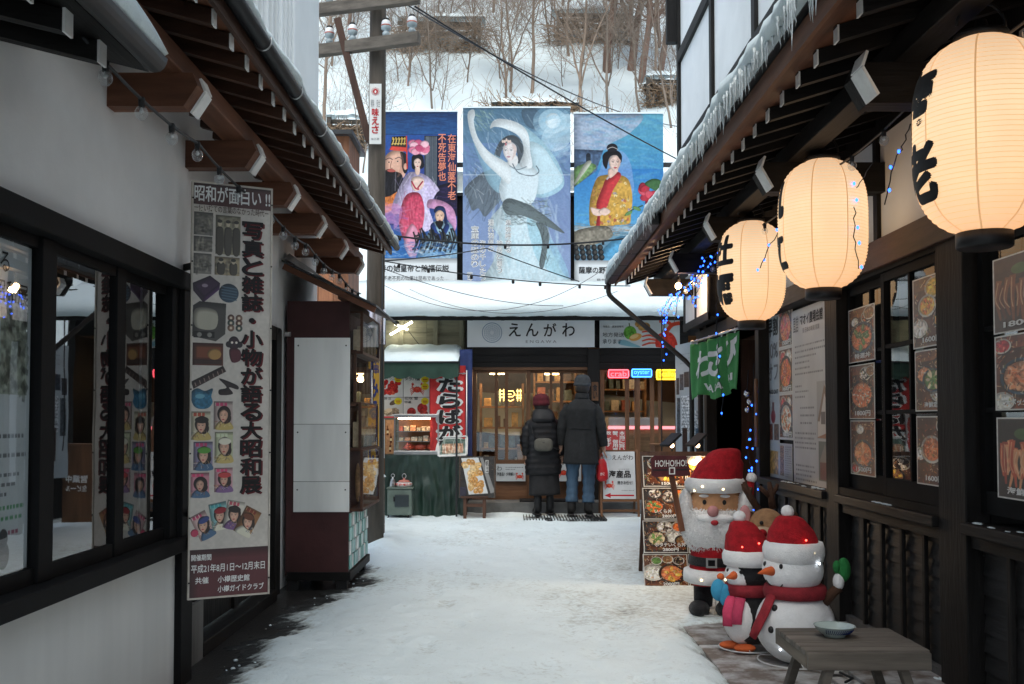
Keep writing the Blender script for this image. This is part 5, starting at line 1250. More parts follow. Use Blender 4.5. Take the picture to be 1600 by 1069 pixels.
def foodpic(seed, main, sides=(), w_=110, h=150, bgc='#8a4416', box=None, border=3, tray=True, mainpos=(.5, .56), mr=.45):
    p = Pic(w_, h, '#d8d6d0', seed=seed); p.shade = .3; rg = random.Random(seed)
    p.rect(border, border, w_ - border, h - border, bgc); 
    for k in range(12): p.rect(border, border + k * h / 12, w_ - border, border + k * h / 12 + 2, '#1a0c08', .25)
    if tray: p.poly([(w_ * .12, h * .2), (w_ * .9, h * .16), (w_ * .95, h * .9), (w_ * .07, h * .9)], '#5e2c12', smooth=False)
    for (x, y, r, what) in sides: bowl(p, x * w_, y * h, r * w_ * 1.25, what, rg, rg.choice(['#e8e4da', '#dcd8d0', '#39404a', '#23150f']))
    if len(sides) < 3:
        for k in range(3 - len(sides)): bowl(p, rg.choice((.14, .84, .2, .8)) * w_, rg.choice((.14, .88)) * h, rg.uniform(.16, .22) * w_, [rg.choice(['egg', 'squid', 'green', 'tuna', 'rice', 'soup'])], rg, '#e2dccf')
    bowl(p, mainpos[0] * w_, mainpos[1] * h, mr * w_, main, rg, rg.choice(['#231512', '#d8d4cc', '#31506a']), .85)
    p.strokes(150, (border, border, w_ - border, h - border), 9, 2.2, ['#ffe0ac', '#f4a24c', '#b84a18', '#32140a', '#fff4e0', '#7c8a3a'], (0, 3.1), 1.3); p.poly([(w_ * .55, 0), (w_ * .7, 0), (w_ * .4, h), (w_ * .3, h)], '#fff2e0', .10, smooth=False)  # speckled food detail; the pale slanting band is glare painted into the print
    p.rect(0, 0, w_, border, '#d8d6d0'); p.rect(0, h - border, w_, h, '#d8d6d0'); p.rect(0, 0, border, h, '#d8d6d0'); p.rect(w_ - border, 0, w_, h, '#d8d6d0')
    p.wash(.06, 9); return p.out()
def legpic(seed, w_=110, h=150, bgc='#1c120e', col=('#c9502a', '#e0783c', '#a83a20', '#e8a070'), n=16):
    p = Pic(w_, h, '#d8d6d0', seed=seed); rg = random.Random(seed); p.rect(3, 3, w_ - 3, h - 3, bgc); p.strokes(60, (5, 5, w_ - 5, h - 5), 40, 4, ['#2a1a12', '#3a2418', '#0f0a08'], (-.3, .3), .5)
    for k in range(n):
        x = w_ * (.12 + .76 * k / n); y = h * rg.uniform(.25, .4); d = rg.uniform(-8, 8)
        p.line([(x, y), (x + d, h * .55), (x - d * .5, h * rg.uniform(.7, .9))], 13, rg.choice(col), 1, True, 4); p.line([(x - 2, y + 4), (x + d - 2, h * .55), (x - d * .5 - 1, h * .68)], 2, '#f4cfa8', .7)
    p.ell(w_ * .5, h * .2, w_ * .16, h * .07, '#4f7a38', .8); p.rect(0, 0, w_, 3, '#d8d6d0'); p.rect(0, h - 3, w_, h, '#d8d6d0'); p.rect(0, 0, 3, h, '#d8d6d0'); p.rect(w_ - 3, 0, w_, h, '#d8d6d0'); p.wash(.08, 8); return p.out()
def crabshape(p, x, y, s, c='#d2412e', c2='#ef8a6a'):
    for sg in (-1, 1):
        for k in range(4):
            a = -.5 + k * .42; p.line([(x + sg * s * .5, y + s * (.0 + .1 * k)), (x + sg * s * (1.1 - .05 * k), y - s * .25 + s * .32 * k), (x + sg * s * (1.35 - .08 * k), y + s * (.1 + .32 * k))], s * .17, c, 1, True, s * .06)
        p.line([(x + sg * s * .45, y - s * .25), (x + sg * s * .95, y - s * .5), (x + sg * s * .8, y - s * .95)], s * .2, c); p.poly([(x + sg * s * .6, y - s * .9), (x + sg * s * .85, y - s * 1.35), (x + sg * s * .95, y - s * 1.1), (x + sg * s * 1.1, y - s * 1.2), (x + sg * s * .98, y - s * .82)], c)
    p.poly([(x - s * .62, y - s * .1), (x - s * .4, y - s * .48), (x, y - s * .55), (x + s * .4, y - s * .48), (x + s * .62, y - s * .1), (x + s * .4, y + s * .42), (x, y + s * .52), (x - s * .4, y + s * .42)], c, tex=.2)
    p.poly([(x - s * .4, y - s * .15), (x, y - s * .4), (x + s * .35, y - s * .2), (x, y)], c2, .5); p.ell(x - s * .15, y - s * .52, s * .06, s * .08, '#1a1010'); p.ell(x + s * .15, y - s * .52, s * .06, s * .08, '#1a1010')
def dashes(p, x0, y0, x1, y1, n, col='#55524e', wd=1.6, seed=1, al=.8):
    """lines of print too small to read in the photograph"""
    rg = random.Random(seed)
    for i in range(n):
        y = y0 + (y1 - y0) * (i + .5) / n; x = x0; e = x1 - (rg.random() ** 3) * (x1 - x0) * .6
        while x < e:
            l = rg.uniform(1.2, 2.6); p.line([(x, y), (min(x + l, e), y)], wd, col, al * rg.uniform(.6, 1), False); x += l + rg.uniform(.5, 1.1)
# ------------------------------------------------------------------ shop that closes the lane
FY = 13.7
SH = thing('seafood_shop', 'low snow-roofed shop with brown sliding doors at the end of the lane', 'shop', (.5, 14.5, 0))
def wbox(name, m, x0, y0, x1, y1, Yf, Yb, parent=None, bevel=0):
    """box whose front face covers the given photo rectangle at depth Yf"""
    a = atY(x0, y1, Yf); b = atY(x1, y0, Yf)
    return one(name, m, SH if parent is None else parent, 'box', a.x, b.x, Yf, Yb, a.z, b.z, bevel=bevel)
zg = -.02
# left half: olive siding
zt = atY(600, 492, 13.9).z
i = 0; z = zg
while z < zt + .1:
    for a, b in ((-2.6, -1.15), (-1.145, -.57)):
        one('siding_board', M['oliveX'], SH, 'add', [(a, 13.86, z), (b, 13.86, z), (b, 13.90, z), (a, 13.90, z), (a, 13.885, z + .215), (b, 13.885, z + .215), (b, 13.91, z + .215), (a, 13.91, z + .215)],
            [(3, 2, 1, 0), (4, 5, 6, 7), (0, 1, 5, 4), (1, 2, 6, 5), (2, 3, 7, 6), (3, 0, 4, 7)])
    z += .21
for x in (-1.5, -1.02, -.66): one('siding_post', M['oliveZ'], SH, 'box', x - .03, x + .03, 13.825, 13.858, 1.9, zt + .1)
one('back_wall', M['blackZ'], SH, 'box', -2.6, 2.9, 16.6, 16.7, 0, 3.2)
sw_ = MB(); sw_.box(-2.6, -2.5, 13.92, 16.6, 0, 3.1); sw_.box(2.8, 2.9, 13.8, 16.6, 0, 3.1); sw_.box(-.62, -.52, 13.92, 16.6, 0, 2.9); sw_.build('side_wall', M['blackZ'], SH)
# posts, lintels
wbox('post', M['darkZ'], 727, 495, 738, 812, FY - .02, FY + .12); wbox('post', M['darkZ'], 919, 545, 937, 812, FY - .04, FY + .12); wbox('post', M['darkZ'], 1062, 545, 1075, 812, FY - .02, FY + .12)
for j, (a, b) in enumerate([(543.3, 554.5), (555, 566), (566.5, 577)]):
    wbox('lintel_board', M['darkX'], 738.2, a, 918.8, b, FY - .012 + .006 * j, FY + .1); wbox('lintel_board', M['darkX'], 937.2, a, 1061.5, b, FY - .012 + .006 * j, FY + .1)
wbox('head_board', M['blackX'], 727, 494, 1075, 543, FY + .01, FY + .1)
# sliding doors
def leaf(x0, x1, stiles, Y, y0=578, ym=719, yb=785):
    wbox('door_stile', M['doorZ'], x0, y0, x0 + 6, yb, Y, Y + .035, bevel=.003); wbox('door_stile', M['doorZ'], x1 - 6, y0, x1, yb, Y, Y + .035, bevel=.003)
    wbox('door_rail', M['doorX'], x0 + 6.1, y0, x1 - 6.1, y0 + 5, Y, Y + .035); wbox('door_rail', M['doorX'], x0 + 6.1, ym, x1 - 6.1, ym + 7, Y, Y + .035)
    wbox('kick_panel', M['doorX'], x0 + 6.1, ym + 7.2, x1 - 6.1, yb, Y + .01, Y + .03)
    e = [x0 + 6.1] + [v for s_ in stiles for v in s_] + [x1 - 6.1]
    for a, b in stiles: wbox('door_stile', M['doorZ'], a, y0 + 5.1, b, ym - .1, Y + .004, Y + .03)
    for a, b in zip(e[::2], e[1::2]):
        p, q = atY(a, ym, Y), atY(b, y0 + 5, Y); one('pane', M['glass'], SH, 'quad', (p.x, Y + .017, p.z), (q.x, Y + .017, p.z), (q.x, Y + .017, q.z), (p.x, Y + .017, q.z))
leaf(738.5, 829, [(773, 778), (789, 794)], FY + .02); leaf(822, 918.5, [(859, 863), (875, 880)], FY + .07)
leaf(938, 1000, [(977, 983), (992, 996)], FY + .02); leaf(994, 1062, [(1016, 1022), (1029, 1034)], FY + .07)
wbox('door_frame', M['doorX'], 738.3, 574, 918.6, 578, FY - .02, FY + .1)
one('step', mat('grey_stone_step', (.13, .13, .125), .7, .3, 4, .3), SH, 'box', -.55, 2.9, 13.22, 13.68, -.03, atY(800, 785, 13.22).z, bevel=.01)
one('door_sill', M['darkX'], SH, 'box', -.55, 2.9, 13.681, 13.83, -.03, atY(800, 785.5, 13.7).z)
# shop room behind the glass
warm = mat('warm_wall', (.16, .09, .045), .8, .3, 4, .1); shelfw = wood('shelf_wood', (.28, .15, .07), 'X')
rm = MB(); rm.quad((-.5, 16.55, .1), (2.79, 16.55, .1), (2.79, 16.55, 2.5), (-.5, 16.55, 2.5)); rm.quad((-.5, 13.85, .12), (2.79, 13.85, .12), (2.79, 16.55, .12), (-.5, 16.55, .12)); rm.quad((-.5, 13.85, 2.45), (2.79, 13.85, 2.45), (2.79, 16.55, 2.45), (-.5, 16.55, 2.45))
rm.quad((-.51, 13.85, .1), (-.51, 16.55, .1), (-.51, 16.55, 2.5), (-.51, 13.85, 2.5)); rm.build('shop_room', warm, SH)
GC = [mat('goods', c, .5, .4, 18, .2) for c in [(.5, .42, .3), (.35, .1, .06), (.6, .56, .5), (.1, .13, .12), (.5, .3, .1), (.12, .07, .05)]]
def shelf_unit(x0, x1, Y, zs, dep=.3, seed=1):
    s_ = thing('display_shelf', 'wooden shelf of packed goods behind the %s' % ('left door leaf' if x0 < .2 else 'middle door leaf' if x0 < 1 else 'neon signs'), 'shelf', ((x0 + x1) / 2, Y, .12)); rg = random.Random(seed)
    for x in (x0, x1 - .03): one('upright', shelfw, s_, 'box', x, x + .03, Y, Y + dep, .12, zs[-1] + .35)
    for z in zs:
        sh_ = one('shelf_board', shelfw, s_, 'box', x0 + .031, x1 - .031, Y, Y + dep, z, z + .025)
        x = x0 + .06
        while x < x1 - .12:
            wd = rg.uniform(.06, .13); hh = rg.uniform(.1, .24); one('package', rg.choice(GC), sh_, 'box', x, x + wd, Y + .03, Y + dep * .7, z + .026, z + hh, bevel=.006); x += wd + rg.uniform(.01, .05)
    return s_
shelf_unit(-.42, .22, 14.3, [.55, .85, 1.15, 1.45], seed=1); shelf_unit(.38, 1.05, 15.4, [.5, .85, 1.2, 1.55, 1.85], seed=2); shelf_unit(1.3, 2.2, 15.9, [.6, 1.0, 1.4, 1.75], seed=3)
one('board', shelfw, tag(thing('wooden_bench', 'plain orange-brown wooden bench seen through the middle door pane', 'bench', (.25, 14.4, .12))), 'box', .12, .62, 14.2, 14.6, .62, .92, bevel=.01)
LAMP = emit('lamp_glow', (1, .72, .36), 6)
def pendant(u, v, Y, lab, e=10):
    p = atY(u, v, Y); r = thing('pendant_lamp', lab, 'lamp', tuple(p), 'small warm ceiling lamps in the shop')
    one('shade', LAMP, r, 'box', p.x - .05, p.x + .05, Y - .03, Y + .03, p.z - .025, p.z + .025, bevel=.01)
    one('cord', M['black'], r, 'box', p.x - .006, p.x + .006, Y - .006, Y + .006, p.z + .026, 2.45)
    l = bpy.data.lights.new('lamp_light', 'POINT'); l.energy = e; l.color = (1, .62, .30); l.shadow_soft_size = .05
    o = bpy.data.objects.new('lamp_light', l); COL.objects.link(o); o.parent = r; o.location = (0, -.02, -.09)
pendant(770.5, 582.5, 14.2, 'first small warm lamp behind the leftmost door pane', 3); pendant(783, 582.5, 14.2, 'second small warm lamp beside the left door stile', 3); pendant(856, 583, 14.6, 'small warm lamp over the woman in the maroon hat', 4); pendant(868, 583, 14.8, 'small warm lamp close to the grey cap', 4); pendant(1004, 585, 15.2, 'dim warm lamp behind the blue neon sign', 3)
# counter with rosy light strip behind the neon signs
CT = thing('service_counter', 'pale counter with a rosy light strip behind the neon signs', 'counter', (1.75, 14.2, .12))
a = atY(950, 700, 14.1); b = atY(1032, 652, 14.1)
one('front', wood('counter_wood', (.35, .22, .12), 'X'), CT, 'box', a.x, b.x + .3, 14.1, 14.5, .12, atY(950, 672, 14.1).z)
one('top', mat('white_counter', (.7, .66, .64), .3, .05, 5, 0), CT, 'box', a.x, b.x, 14.08, 14.5, atY(950, 669.8, 14.1).z, b.z, bevel=.02)
one('light_strip', emit('rosy_light', (1, .20, .22), 1.6), CT, 'box', a.x, b.x + .28, 14.075, 14.09, atY(950, 669.5, 14.1).z - .01, atY(950, 666, 14.1).z)

# lean-to roof with deep snow
ze = atY(800, 494, 13.1).z
mb = MB(); mb.prism([(13.08, ze), (13.08, ze + .025), (14.62, ze + .55), (14.62, ze + .50)], (-2.8, 0, 0), (0, 1, 0), (0, 0, 1), 5.8)
mb.build('roof', M['roof'], SH)
one('eave_board', M['blackX'], SH, 'box', -2.8, 3.0, 13.085, 13.12, ze - .055, ze - .001)
k = 0
x = -2.6
while x < 2.9: one('rafter', M['darkY'], SH, 'beam', (x, 13.13, ze - .03), (x, 13.82, ze + .20), .045, .055); x += .42
R = []
n = 120
for i in range(n + 1):
    x = -2.8 + 5.8 * i / n; t = .19 * (1 + .12 * N(x * 1.3, 5) + .1 * N(x * 5, 5)); sag = .02 * N(x * 3, 9) + .012 * N(x * 11, 3)
    R.append([Vector((x, y, z)) for y, z in [(14.6, ze + .53), (14.6, ze + .60 + t * .45 + .03 * N(x * 2.5, 1.5)), (14.2, ze + .40 + t * .8), (13.5, ze + .17 + t), (13.15, ze + .045 + t), (13.03 + sag, ze + .02 + t * .85), (12.99 + sag, ze + .015 + t * .45), (13.02 + sag, ze - .01 + sag), (13.09, ze + .027)]])
mb = MB(); mb.rings(R); mb.build('roof_snow', M['snow'], SH, True)
# black upper front behind the billboards, snow on its ledge
a = atY(585, 450, 14.8); b = atY(1075, 308, 14.8)
one('upper_front', M['blackX'], SH, 'box', a.x, b.x, 14.8, 15.0, 3.0, b.z)
one('ledge', M['gutter'], SH, 'box', a.x - .05, b.x + .05, 14.72, 15.05, b.z + .001, b.z + .05)
mb = MB(); mb.grid(lambda u, q: (a.x - .05 + (b.x - a.x + .1) * u, 14.70 + 1.1 * q, b.z + .06 + .34 * sin(pi / 2 * min(1, q * 6)) + .05 * N(u * 9, q * 2)), 60, 12); mb.build('roof_snow', M['snow'], SH, True)
one('rail', M['gutter'], SH, 'box', a.x, b.x, 14.76, 14.79, atY(700, 262, 14.8).z, atY(700, 255, 14.8).z)

# ------------------------------------------------------------------ billboards
def billboard(x0, y0, x1, y1, arr, lab, seam=None):
    fr = frameY(x0, y0, x1, y1, 14.62)
    r = thing('billboard', lab, 'billboard', tuple(fr.o), 'painted legend billboards over the shop')
    panel('panel', fr, imgmat('billboard_print', arr, .5, .04, gain=.80), r, .05, M['black'])
    b = MB(); b.box(fr.o.x - .006, fr.o.x + fr.w + .006, 14.61, 14.68, fr.o.z + fr.h + .001, fr.o.z + fr.h + .022); b.build('snow_cap', M['snow'], r)
    for u in (.2, .8): one('support', M['gutter'], r, 'box', fr.o.x + fr.w * u - .02, fr.o.x + fr.w * u + .02, 14.69, 14.74, fr.o.z - .2, fr.o.z + fr.h * .95)
    one('bottom_rail', M['black'], r, 'box', fr.o.x, fr.o.x + fr.w, 14.60, 14.70, fr.o.z - .04, fr.o.z - .001)
    return r, fr
orange = mat('orange_ink', (.62, .20, .12), .6, .05, 5, 0)
r, fr = billboard(591, 175, 714.5, 446.5, art_emperor(), 'painted billboard of a bearded ruler, a lady in red and an old man')
def V1(y): return 1 - (y - 47) / 858.0
def U1(x): return (x - 95) / 392.0
t = Text(fr); t.column('在東海仙薬不老', U1(440), V1(482), U1(480), V1(155), .012); t.column('不死告夢也', U1(392), V1(388), U1(431), V1(155), .012); t.build(orange, r)
t = Text(fr); t.fit('秦の始皇帝と除福伝説', U1(100), V1(838), U1(447), V1(802), .02); t.fit('…不老不死の仙薬は昆布であった…', U1(100), V1(880), U1(443), V1(857)); t.build(M['ink'], r)
r, fr = billboard(723, 169, 891, 450, art_dancer(), 'painted billboard of a white-robed dancer with long dark hair')
def U2(x): return (x - 513) / 525.0
def V2(y): return 1 - (y - 28) / 879.0
t = Text(fr); t2 = Text(fr, .002)
for s_, x, ya, yb in [('卑弥呼なる', 735, 575, 735), ('神秘と想う', 692, 675, 835), ('濡れ羽根の', 650, 575, 730), ('海の千したう', 610, 675, 870), ('宝庫のほのり', 572, 605, 805), ('花子', 548, 830, 890)]:
    w2 = 13 if x != 572 else 17
    t.column(s_, U2(x - w2), V2(yb), U2(x + w2), V2(ya), .0)
    t2.column(s_, U2(x - w2 - 2), V2(yb + 2), U2(x + w2 + 2), V2(ya - 2), .05)
t.build(M['grey_ink'], r); t2.build(M['white_ink'], r)
r, fr = billboard(897.5, 178, 1036, 449, art_kimono(), 'painted billboard of a lady in a golden kimono above a harbour')
t = Text(fr); t.fit('薩摩の野望と昆布の戦', .05, .078, .80, .118, .02); t.fit('…昆布が成した明治維新…', .20, .022, .80, .05); t.build(M['ink'], r)

# ------------------------------------------------------------------ shop signs
q = frameY(730, 499, 929, 542.5, FY - .06)
S1 = thing('shop_sign', 'wide white shop sign with a blue ring emblem and black brush kana', 'sign', tuple(q.o))
panel('board', q, mat('sign_white', (.66, .69, .71), .45, .03, 3, .02), S1, .05, M['black'])
t = Text(q); kx = [(.325, .42), (.46, .56), (.60, .70), (.745, .845)]
for ch, (a, b) in zip('えんがわ', kx): t.fit(ch, a, .38, b, .86, .015)
t.build(M['ink'], S1)
t = Text(q); t.fit('E N G A W A', .46, .15, .70, .25); t.build(M['grey_ink'], S1)
blue = mat('blue_ink', (.05, .16, .30), .6, .05, 5, 0); mb = MB()
c_ = q.p(.195, .52, .003)
def ringq(mb, c_, q, r0, r1, n, duty=1.0, aspect=1):
    for k in range(n):
        a0 = 2 * pi * k / n; a1 = a0 + 2 * pi / n * duty; P = []
        st = max(1, int(48 / n))
        for j in range(st):
            b0, b1 = a0 + (a1 - a0) * j / st, a0 + (a1 - a0) * (j + 1) / st
            mb.quad(*[c_ + q.ux * (cos(b_) * r_) + q.uy * (sin(b_) * r_) for b_, r_ in ((b0, r0), (b0, r1), (b1, r1), (b1, r0))][::-1])
R0 = q.h * .36
for f, n, d in ((1, 1, 1), (.80, 22, .7), (.62, 18, .7), (.44, 14, .7), (.3, 10, .7)): ringq(mb, c_, q, R0 * (f - .06), R0 * f, n, d)
mb.build('emblem', blue, S1)
# seafood delivery sign
p = Pic(250, 88, '#cdd3d4', (937, 500, 1062, 543.5), 8)
p.wash(.03, 20); p.ell(984.5, 520, 10, 10.5, '#5d9a3a', tex=.3); p.line([(984, 510), (983, 505)], 1.5, '#4a5a2a'); p.ell(993, 527, 10, 5.5, '#e0a050', 1, -.3); p.ell(991, 526, 7, 3, '#f0d090', 1, -.3); p.ell(1000, 506.5, 8, 5.5, '#b98a4a', tex=.25); p.ell(1009, 510, 7, 6, '#a87a3e', tex=.25); p.ell(1003, 512, 6, 5, '#c59a5a', tex=.25)
p.poly([(966, 534), (975, 531), (990, 537), (1000, 541), (997, 543), (980, 541), (968, 538)], '#7fb0bc'); 
for k in range(4): p.line([(1032, 527 + k * 3), (1016, 518 + k * 6), (1003, 519 + k * 7)], 4, '#d2482f', 1, True, 2); p.line([(1030, 526 + k * 3), (1016, 517 + k * 6)], 1, '#f0a080', .8, False)
p.poly([(1024, 540), (1026, 526), (1036, 519), (1048, 520), (1056, 530), (1056, 543), (1030, 543)], '#d03a2a', tex=.2); p.line([(1040, 520), (1050, 508), (1062, 505)], 6, '#d2482f'); p.line([(1050, 508), (1040, 502), (1030, 502)], 5, '#d2482f')
q = frameY(937, 500, 1062, 543.5, FY - .055)
S2 = thing('produce_sign', 'white sign with melon, potatoes and red crab offering mail order', 'sign', tuple(q.o))
panel('board', q, imgmat('produce_print', p.out(), gain=.8), S2, .045, M['black'])
t = Text(q); t.fit('地方発送', .035, .38, .305, .55, .01); t.fit('承ります', .035, .14, .275, .31, .01); t.fit('海産品・農産品販売', .04, .72, .30, .80); t.build(M['ink'], S2)
# neon signs
def neon(x0, y0, x1, y1, txt, col, lab, st=2.4):
    q = frameY(x0, y0, x1, y1, FY - .045); r = thing('neon_sign', lab, 'neon sign', tuple(q.o), 'neon signs in the shop window')
    m_ = emit('neon_' + txt, col, st); mdim = emit('neon_glow_' + txt, col, st * .006)
    P = [(.03, .08), (.97, .08), (1, .2), (1, .8), (.97, .92), (.03, .92), (0, .8), (0, .2), (.03, .08)]
    mb = MB(); mb.tube([q.p(u, v) for u, v in P], .008, 6, cap=False); mb.build('tube_frame', m_, r, True)
    panel('backing', q, mdim, r, .004, mdim, -.014)
    t = Text(q, .006); t.fit(txt, .1, .2, .9, .8, 0); t.build(m_, r)
    for u in (.2, .8): one('wire', M['cable'], r, 'box', q.p(u, 1).x - .002, q.p(u, 1).x + .002, FY - .047, FY - .043, q.o.z + q.h * .95, q.o.z + q.h + .06)
neon(951, 577, 982, 591, 'crab', (1, .10, .13), 'red neon sign spelling crab'); neon(987.5, 576, 1018, 590, 'oyster', (.06, .30, 1), 'blue neon sign spelling oyster'); neon(1026, 577, 1066, 594, 'Scallops', (1, .62, .03), 'yellow neon sign spelling Scallops', 2.2)
ne = thing('neon_emblem', 'golden neon emblem glowing behind the shop door pane', 'neon sign', tuple(atY(797, 625, 13.85)))
q = frameY(780, 608, 815, 628, 13.83); mb = MB()
for L in ([(0, .85), (.22, .85)], [(0, .6), (.24, .6)], [(.0, .35), (.24, .35)], [(.04, 1), (.04, .05)], [(.2, 1), (.2, .05)], [(.36, .85), (.62, .85), (.7, .6), (.6, .4), (.36, .4)], [(.36, .6), (.55, .6)], [(.34, .2), (.5, .05), (.66, .2)], [(.76, .85), (1, .85)], [(.74, .5), (1, .5)], [(.82, 1), (.82, .05)], [(.95, 1), (.95, .05)], [(.76, .3), (1, .3)]):
    mb.tube([q.p(u, v) for u, v in L], .0075, 5, cap=False)
mb.build('tube_lettering', emit('gold_neon', (1, .62, .16), 2.5), ne, True)
# wooden name plate on the post
q = frameY(924.5, 597, 935, 626, FY - .06); NP = thing('name_plate', 'small upright wooden name plate on the dark shop post', 'sign', tuple(q.o)); panel('plate', q, M['doorZ'], NP, .015, M['doorZ']); t = Text(q); t.column('食い', .15, .1, .85, .9, .02); t.build(M['ink'], NP)
# crab boards under the door panes
def crabboard(x0, x1, lab, withtext):
    q = frameY(x0, 725, x1, 752, FY - .02); p = Pic(140, 84, '#ccd2d4', (0, 0, 46, 27), 12)
    if withtext: dashes(p, 15, 4, 43, 10, 2, '#4a4a4a', 1, 3); p.rect(1, 12, 32, 19.5, '#22201f', .0); crabshape(p, 37, 20, 5)
    else: crabshape(p, 13, 14, 7.5); crabshape(p, 34, 15, 6); dashes(p, 20, 22, 44, 25, 1, '#4a4a4a', 1, 4)
    r = thing('crab_board', lab, 'board', tuple(q.o), 'crab boards under the door panes'); panel('board', q, imgmat('crab_print', p.out(), gain=.8), r, .01)
    if withtext: t = Text(q); t.fit('わ', .02, .60, .2, .9); t.fit('海産品！夕時解い！', .03, .30, .68, .52, .02); t.build(M['ink'], r)
crabboard(775, 821, 'white crab board with black lettering under the left door leaf', True); crabboard(870, 908, 'white board with two red crabs between the couple', False)
# red notice
q = frameY(944.5, 672, 977.5, 706, FY - .05); RN = thing('red_notice', 'red notice with white vertical lettering under the neon signs', 'notice', tuple(q.o)); panel('sheet', q, mat('red_sheet', (.42, .05, .05), .6, .1, 5, .05), RN, .006)
t = Text(q); t.column('本当に旨い', .70, .0, .96, .96, .02); t.column('蟹、御用意', .38, .0, .64, .96, .02); t.column('致します。', .06, .05, .32, .96, .02); t.build(M['white_ink'], RN)

# fluorescent fitting on the siding
FL = thing('fluorescent_lamp', 'lit fluorescent tube fitting high on the olive siding', 'lamp', tuple(atY(625, 512, 13.7)))
tube = emit('tube_light', (1, .93, .72), 12)
a, b = atY(610, 523, 13.74), atY(644, 503, 13.70); one('tube', tube, FL, 'tube', [a, b], .014, 8, smooth=True)
a, b = atY(617, 507, 13.76), atY(637, 515, 13.72); one('tube', tube, FL, 'tube', [a, b], .012, 8, smooth=True)
one('bracket', M['black'], FL, 'beam', atY(612, 497, 13.82), atY(622, 508, 13.74), .06, .04)
mb = MB(); mb.tube([atY(636, 514, 13.77), atY(648, 530, 13.79), atY(657, 541, 13.8)], .005, 5); mb.build('cord', M['cable'], FL)

# awning with its load of snow
AW = thing('awning', 'dark green stall awning with a scalloped hem and snow on top', 'awning', tuple(atY(655, 590, 13.2)))
green = mat('green_canvas', (.018, .05, .035), .7, .2, 6, .1, 50)
a, b = atY(588, 566, 12.85), atY(716, 566, 12.85); zb = atY(600, 545, 13.7).z
mb = MB(); mb.quad((a.x, 12.85, a.z), (b.x, 12.85, a.z), (b.x, 13.8, zb), (a.x, 13.8, zb)); mb.build('canvas', green, AW)
mb = MB(); n = 60; zl = atY(600, 588, 12.85).z
for i in range(n):
    x0_, x1_ = a.x + (b.x - a.x) * i / n, a.x + (b.x - a.x) * (i + 1) / n; f = lambda x: zl - .035 * abs(sin((x - a.x) * pi / .21)) 
    w0, w1 = .012 * sin(x0_ * 13), .012 * sin(x1_ * 13)
    mb.quad((x0_, 12.85 + w0, f(x0_)), (x1_, 12.85 + w1, f(x1_)), (x1_, 12.85, a.z), (x0_, 12.85, a.z))
mb.build('valance', green, AW, True)
for x in (a.x, b.x): one('side_flap', green, AW, 'add', [(x, 12.85, a.z), (x, 13.8, zb), (x, 13.8, zl), (x, 12.85, zl)], [(0, 1, 2, 3)])
mb = MB(); mb.tube([(a.x - .02, 12.84, a.z), (b.x + .02, 12.84, a.z)], .012, 8); mb.build('front_bar', M['gutter'], AW, True)
mb = MB(); mb.grid(lambda u, q: (a.x + (b.x - a.x) * u, 12.83 + .99 * q, a.z + (zb - a.z) * q + .012 + (.055 + .02 * N(u * 8, q * 3)) * (min(1, q * 6) * min(1, u * 14) * min(1, (1 - u) * 14)) ** .5), 50, 16); mb.build('snow_cap', M['snow'], AW, True)
for x in (a.x + .02, b.x - .02): one('pole', M['gutter'], AW, 'box', x - .012, x + .012, 12.86, 12.884, 0, a.z - .01)
# ------------------------------------------------------------------ stall under the awning
# wavy food placard
def wavy_top(fr, n=4): return None
p = Pic(250, 200, '#ddd8d0', (588, 583, 676, 653), 21)
rg = random.Random(4)
p.rect(588, 583, 676, 653, '#dcd6cc')
cells = [(589, 588, 629, 620), (631, 588, 670, 620), (589, 622, 629, 653), (631, 622, 670, 653)]
for (a, b, c, d), col in zip(cells, ('#e9e3da', '#efe9df', '#d9cfc0', '#e6dccf')): p.rect(a, b, c, d, col); p.wash(.02, 20)
for k in range(26): p.ell(608 + rg.gauss(0, 8), 607 + rg.gauss(0, 4.5), 5, 3.6, rg.choice(['#cf3a30', '#b82a26', '#e0604a']), 1, rg.uniform(0, 3), tex=.3)
crabshape(p, 652, 609, 8.5); 
for k in range(9): p.ell(608 + rg.gauss(0, 6), 642 + rg.gauss(0, 4), 7, 3.4, rg.choice(['#9a8066', '#c9ae8a', '#6f5a48']), 1, rg.uniform(-.6, .6), tex=.3)
p.ell(608, 641, 5, 3, '#e9c9a0'); p.ell(660, 638, 8, 8, '#b8302c', tex=.3); p.ell(643, 644, 7, 7, '#a8302a', tex=.3); p.ell(663, 647, 6, 6, '#c2443a', tex=.3)
for x, y in ((622, 592), (664, 593), (664, 604), (622, 627), (664, 627)): p.ell(x, y, 6, 5.5, '#e6d023'); p.line([(x - 3.5, y), (x + 3.5, y)], 1.4, '#b03a1a', .8, False); p.line([(x - 3, y + 2.5), (x + 3, y + 2.5)], 1, '#b03a1a', .8, False)
p.line([(590, 621), (672, 621)], .8, '#8a8078', 1, False); p.line([(630, 586), (630, 653)], .8, '#8a8078', 1, False); p.rect(671, 583, 676, 653, '#c01f28')
p.rect(588, 650.5, 676, 653, '#c01f28', .8)
q = frameY(588, 583, 676, 653, 13.25)
r = thing('food_placard', 'wavy-topped stall placard of four crab and shellfish photos', 'placard', tuple(q.o)); panel('board', q, imgmat('placard_print', p.out(), gain=.85), r, .012)
n = 48; mb = MB(); P = []
for i in range(n + 1):
    u = i / n; P.append((u, 1.0 + .055 * abs(sin(u * pi * 3.5))))
mb.add([q.p(u, .999, -.003) for u, v in P] + [q.p(u, v, -.003) for u, v in P], [(i, i + 1, n + 2 + i, n + 1 + i) for i in range(n)]); mb.build('wavy_edge', M['paper'], r)
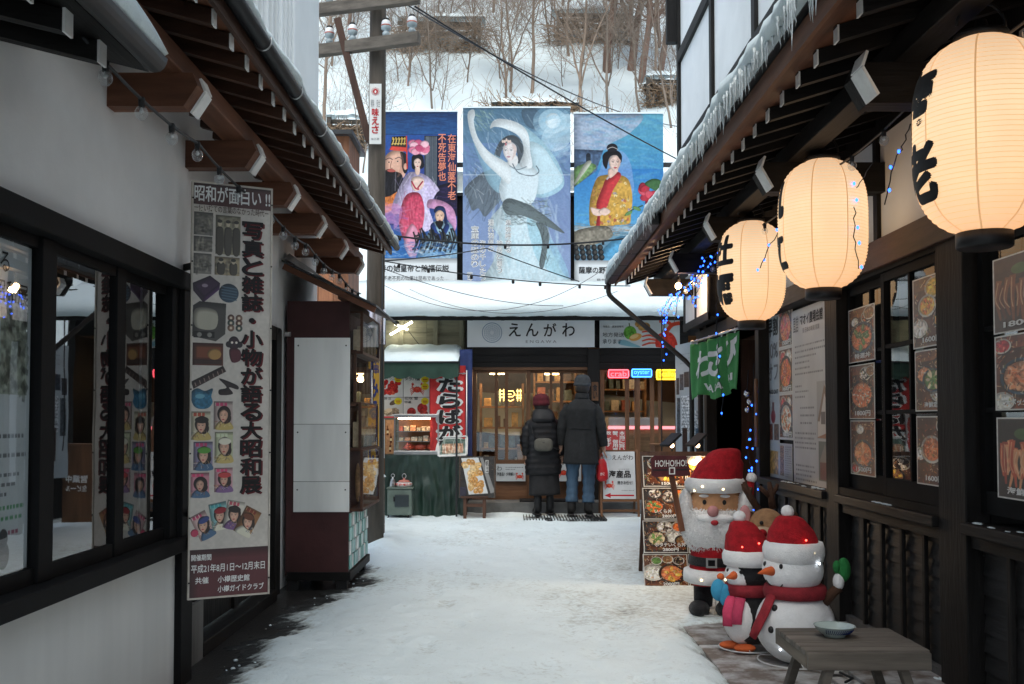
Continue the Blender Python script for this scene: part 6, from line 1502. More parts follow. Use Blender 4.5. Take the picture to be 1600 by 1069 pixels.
t = Text(q); t.fit('タラバ蟹', .50, .83, .78, .91, .015); t.fit('毛がに・ウニ', .03, .85, .32, .91, .01); t.fit('帆立貝 活', .03, .40, .26, .46, .01); t.fit('花咲 蟹', .50, .40, .74, .47, .01); t.fit('特選', .50, .32, .62, .38, .01); t.build(M['ink'], r)
# nobori flags
def flag(name, lab, x0, y0, x1, y1, Y, m_, amp=.02, parts=()):
    q = frameY(x0, y0, x1, y1, Y); r = thing(name, lab, 'flag', tuple(q.o), 'stall flags by the doorway')
    f = lambda u, v: q.p(u, v, amp * (sin(u * 7 + v * 3) + .6 * sin(v * 9 + u * 2)))
    mb = MB(); mb.grid(f, 14, 30); o = mb.build('cloth', m_, r, True)
    sd = o.modifiers.new('thick', 'SOLIDIFY'); sd.thickness = .003
    return r, q, f
redc = mat('red_flag_cloth', (.50, .03, .03), .7, .15, 6, .1); bluec = mat('blue_flag_cloth', (.03, .05, .16), .7, .2, 6, .1)
def draped(q, f, build, m_, parent, d):
    """lettering bent to the cloth"""
    t = Text(q, 0); build(t); bm = bmesh.new(); vs_ = [bm.verts.new(v) for v in t.mb.v]
    for fc in t.mb.f:
        try: bm.faces.new([vs_[k] for k in fc])
        except ValueError: pass
    for k in range(1, 14):
        bmesh.ops.bisect_plane(bm, geom=bm.verts[:] + bm.edges[:] + bm.faces[:], plane_co=q.p(k / 14, 0), plane_no=q.ux)
    for k in range(1, 24):
        bmesh.ops.bisect_plane(bm, geom=bm.verts[:] + bm.edges[:] + bm.faces[:], plane_co=q.p(0, k / 24), plane_no=q.uy)
    bm.verts.index_update(); mb = MB()
    mb.add([f((v.co - q.o).dot(q.ux) / q.w, (v.co - q.o).dot(q.uy) / q.h) + q.n * (d + (v.co - q.o).dot(q.n)) for v in bm.verts], [tuple(v.index for v in fc.verts) for fc in bm.faces]); bm.free()
    return mb.build('lettering', m_, parent)
r, q, f = flag('stall_flag', 'red stall flag with fat white-edged black kana for king crab', 672, 585, 727, 716, 13.02, redc)
draped(q, f, lambda t: t.column('たらばがに', .16, -.12 + .13, .95, .99, .10), M['white_ink'], r, .006)
draped(q, f, lambda t: t.column('たらばがに', .24, .03, .87, .97, .045), M['ink'], r, .010)
mb = MB(); mb.tube([q.p(1.04, -.75), q.p(1.04, 1.05)], .012, 8); mb.tube([q.p(-.02, 1.01), q.p(1.05, 1.01)], .008, 6); mb.build('pole', M['steel'], r, True)
r, q, f = flag('stall_flag', 'narrow navy and red flag hanging behind the king crab flag', 718, 546, 738, 716, 13.3, bluec, .012)
mb = MB(); mb.grid(lambda u, v: f(.02 + .45 * u, .02 + .83 * v) + q.n * .006, 8, 20); mb.build('red_field', redc, r, True)
draped(q, f, lambda t: t.column('毛がに', .05, .1, .45, .8, .05), M['white_ink'], r, .011)
# counter under a tarpaulin
TC = thing('stall_counter', 'stall counter wrapped in a dark green tarpaulin', 'counter', tuple(atZ(664, 812, 0)))
a = atY(601, 812, 12.95); b = atY(727, 711, 12.95)
tarp = mat('green_tarpaulin', (.012, .030, .022), .42, .3, 5, .3, 25, spec=.5)
mb = MB()
def tf(u, v):
    fold = .03 * N(u * 9, v * 2.5, 3) + .022 * N(u * 22, v * 5, 6) + .02 * sin(u * 40 + 3 * v) * (1 - v) ** 2
    return (a.x + (b.x - a.x) * u, 12.95 - fold - .03 * (1 - v), a.z - .02 + (b.z - a.z + .02) * v)
mb.grid(tf, 70, 40); mb.quad((a.x, 12.95, b.z), (b.x, 12.95, b.z), (b.x, 13.75, b.z), (a.x, 13.75, b.z)); mb.quad((b.x, 12.95, 0), (b.x, 13.75, 0), (b.x, 13.75, b.z), (b.x, 12.95, b.z)); mb.quad((a.x, 13.75, 0), (a.x, 12.97, 0), (a.x, 12.97, b.z), (a.x, 13.75, b.z))
mb.build('tarpaulin', tarp, TC, True)
# heated glass showcase
q = frameY(615.5, 647, 686, 711, 13.0)
GS = thing('glass_showcase', 'glowing glass showcase of packed crab on the stall counter', 'showcase', tuple(q.o))
X0, X1, Z0, Z1 = q.o.x, q.o.x + q.w, q.o.z, q.o.z + q.h
one('base', M['steel'], GS, 'box', X0, X1, 12.98, 13.5, Z0, Z0 + .055, bevel=.006); one('top', M['steel'], GS, 'box', X0, X1, 12.98, 13.5, Z1 - .045, Z1, bevel=.006)
for x in (X0, X1 - .018): one('frame_post', M['steel'], GS, 'box', x, x + .018, 12.985, 13.005, Z0 + .056, Z1 - .046)
one('pane', M['glass'], GS, 'quad', (X0 + .018, 12.99, Z0 + .056), (X1 - .018, 12.99, Z0 + .056), (X1 - .018, 12.99, Z1 - .046), (X0 + .018, 12.99, Z1 - .046))
one('back', mat('orange_back', (.55, .24, .10), .6, .2, 5, 0), GS, 'box', X0 + .01, X1 - .01, 13.47, 13.49, Z0 + .056, Z1 - .046)
one('light_tube', emit('warm_tube', (1, .66, .36), 18), GS, 'tube', [(X0 + .05, 13.03, Z1 - .06), (X1 - .05, 13.03, Z1 - .06)], .010, 6)
rg = random.Random(8)
for z in (Z0 + .17, Z0 + .30):
    s_ = one('shelf', M['steel'], GS, 'box', X0 + .02, X1 - .02, 13.1, 13.45, z, z + .008); x = X0 + .05
    while x < X1 - .12:
        wd = rg.uniform(.05, .09); one('package', mat('packed_crab', rg.choice([(.55, .28, .16), (.6, .5, .38), (.5, .12, .07), (.45, .4, .3)]), .4, .4, 25, .1), s_, 'box', x, x + wd, 13.14, 13.3, z + .009, z + rg.uniform(.05, .085), bevel=.006); x += wd + .012
cr = MB(); cr.ell((X0 + .33, 13.2, Z0 + .10), (.10, .08, .045), 14, 8)
for sg in (-1, 1):
    for k in range(4): cr.tube([(X0 + .33 + sg * .08, 13.18, Z0 + .1), (X0 + .33 + sg * .16, 13.12 - .02 * k, Z0 + .16 - .03 * k), (X0 + .33 + sg * .22, 13.08, Z0 + .07 + .01 * k)], [.018, .014, .006], 6)
o = cr.build('crab', mat('red_crab', (.42, .07, .04), .4, .3, 14, .2), None, True); tag(o, 'boiled red crab lying inside the glass showcase', 'crab')
# foam tray leaning on the counter
bl = atY(684, 714, 12.93); br = atY(730, 712, 12.93); tl = atY(684, 683, 13.02)
q = frameC(bl, br, Vector((bl.x, 13.02, tl.z)))
p = Pic(120, 80, '#c9cdc8', (0, 0, 46, 30), 31); p.rect(2, 2, 44, 28, '#3f5a4a'); rg = random.Random(3)
p.rect(5, 10, 41, 27, '#8a6a4a')
for k in range(60): x = rg.uniform(6, 40); p.line([(x, rg.uniform(10, 16)), (x + rg.uniform(-1, 1), rg.uniform(20, 27))], 1.6, rg.choice(['#c98a5a', '#e0b48a', '#a8603a', '#d9c9a8']), .9, False)
for k in range(14): x = rg.uniform(3, 43); p.line([(x, 3), (x + rg.uniform(-6, 6), 27)], .5, '#eef2ee', .5, False)
r = thing('foam_tray', 'white foam tray of crab legs under shiny film beside the showcase', 'tray', tuple(q.o))
panel('film', q, imgmat('tray_print', p.out(), .15, .3, .6), r, .02, d=-.004, u0=.04, v0=.06, u1=.96, v1=.94)
mb = MB(); mb.tube([q.p(u, v) for u, v in [(.04, .02), (.96, .02), (.99, .08), (.99, .92), (.96, .98), (.04, .98), (.01, .92), (.01, .08), (.04, .02)]], .011, 8, cap=False); mb.build('rim', M['paper'], r, True)
# crab poster and bottle board at the edge of the stall
q = frameY(588, 655, 601, 716, 13.18); p = Pic(60, 270, '#c8cdd2', (0, 0, 13, 60), 41); crabshape(p, 7, 24, 4.2, '#c23a2a'); p.wash(.03, 20)
r = thing('crab_poster', 'tall pale poster with one red crab at the stall edge', 'poster', tuple(q.o)); panel('sheet', q, imgmat('crab_poster_print', p.out(), gain=.8), r, .006); t = Text(q); t.fit('北海', .2, .10, .9, .17); t.build(mat('sky_ink', (.15, .3, .5), .5, .05, 5, 0), r)
q = frameY(601.5, 656, 616, 709, 13.2); p = Pic(70, 250, '#b98a62', (0, 0, 14, 53), 42); p.wash(.1, 10)
for x, y in ((4, 18), (9, 30), (8, 44)): p.rect(x - 1.6, y - 4, x + 1.6, y + 6, '#5a2c16'); p.rect(x - .7, y - 9, x + .7, y - 3, '#6a3a1c'); p.rect(x - 1.5, y - 1, x + 1.5, y + 3, '#e0cfa0')
r = thing('bottle_poster', 'brown poster of sauce bottles beside the glass showcase', 'poster', tuple(q.o)); panel('sheet', q, imgmat('bottle_print', p.out(), gain=.75), r, .008)
one('leg_board', M['doorZ'], r, 'box', q.o.x - .11, q.o.x + .02, 13.21, 13.23, 0, q.o.z - .002)
# wood stove with kettle and pot
p0 = atZ(624, 813, 0); s = FPX / p0.y; x0_, x1_ = p0.x - 20.5 / s, p0.x + 20.5 / s; zt_ = atY(624, 762, p0.y).z
SV = thing('wood_stove', 'small grey-green steel wood stove standing in the snow', 'stove', (p0.x, p0.y + .15, 0)); stv = mat('green_steel', (.12, .155, .13), .5, .2, 6, .1)
one('body', stv, SV, 'box', x0_ + .01, x1_ - .01, p0.y, p0.y + .3, .06, zt_ - .018, bevel=.02); one('top', stv, SV, 'box', x0_, x1_, p0.y - .012, p0.y + .31, zt_ - .017, zt_, bevel=.006)
d_ = one('door', mat('dark_steel', (.03, .04, .045), .4, .2, 6, .1), SV, 'box', p0.x - .06, p0.x + .12, p0.y - .014, p0.y - .001, .17, zt_ - .09, bevel=.01); one('handle', M['black'], d_, 'box', p0.x - .075, p0.x - .055, p0.y - .03, p0.y - .0145, .24, .3, bevel=.004)
for x in (x0_ + .03, x1_ - .05):
    for y in (p0.y + .02, p0.y + .26): mb = MB(); mb.tube([(x, y, .06), (x - .01, y, .03), (x + .015, y - .02, -.02)], .010, 6); mb.build('leg', M['black'], SV, True)
c = Vector((p0.x - .10, p0.y + .13, zt_)); r = thing('chrome_kettle', 'slim chrome pot with a ring handle on the stove', 'kettle', tuple(c))
mb = MB(); mb.lathe([(.04, 0), (.043, .01), (.036, .06), (.028, .085), (.03, .09), (.012, .11), (.01, .125)], 20, c); mb.build('body', M['steel'], r, True); mb = MB(); mb.tube([c + Vector((.022 * cos(a), 0, .145 + .022 * sin(a))) for a in np.linspace(0, 2 * pi, 14)], .005, 6); mb.build('ring', M['steel'], r, True)
c = Vector((p0.x + .045, p0.y + .13, zt_)); r = thing('enamel_pot', 'white enamel pot with a red flower band on the stove', 'pot', tuple(c))
mb = MB(); mb.lathe([(.075, 0), (.098, .012), (.105, .035), (.098, .055), (.085, .06)], 26, c); mb.build('body', mat('white_enamel_pot', (.7, .68, .66), .2, .05, 8, 0), r, True)
mb = MB(); mb.lathe([(.101, .02), (.1062, .034), (.1005, .050)], 26, c, cap=False); mb.build('band', mat('red_flowers', (.55, .06, .05), .3, .2, 22, 0, col2=(.7, .6, .55), thr=(.45, .6)), r, True)
mb = MB(); mb.lathe([(.088, .061), (.06, .085), (.02, .092), (.012, .096), (.018, .108), (.01, .116)], 26, c); mb.build('lid', mat('pink_lid', (.55, .2, .16), .25, .2, 12, 0), r, True)
mb = MB(); mb.tube([c + Vector((.025 * cos(a), 0, .14 + .03 * sin(a))) for a in np.linspace(0, 2 * pi, 14)], .005, 6); mb.build('ring', M['steel'], r, True)
# scallop picture on a small stand
q = frameY(716.5, 713, 774, 778, 12.72)
p = Pic(170, 190, '#2c2622', (0, 0, 57.5, 65), 51); rg = random.Random(6); p.wash(.2, 12)
p.poly([(4, 3), (31, 2), (46, 58), (16, 60)], '#dfe0de', smooth=False)
for k in range(34):
    u, v = rg.random(), rg.random(); x = 6 + u * 24 + v * 13; y = 5 + v * 50; p.ell(x, y, 5, 4, rg.choice(['#e2b878', '#d9a45c', '#ecc890', '#c98f4a']), 1, rg.uniform(0, 3), tex=.2); p.ell(x - 1, y - 1, 2, 1.2, '#f6e2bc', .5)
p.poly([(33, 2), (38, 2), (57, 56), (50, 58)], '#d8dada', .55, smooth=False); p.rect(42, 6, 47, 26, '#e6e4e0', .85); p.line([(2, 1), (2, 64)], 1.5, '#4a3a2c', 1, False); p.line([(56, 1), (56, 64)], 1.5, '#4a3a2c', 1, False)
p.rect(2, 48, 12, 62, '#2a2440', .7)
r = thing('scallop_board', 'large photo board of golden scallops on a little wooden stand', 'board', tuple(atY(745, 808, 12.72))); panel('board', q, imgmat('scallop_print', p.out(), .25, .1, .7), r, .03, M['deepZ'])
t = Text(q); t.column('帆立', .745, .62, .81, .90, .02); t.build(M['ink'], r)
zb_ = atY(745, 775, 12.72).z; a = atY(724, 808, 12.72); b = atY(759, 808, 12.72)
for x in (a.x, b.x - .04):
    for y in (12.70, 12.92): one('leg', M['deepZ'], r, 'box', x, x + .04, y, y + .035, -.02, zb_ - .03)
one('top', M['deepX'], r, 'box', a.x - .03, b.x + .03, 12.68, 12.97, zb_ - .029, zb_ - .002); one('stretcher', M['deepX'], r, 'box', a.x + .041, b.x - .041, 12.705, 12.725, zb_ * .55, zb_ * .55 + .04)
# mats
q0, q1 = atZ(819, 816, .015), atZ(941, 808.5, .015); r = thing('grating_mat', 'black wire grating mat under the couple', 'mat', ((q0.x + q1.x) / 2, q0.y, .02))
for k in range(28): x = q0.x + (q1.x - q0.x) * k / 27; one('bar', M['black'], r, 'box', x - .005, x + .005, q0.y, q1.y, .036, .052)
for k in range(6): y = q0.y + (q1.y - q0.y) * k / 5; one('cross_bar', M['black'], r, 'box', q0.x, q1.x, y - .005, y + .005, .026, .0358)
za_ = atY(800, 785, 13.22).z; a = atY(812, 786, 13.3); b = atY(892, 786, 13.3); r = tag(one('door_mat', mat('black_bristle', (.012, .012, .013), .9, .4, 30, .8, 120), None, 'box', a.x, b.x, 13.25, 13.6, za_ + .001, za_ + .022), 'flat dark door mat on the stone step', 'mat')

# ------------------------------------------------------------------ A-frame board
bl = atZ(940, 812, 0); s = FPX / bl.y
AF = thing('sandwich_board', 'white A-frame board with red crab and red arrow', 'sandwich board', (bl.x + .25, bl.y + .1, 0))
zt_ = atY(970, 703, bl.y + .12).z; ang = Vector((0, .20, zt_)); wdt = 58 / s
q = frameC(bl + Vector((0, 0, 0)), bl + Vector((wdt, .0, 0)), bl + ang)
for u in (0, 1): one('leg', M['doorZ'], AF, 'beam', q.p(u, -.01), q.p(u, 1.0), .028, .035)
for v in (.125, .27, .98): one('rail', M['doorX'], AF, 'beam', q.p(.025, v), q.p(.975, v), .026, .03)
for u in (.02, .98): one('back_leg', M['doorZ'], AF, 'beam', q.p(u, .97) + Vector((0, .03, 0)), bl + Vector((wdt * u, .42, 0)), .026, .03)
p = Pic(160, 280, '#d2d6d8', (0, 0, 53, 80), 61); p.wash(.03, 30); crabshape(p, 10, 58, 6.5); p.rect(6, 73, 50, 75.5, '#c22030'); p.poly([(2, 74.2), (12, 70), (12, 78.5)], '#c22030', smooth=False); p.ell(10, 10, 5, 5, '#b4cbd8'); p.ell(10, 10, 3.4, 3.4, '#d2d6d8'); dashes(p, 26, 29, 44, 31, 1, '#55555a', 1, 3); dashes(p, 30, 65, 50, 67, 1, '#55555a', 1, 4)
qb = Frame(q.p(.06, .29), q.ux, q.uy, q.w * .88, q.h * .68)
panel('sheet', qb, imgmat('aboard_print', p.out(), gain=.8), AF, .01, d=.012)
t = Text(qb, .0155); t.fit('えんがわ', .30, .82, .95, .93, .01); t.fit('海産品', .18, .44, .86, .60, .035); t.fit('焼きお任せ！', .44, .30, .92, .38, .02); t.build(M['ink'], AF)
# wooden side table next to it, its front papered with notes
a = atZ(1003, 806, 0); ST = thing('wooden_side_table', 'plain brown wooden side cabinet behind the A-frame board', 'cabinet', (a.x + .2, 12.2, 0))
zt_ = atY(1003, 694, 12.1).z
one('body', M['doorZ'], ST, 'box', a.x, a.x + .42, 12.1, 12.55, 0, zt_ - .02); one('top', M['doorX'], ST, 'box', a.x - .01, a.x + .43, 12.09, 12.56, zt_ - .019, zt_, bevel=.004)
q = Frame((a.x + .1, 12.095, .32), (1, 0, 0), (0, 0, 1), .3, .3); t = Text(q); t.fit('営業中', .05, .65, .9, .95, .03); t.fit('生ビール', .05, .3, .9, .55, .03); t.build(M['white_ink'], ST)

# ------------------------------------------------------------------ notice wall beside the entrance
bl = Vector((atY(1056, 700, 11.75).x, 11.75, .60)); br = Vector((2.14, 10.75, .60)); tl = Vector((bl.x, 11.75, atY(1056, 540, 11.75).z))
q = frameC(bl, br, tl)
p = Pic(240, 620, '#b8c2c8', (0, 0, 62, 160), 71); p.wash(.04, 40)
for (x0_, y0_, x1_, y1_, c_) in [(2, 40, 8, 60, '#2a3038'), (9, 36, 17, 55, '#3a4450'), (18, 34, 28, 52, '#2e343c'), (3, 64, 10, 110, '#4a545c'), (12, 62, 32, 106, '#ccd2d6'), (14, 100, 24, 140, '#3b2c28'), (34, 80, 50, 128, '#c4ccd2'), (40, 100, 54, 136, '#3d5a70'), (24, 132, 36, 152, '#47525a')]: p.rect(x0_, y0_, x1_, y1_, c_, tex=.4)
dashes(p, 13, 66, 31, 98, 8, '#555c62', 1, 3); dashes(p, 35, 84, 49, 98, 4, '#555c62', 1, 4); dashes(p, 10, 10, 50, 26, 3, '#8a949a', 1, 5)
r = thing('notice_board', 'bluish white panel of small notices between the neon signs and the green banner', 'notice board', tuple(q.o)); panel('panel', q, imgmat('notice_print', p.out(), gain=.78), r, .03)
one('foot', M['darkZ'], r, 'add', [q.p(.05, 0, -.031), q.p(.95, 0, -.031), q.p(.95, 0, -.05), q.p(.05, 0, -.05), q.p(.05, -.3, -.031), q.p(.95, -.3, -.031), q.p(.95, -.3, -.05), q.p(.05, -.3, -.05)], [(0, 1, 2, 3), (7, 6, 5, 4), (0, 4, 5, 1), (1, 5, 6, 2), (2, 6, 7, 3), (3, 7, 4, 0)])

# ------------------------------------------------------------------ museum banner
bl = atY(292.5, 938, 4.75); br = atY(420.5, 928, 4.93); tl = atY(303, 282, 4.75); tr = atY(430, 297, 4.93)
q = frameC(bl, Vector((br.x, br.y, bl.z)), Vector((bl.x, bl.y, tl.z)))
MBN = thing('museum_banner', 'tall exhibition board of old photos, toys and magazine covers on the plastered house', 'banner', tuple(bl))
panel('board', q, imgmat('banner_print', art_banner(), .5, .06, .78), MBN, .014, mat('aged_edge', (.35, .31, .26), .7, .3, 8, .2))
mb = MB(); 
for (u0, v0, u1, v1) in [(0, 0, .02, 1), (.98, 0, 1, 1), (.021, 0, .979, .004), (.021, .996, .979, 1)]:
    mb.obox(q.p((u0 + u1) / 2, (v0 + v1) / 2, .004), q.ux * (q.w * (u1 - u0) / 2), q.uy * (q.h * (v1 - v0) / 2), q.n * .004)
mb.build('edge_strip', mat('cream_edge', (.50, .46, .40), .6, .2, 8, .1), MBN)
for k in range(6):
    for u in (.012, .988): mb = MB(); mb.lathe([(.005, 0), (.004, .003)], 8); 
mb = MB()
for k in range(7):
    for u in (.012, .988): mb.ell(q.p(u, .04 + k * .153, .009), .0045, 8, 5)
mb.build('screw', M['black'], MBN, True)
for v in (.2, .8): one('wall_bracket', M['black'], MBN, 'beam', q.p(.1, v, -.015), Vector((-1.72, 5.0, q.p(.1, v).z)), .02, .03)
t = Text(q); t.fit('昭和が面白い !!', .03, .952, .97, .992, .018); t.build(M['white_ink'], MBN)
t = Text(q); t.fit('ー使い捨ての言葉のなかった時代ー', .03, .928, .95, .945, .01); t.build(mat('brown_ink', (.06, .035, .03), .6, .05, 5, 0), MBN)
cols = '写真と雑誌・小物が語る大昭和展'
t = Text(q, .002); t.column(cols, .635, .243, .905, .912, .035); t.build(mat('wine_ink', (.14, .015, .02), .6, .05, 5, 0), MBN)
t = Text(q, .0035); t.column(cols, .615, .246, .885, .915, .03); t.build(M['ink'], MBN)
t = Text(q); t.fit('開催期間', .04, .091, .28, .106, .02); t.fit('平成21年8月1日〜12月末日', .04, .062, .94, .082, .015); t.fit('共催', .09, .036, .25, .052, .02); t.fit('小樽歴史館', .36, .036, .75, .052, .02); t.fit('小樽ガイドクラブ', .36, .013, .93, .029, .02); t.build(M['white_ink'], MBN)
# poster inside the first pane
q = Frame((-1.628, 2.52, .775), (0, 1, 0), (0, 0, 1), .86, 1.08); p = Pic(300, 380, '#c6c9cb', (0, 0, 86, 108), 81); rg = random.Random(12); p.wash(.03, 40)
dashes(p, 6, 24, 60, 52, 7, '#4a4a4c', 1.2, 5); dashes(p, 6, 56, 84, 58, 1, '#a03a3a', 1.2, 6); dashes(p, 6, 62, 84, 84, 7, '#4a4a4c', 1.2, 7); dashes(p, 6, 85, 84, 92, 2, '#2e7a3c', 1.2, 8); dashes(p, 10, 94, 84, 96, 1, '#8a3048', 1.2, 9)
p.rect(66, 22, 84, 50, '#8f9488', tex=.3); p.strokes(70, (66, 22, 84, 50), 5, 2, ['#3f453c', '#c9cdbd', '#6a7060', '#20231e'], (0, 3), .8)
for k in range(4): p.ell(16 + k * 18, 102, 4, 4.5, '#5a5a5c'); p.ell(16 + k * 18, 96.5, 3, 3, '#48484a')
r = thing('window_poster', 'white poster of dense small print inside the first sliding window', 'poster', tuple(q.o)); panel('sheet', q, imgmat('window_print', p.out(), gain=1.05), r, .004)
t = Text(q); t.fit('小道具が語る', .30, .90, .82, .97, .01); t.fit('大昭和展', .62, .81, .97, .88, .01); t.build(M['ink'], r)

# ------------------------------------------------------------------ posters on the restaurant front
def wallframe(y0p, y1p, xa, xb, X):
    """frame on a wall facing -X: photo columns xa<xb, top y0p and bottom y1p measured at the xb side"""
    A = atX(xa, 600, X); B = atX(xb, y0p, X); C = atX(xb, y1p, X)
    return Frame((X, A.y, C.z), (0, -1, 0), (0, 0, 1), A.y - B.y, B.z - C.z)
def poster(lab, q, arr, texts=(), grp=None, gain=.7, rough=.2, name='menu_poster', cat='poster', ink=None):
    r = thing(name, lab, cat, tuple(q.o), grp); panel('print', q, imgmat('menu_print', arr, max(rough, .4), .04, 1.0), r, .003)
    ts = {}
    for (s_, u0, v0, u1, v1, bold, c_) in texts: ts.setdefault(c_, Text(q, .0025)).fit(s_, u0, v0, u1, v1, bold)
    for c_, t in ts.items(): t.build(M[c_], r)
    return r
G1 = 'laminated menu posters on the restaurant windows'; x1 = 2.101
fp = [('poster of a crab and green salad bowl, top of the narrow column', 1327, 1366, 473, 562, foodpic(1, ['crab', 'green'], [(.7, .2, .16, ['dark', 'roe']), (.25, .25, .13, ['rice'])]), '特選丼'),
      ('poster of two crab bowls with yellow writing, middle of the narrow column', 1327, 1366, 566, 655, foodpic(2, ['crab', 'rice'], [(.65, .18, .17, ['dark', 'squid']), (.2, .5, .14, ['tuna'])]), '1800円'),
      ('poster of crab claws beside a white cup, bottom of the narrow column', 1328, 1367, 657, 746, foodpic(3, ['crab', 'shrimp'], [(.4, .16, .12, ['rice'])], mainpos=(.5, .6), mr=.4), '1500円')]
for lab, xa, xb, ya, yb, arr, tx in fp:
    poster('laminated ' + lab, wallframe(ya, yb, xa, xb, 2.145), arr, [(tx, .25, .06, .85, .16, .03, 'white_ink')], G1)
fp = [('poster of uni, roe and egg bowls on a tray, top of the wide column', 1428, 1480, 420, 537, foodpic(4, ['uni', 'roe'], [(.62, .18, .2, ['egg']), (.82, .42, .18, ['green', 'rice']), (.82, .65, .17, ['egg', 'roe']), (.2, .72, .18, ['squid'])], bgc='#6a4020', mainpos=(.42, .42), mr=.25), '1600円'),
      ('poster of grilled fish on a green leaf, middle of the wide column', 1430, 1481, 541, 642, foodpic(5, ['green', 'scallop'], [(.3, .4, .2, ['shrimp']), (.75, .7, .22, ['rice']), (.75, .25, .15, ['soup'])], bgc='#8a4c20', mainpos=(.55, .5), mr=.3), '海鮮定食'),
      ('poster of an orange crab heap between plates, bottom of the wide column', 1431, 1482, 650, 763, foodpic(6, ['crab', 'roe'], [(.82, .14, .15, ['dark', 'squid']), (.12, .55, .16, ['rice']), (.88, .6, .16, ['squid'])], bgc='#5a2a14', mainpos=(.48, .48), mr=.32), '1600円')]
for lab, xa, xb, ya, yb, arr, tx in fp:
    poster('laminated ' + lab, wallframe(ya, yb, xa, xb, 2.10), arr, [(tx, .3, .06, .85, .15, .03, 'white_ink')], G1)
fp = [('poster of grilled squid on a pale plate, top beside the dark post', 1554, 1640, 378, 508, legpic(7, bgc='#4a3020', col=('#8a4a24', '#b0662e', '#6a3418'), n=9), '1800円'),
      ('poster of spotted prawns in a dark tray, middle beside the dark post', 1555, 1641, 512, 640, foodpic(8, ['shrimp', 'crab'], [], bgc='#8a3a18', mr=.38), '大ボック 1300円'),
      ('poster of piled crab legs with pink writing, lowest beside the dark post', 1556, 1642, 652, 790, legpic(9), '海鮮 かに')]
for lab, xa, xb, ya, yb, arr, tx in fp:
    poster('laminated ' + lab, wallframe(ya, yb, xa, xb, 2.105), arr, [(tx, .2, .06, .95, .15, .03, 'white_ink')], G1)
# information boards between the posts
X_ = 2.175
q = wallframe(463, 769, 1239, 1301, X_); p = Pic(300, 400, '#c4c4c2', (0, 0, 62, 306), 91); p.wash(.04, 50)
dashes(p, 4, 60, 58, 118, 6, '#4a4a4a', 3, 1); dashes(p, 4, 130, 26, 158, 3, '#4a4a4a', 3, 2); dashes(p, 12, 166, 34, 205, 3, '#4a4a4a', 3, 3); dashes(p, 3, 212, 36, 245, 4, '#4a4a4a', 3, 4); dashes(p, 4, 268, 38, 300, 4, '#4a4a4a', 3, 5)
p.rect(38, 130, 60, 224, '#a8a6a2'); p.poly([(39, 200), (48, 145), (50, 135), (52, 145), (60, 190), (60, 222), (39, 222)], '#d8cfc4', smooth=False); p.poly([(39, 195), (49, 135), (60, 185), (57, 188), (49, 150), (42, 196)], '#8a6a50', smooth=False); p.rect(44, 180, 50, 200, '#6a5a50'); p.poly([(38, 222), (60, 210), (60, 224)], '#a86a40', smooth=False)
p.rect(40, 228, 60, 292, '#5f6a60'); p.poly([(42, 290), (42, 258), (49, 232), (57, 256), (58, 290)], '#8a8478', smooth=False); p.rect(42, 262, 58, 290, '#6a2c24')
poster('large white information board with a steep-roofed house at its edge', q, p.out(), [('マオイ農場会館', .22, .90, .78, .965, .02, 'ink'), ('長 日本の味覚 営業', .28, .855, .7, .885, 0, 'grey_ink'), ('直営', .03, .87, .17, .965, .01, 'grey_ink')], None, .78, .3, 'info_board', 'notice board')
q = wallframe(466, 688, 1217, 1237.5, X_); p = Pic(110, 330, '#d0cec8', (0, 0, 110, 330), 92)
for k in range(3): p.paste(foodpic(20 + k, ['roe', 'tuna'] if k < 2 else ['rice', 'roe'], [(.3, .25, .2, ['tuna']), (.72, .2, .16, ['rice']), (.75, .8, .2, ['green', 'roe'])], 106, 106), 2, 3 + k * 109, 108, 109 + k * 109)
poster('narrow strip of three stacked rice bowl photos beside the white information board', q, p.out(), [('1800円', .3, .02, .9, .06, .03, 'white_ink'), ('1600円', .3, .35, .9, .39, .03, 'white_ink'), ('1500円', .3, .68, .9, .72, .03, 'white_ink')], None, .7, .25)
q = wallframe(694, 752, 1217, 1237.5, X_); p = Pic(110, 220, '#b8b8b6', (0, 0, 22, 60), 93); p.rect(1, 4, 8, 54, '#8a6a50', tex=.5); p.rect(10, 3, 21, 57, '#a8a8a6'); dashes(p, 10, 4, 21, 56, 14, '#55504a', 1.2, 3)
poster('grey notice of tiny print under the three bowl photos', q, p.out(), [], None, .75, .3, 'notice', 'notice')
q = wallframe(480, 750, 1199, 1216, X_); p = Pic(90, 480, '#b4bcc2', (0, 0, 18, 266), 94); p.ell(9, 168, 3.4, 11, '#8a2034'); p.rect(7.5, 146, 10.5, 160, '#6a3a3a'); p.rect(1, 180, 8, 205, '#6a3a2c', tex=.5); p.rect(10, 180, 17, 205, '#5a4034', tex=.5); p.rect(2, 222, 16, 258, '#b08a4a', tex=.4)
poster('tall bluish takeout sign with a bottle at the doorway edge', q, p.out(), [('早割', .1, .84, .95, .95, .03, 'ink'), ('10%', .1, .71, .95, .80, .02, 'grey_ink'), ('オフ', .1, .58, .95, .68, .02, 'grey_ink'), ('TAKE OUT', .08, .50, .95, .525, .02, 'ink')], None, .75, .3, 'takeout_sign', 'sign')

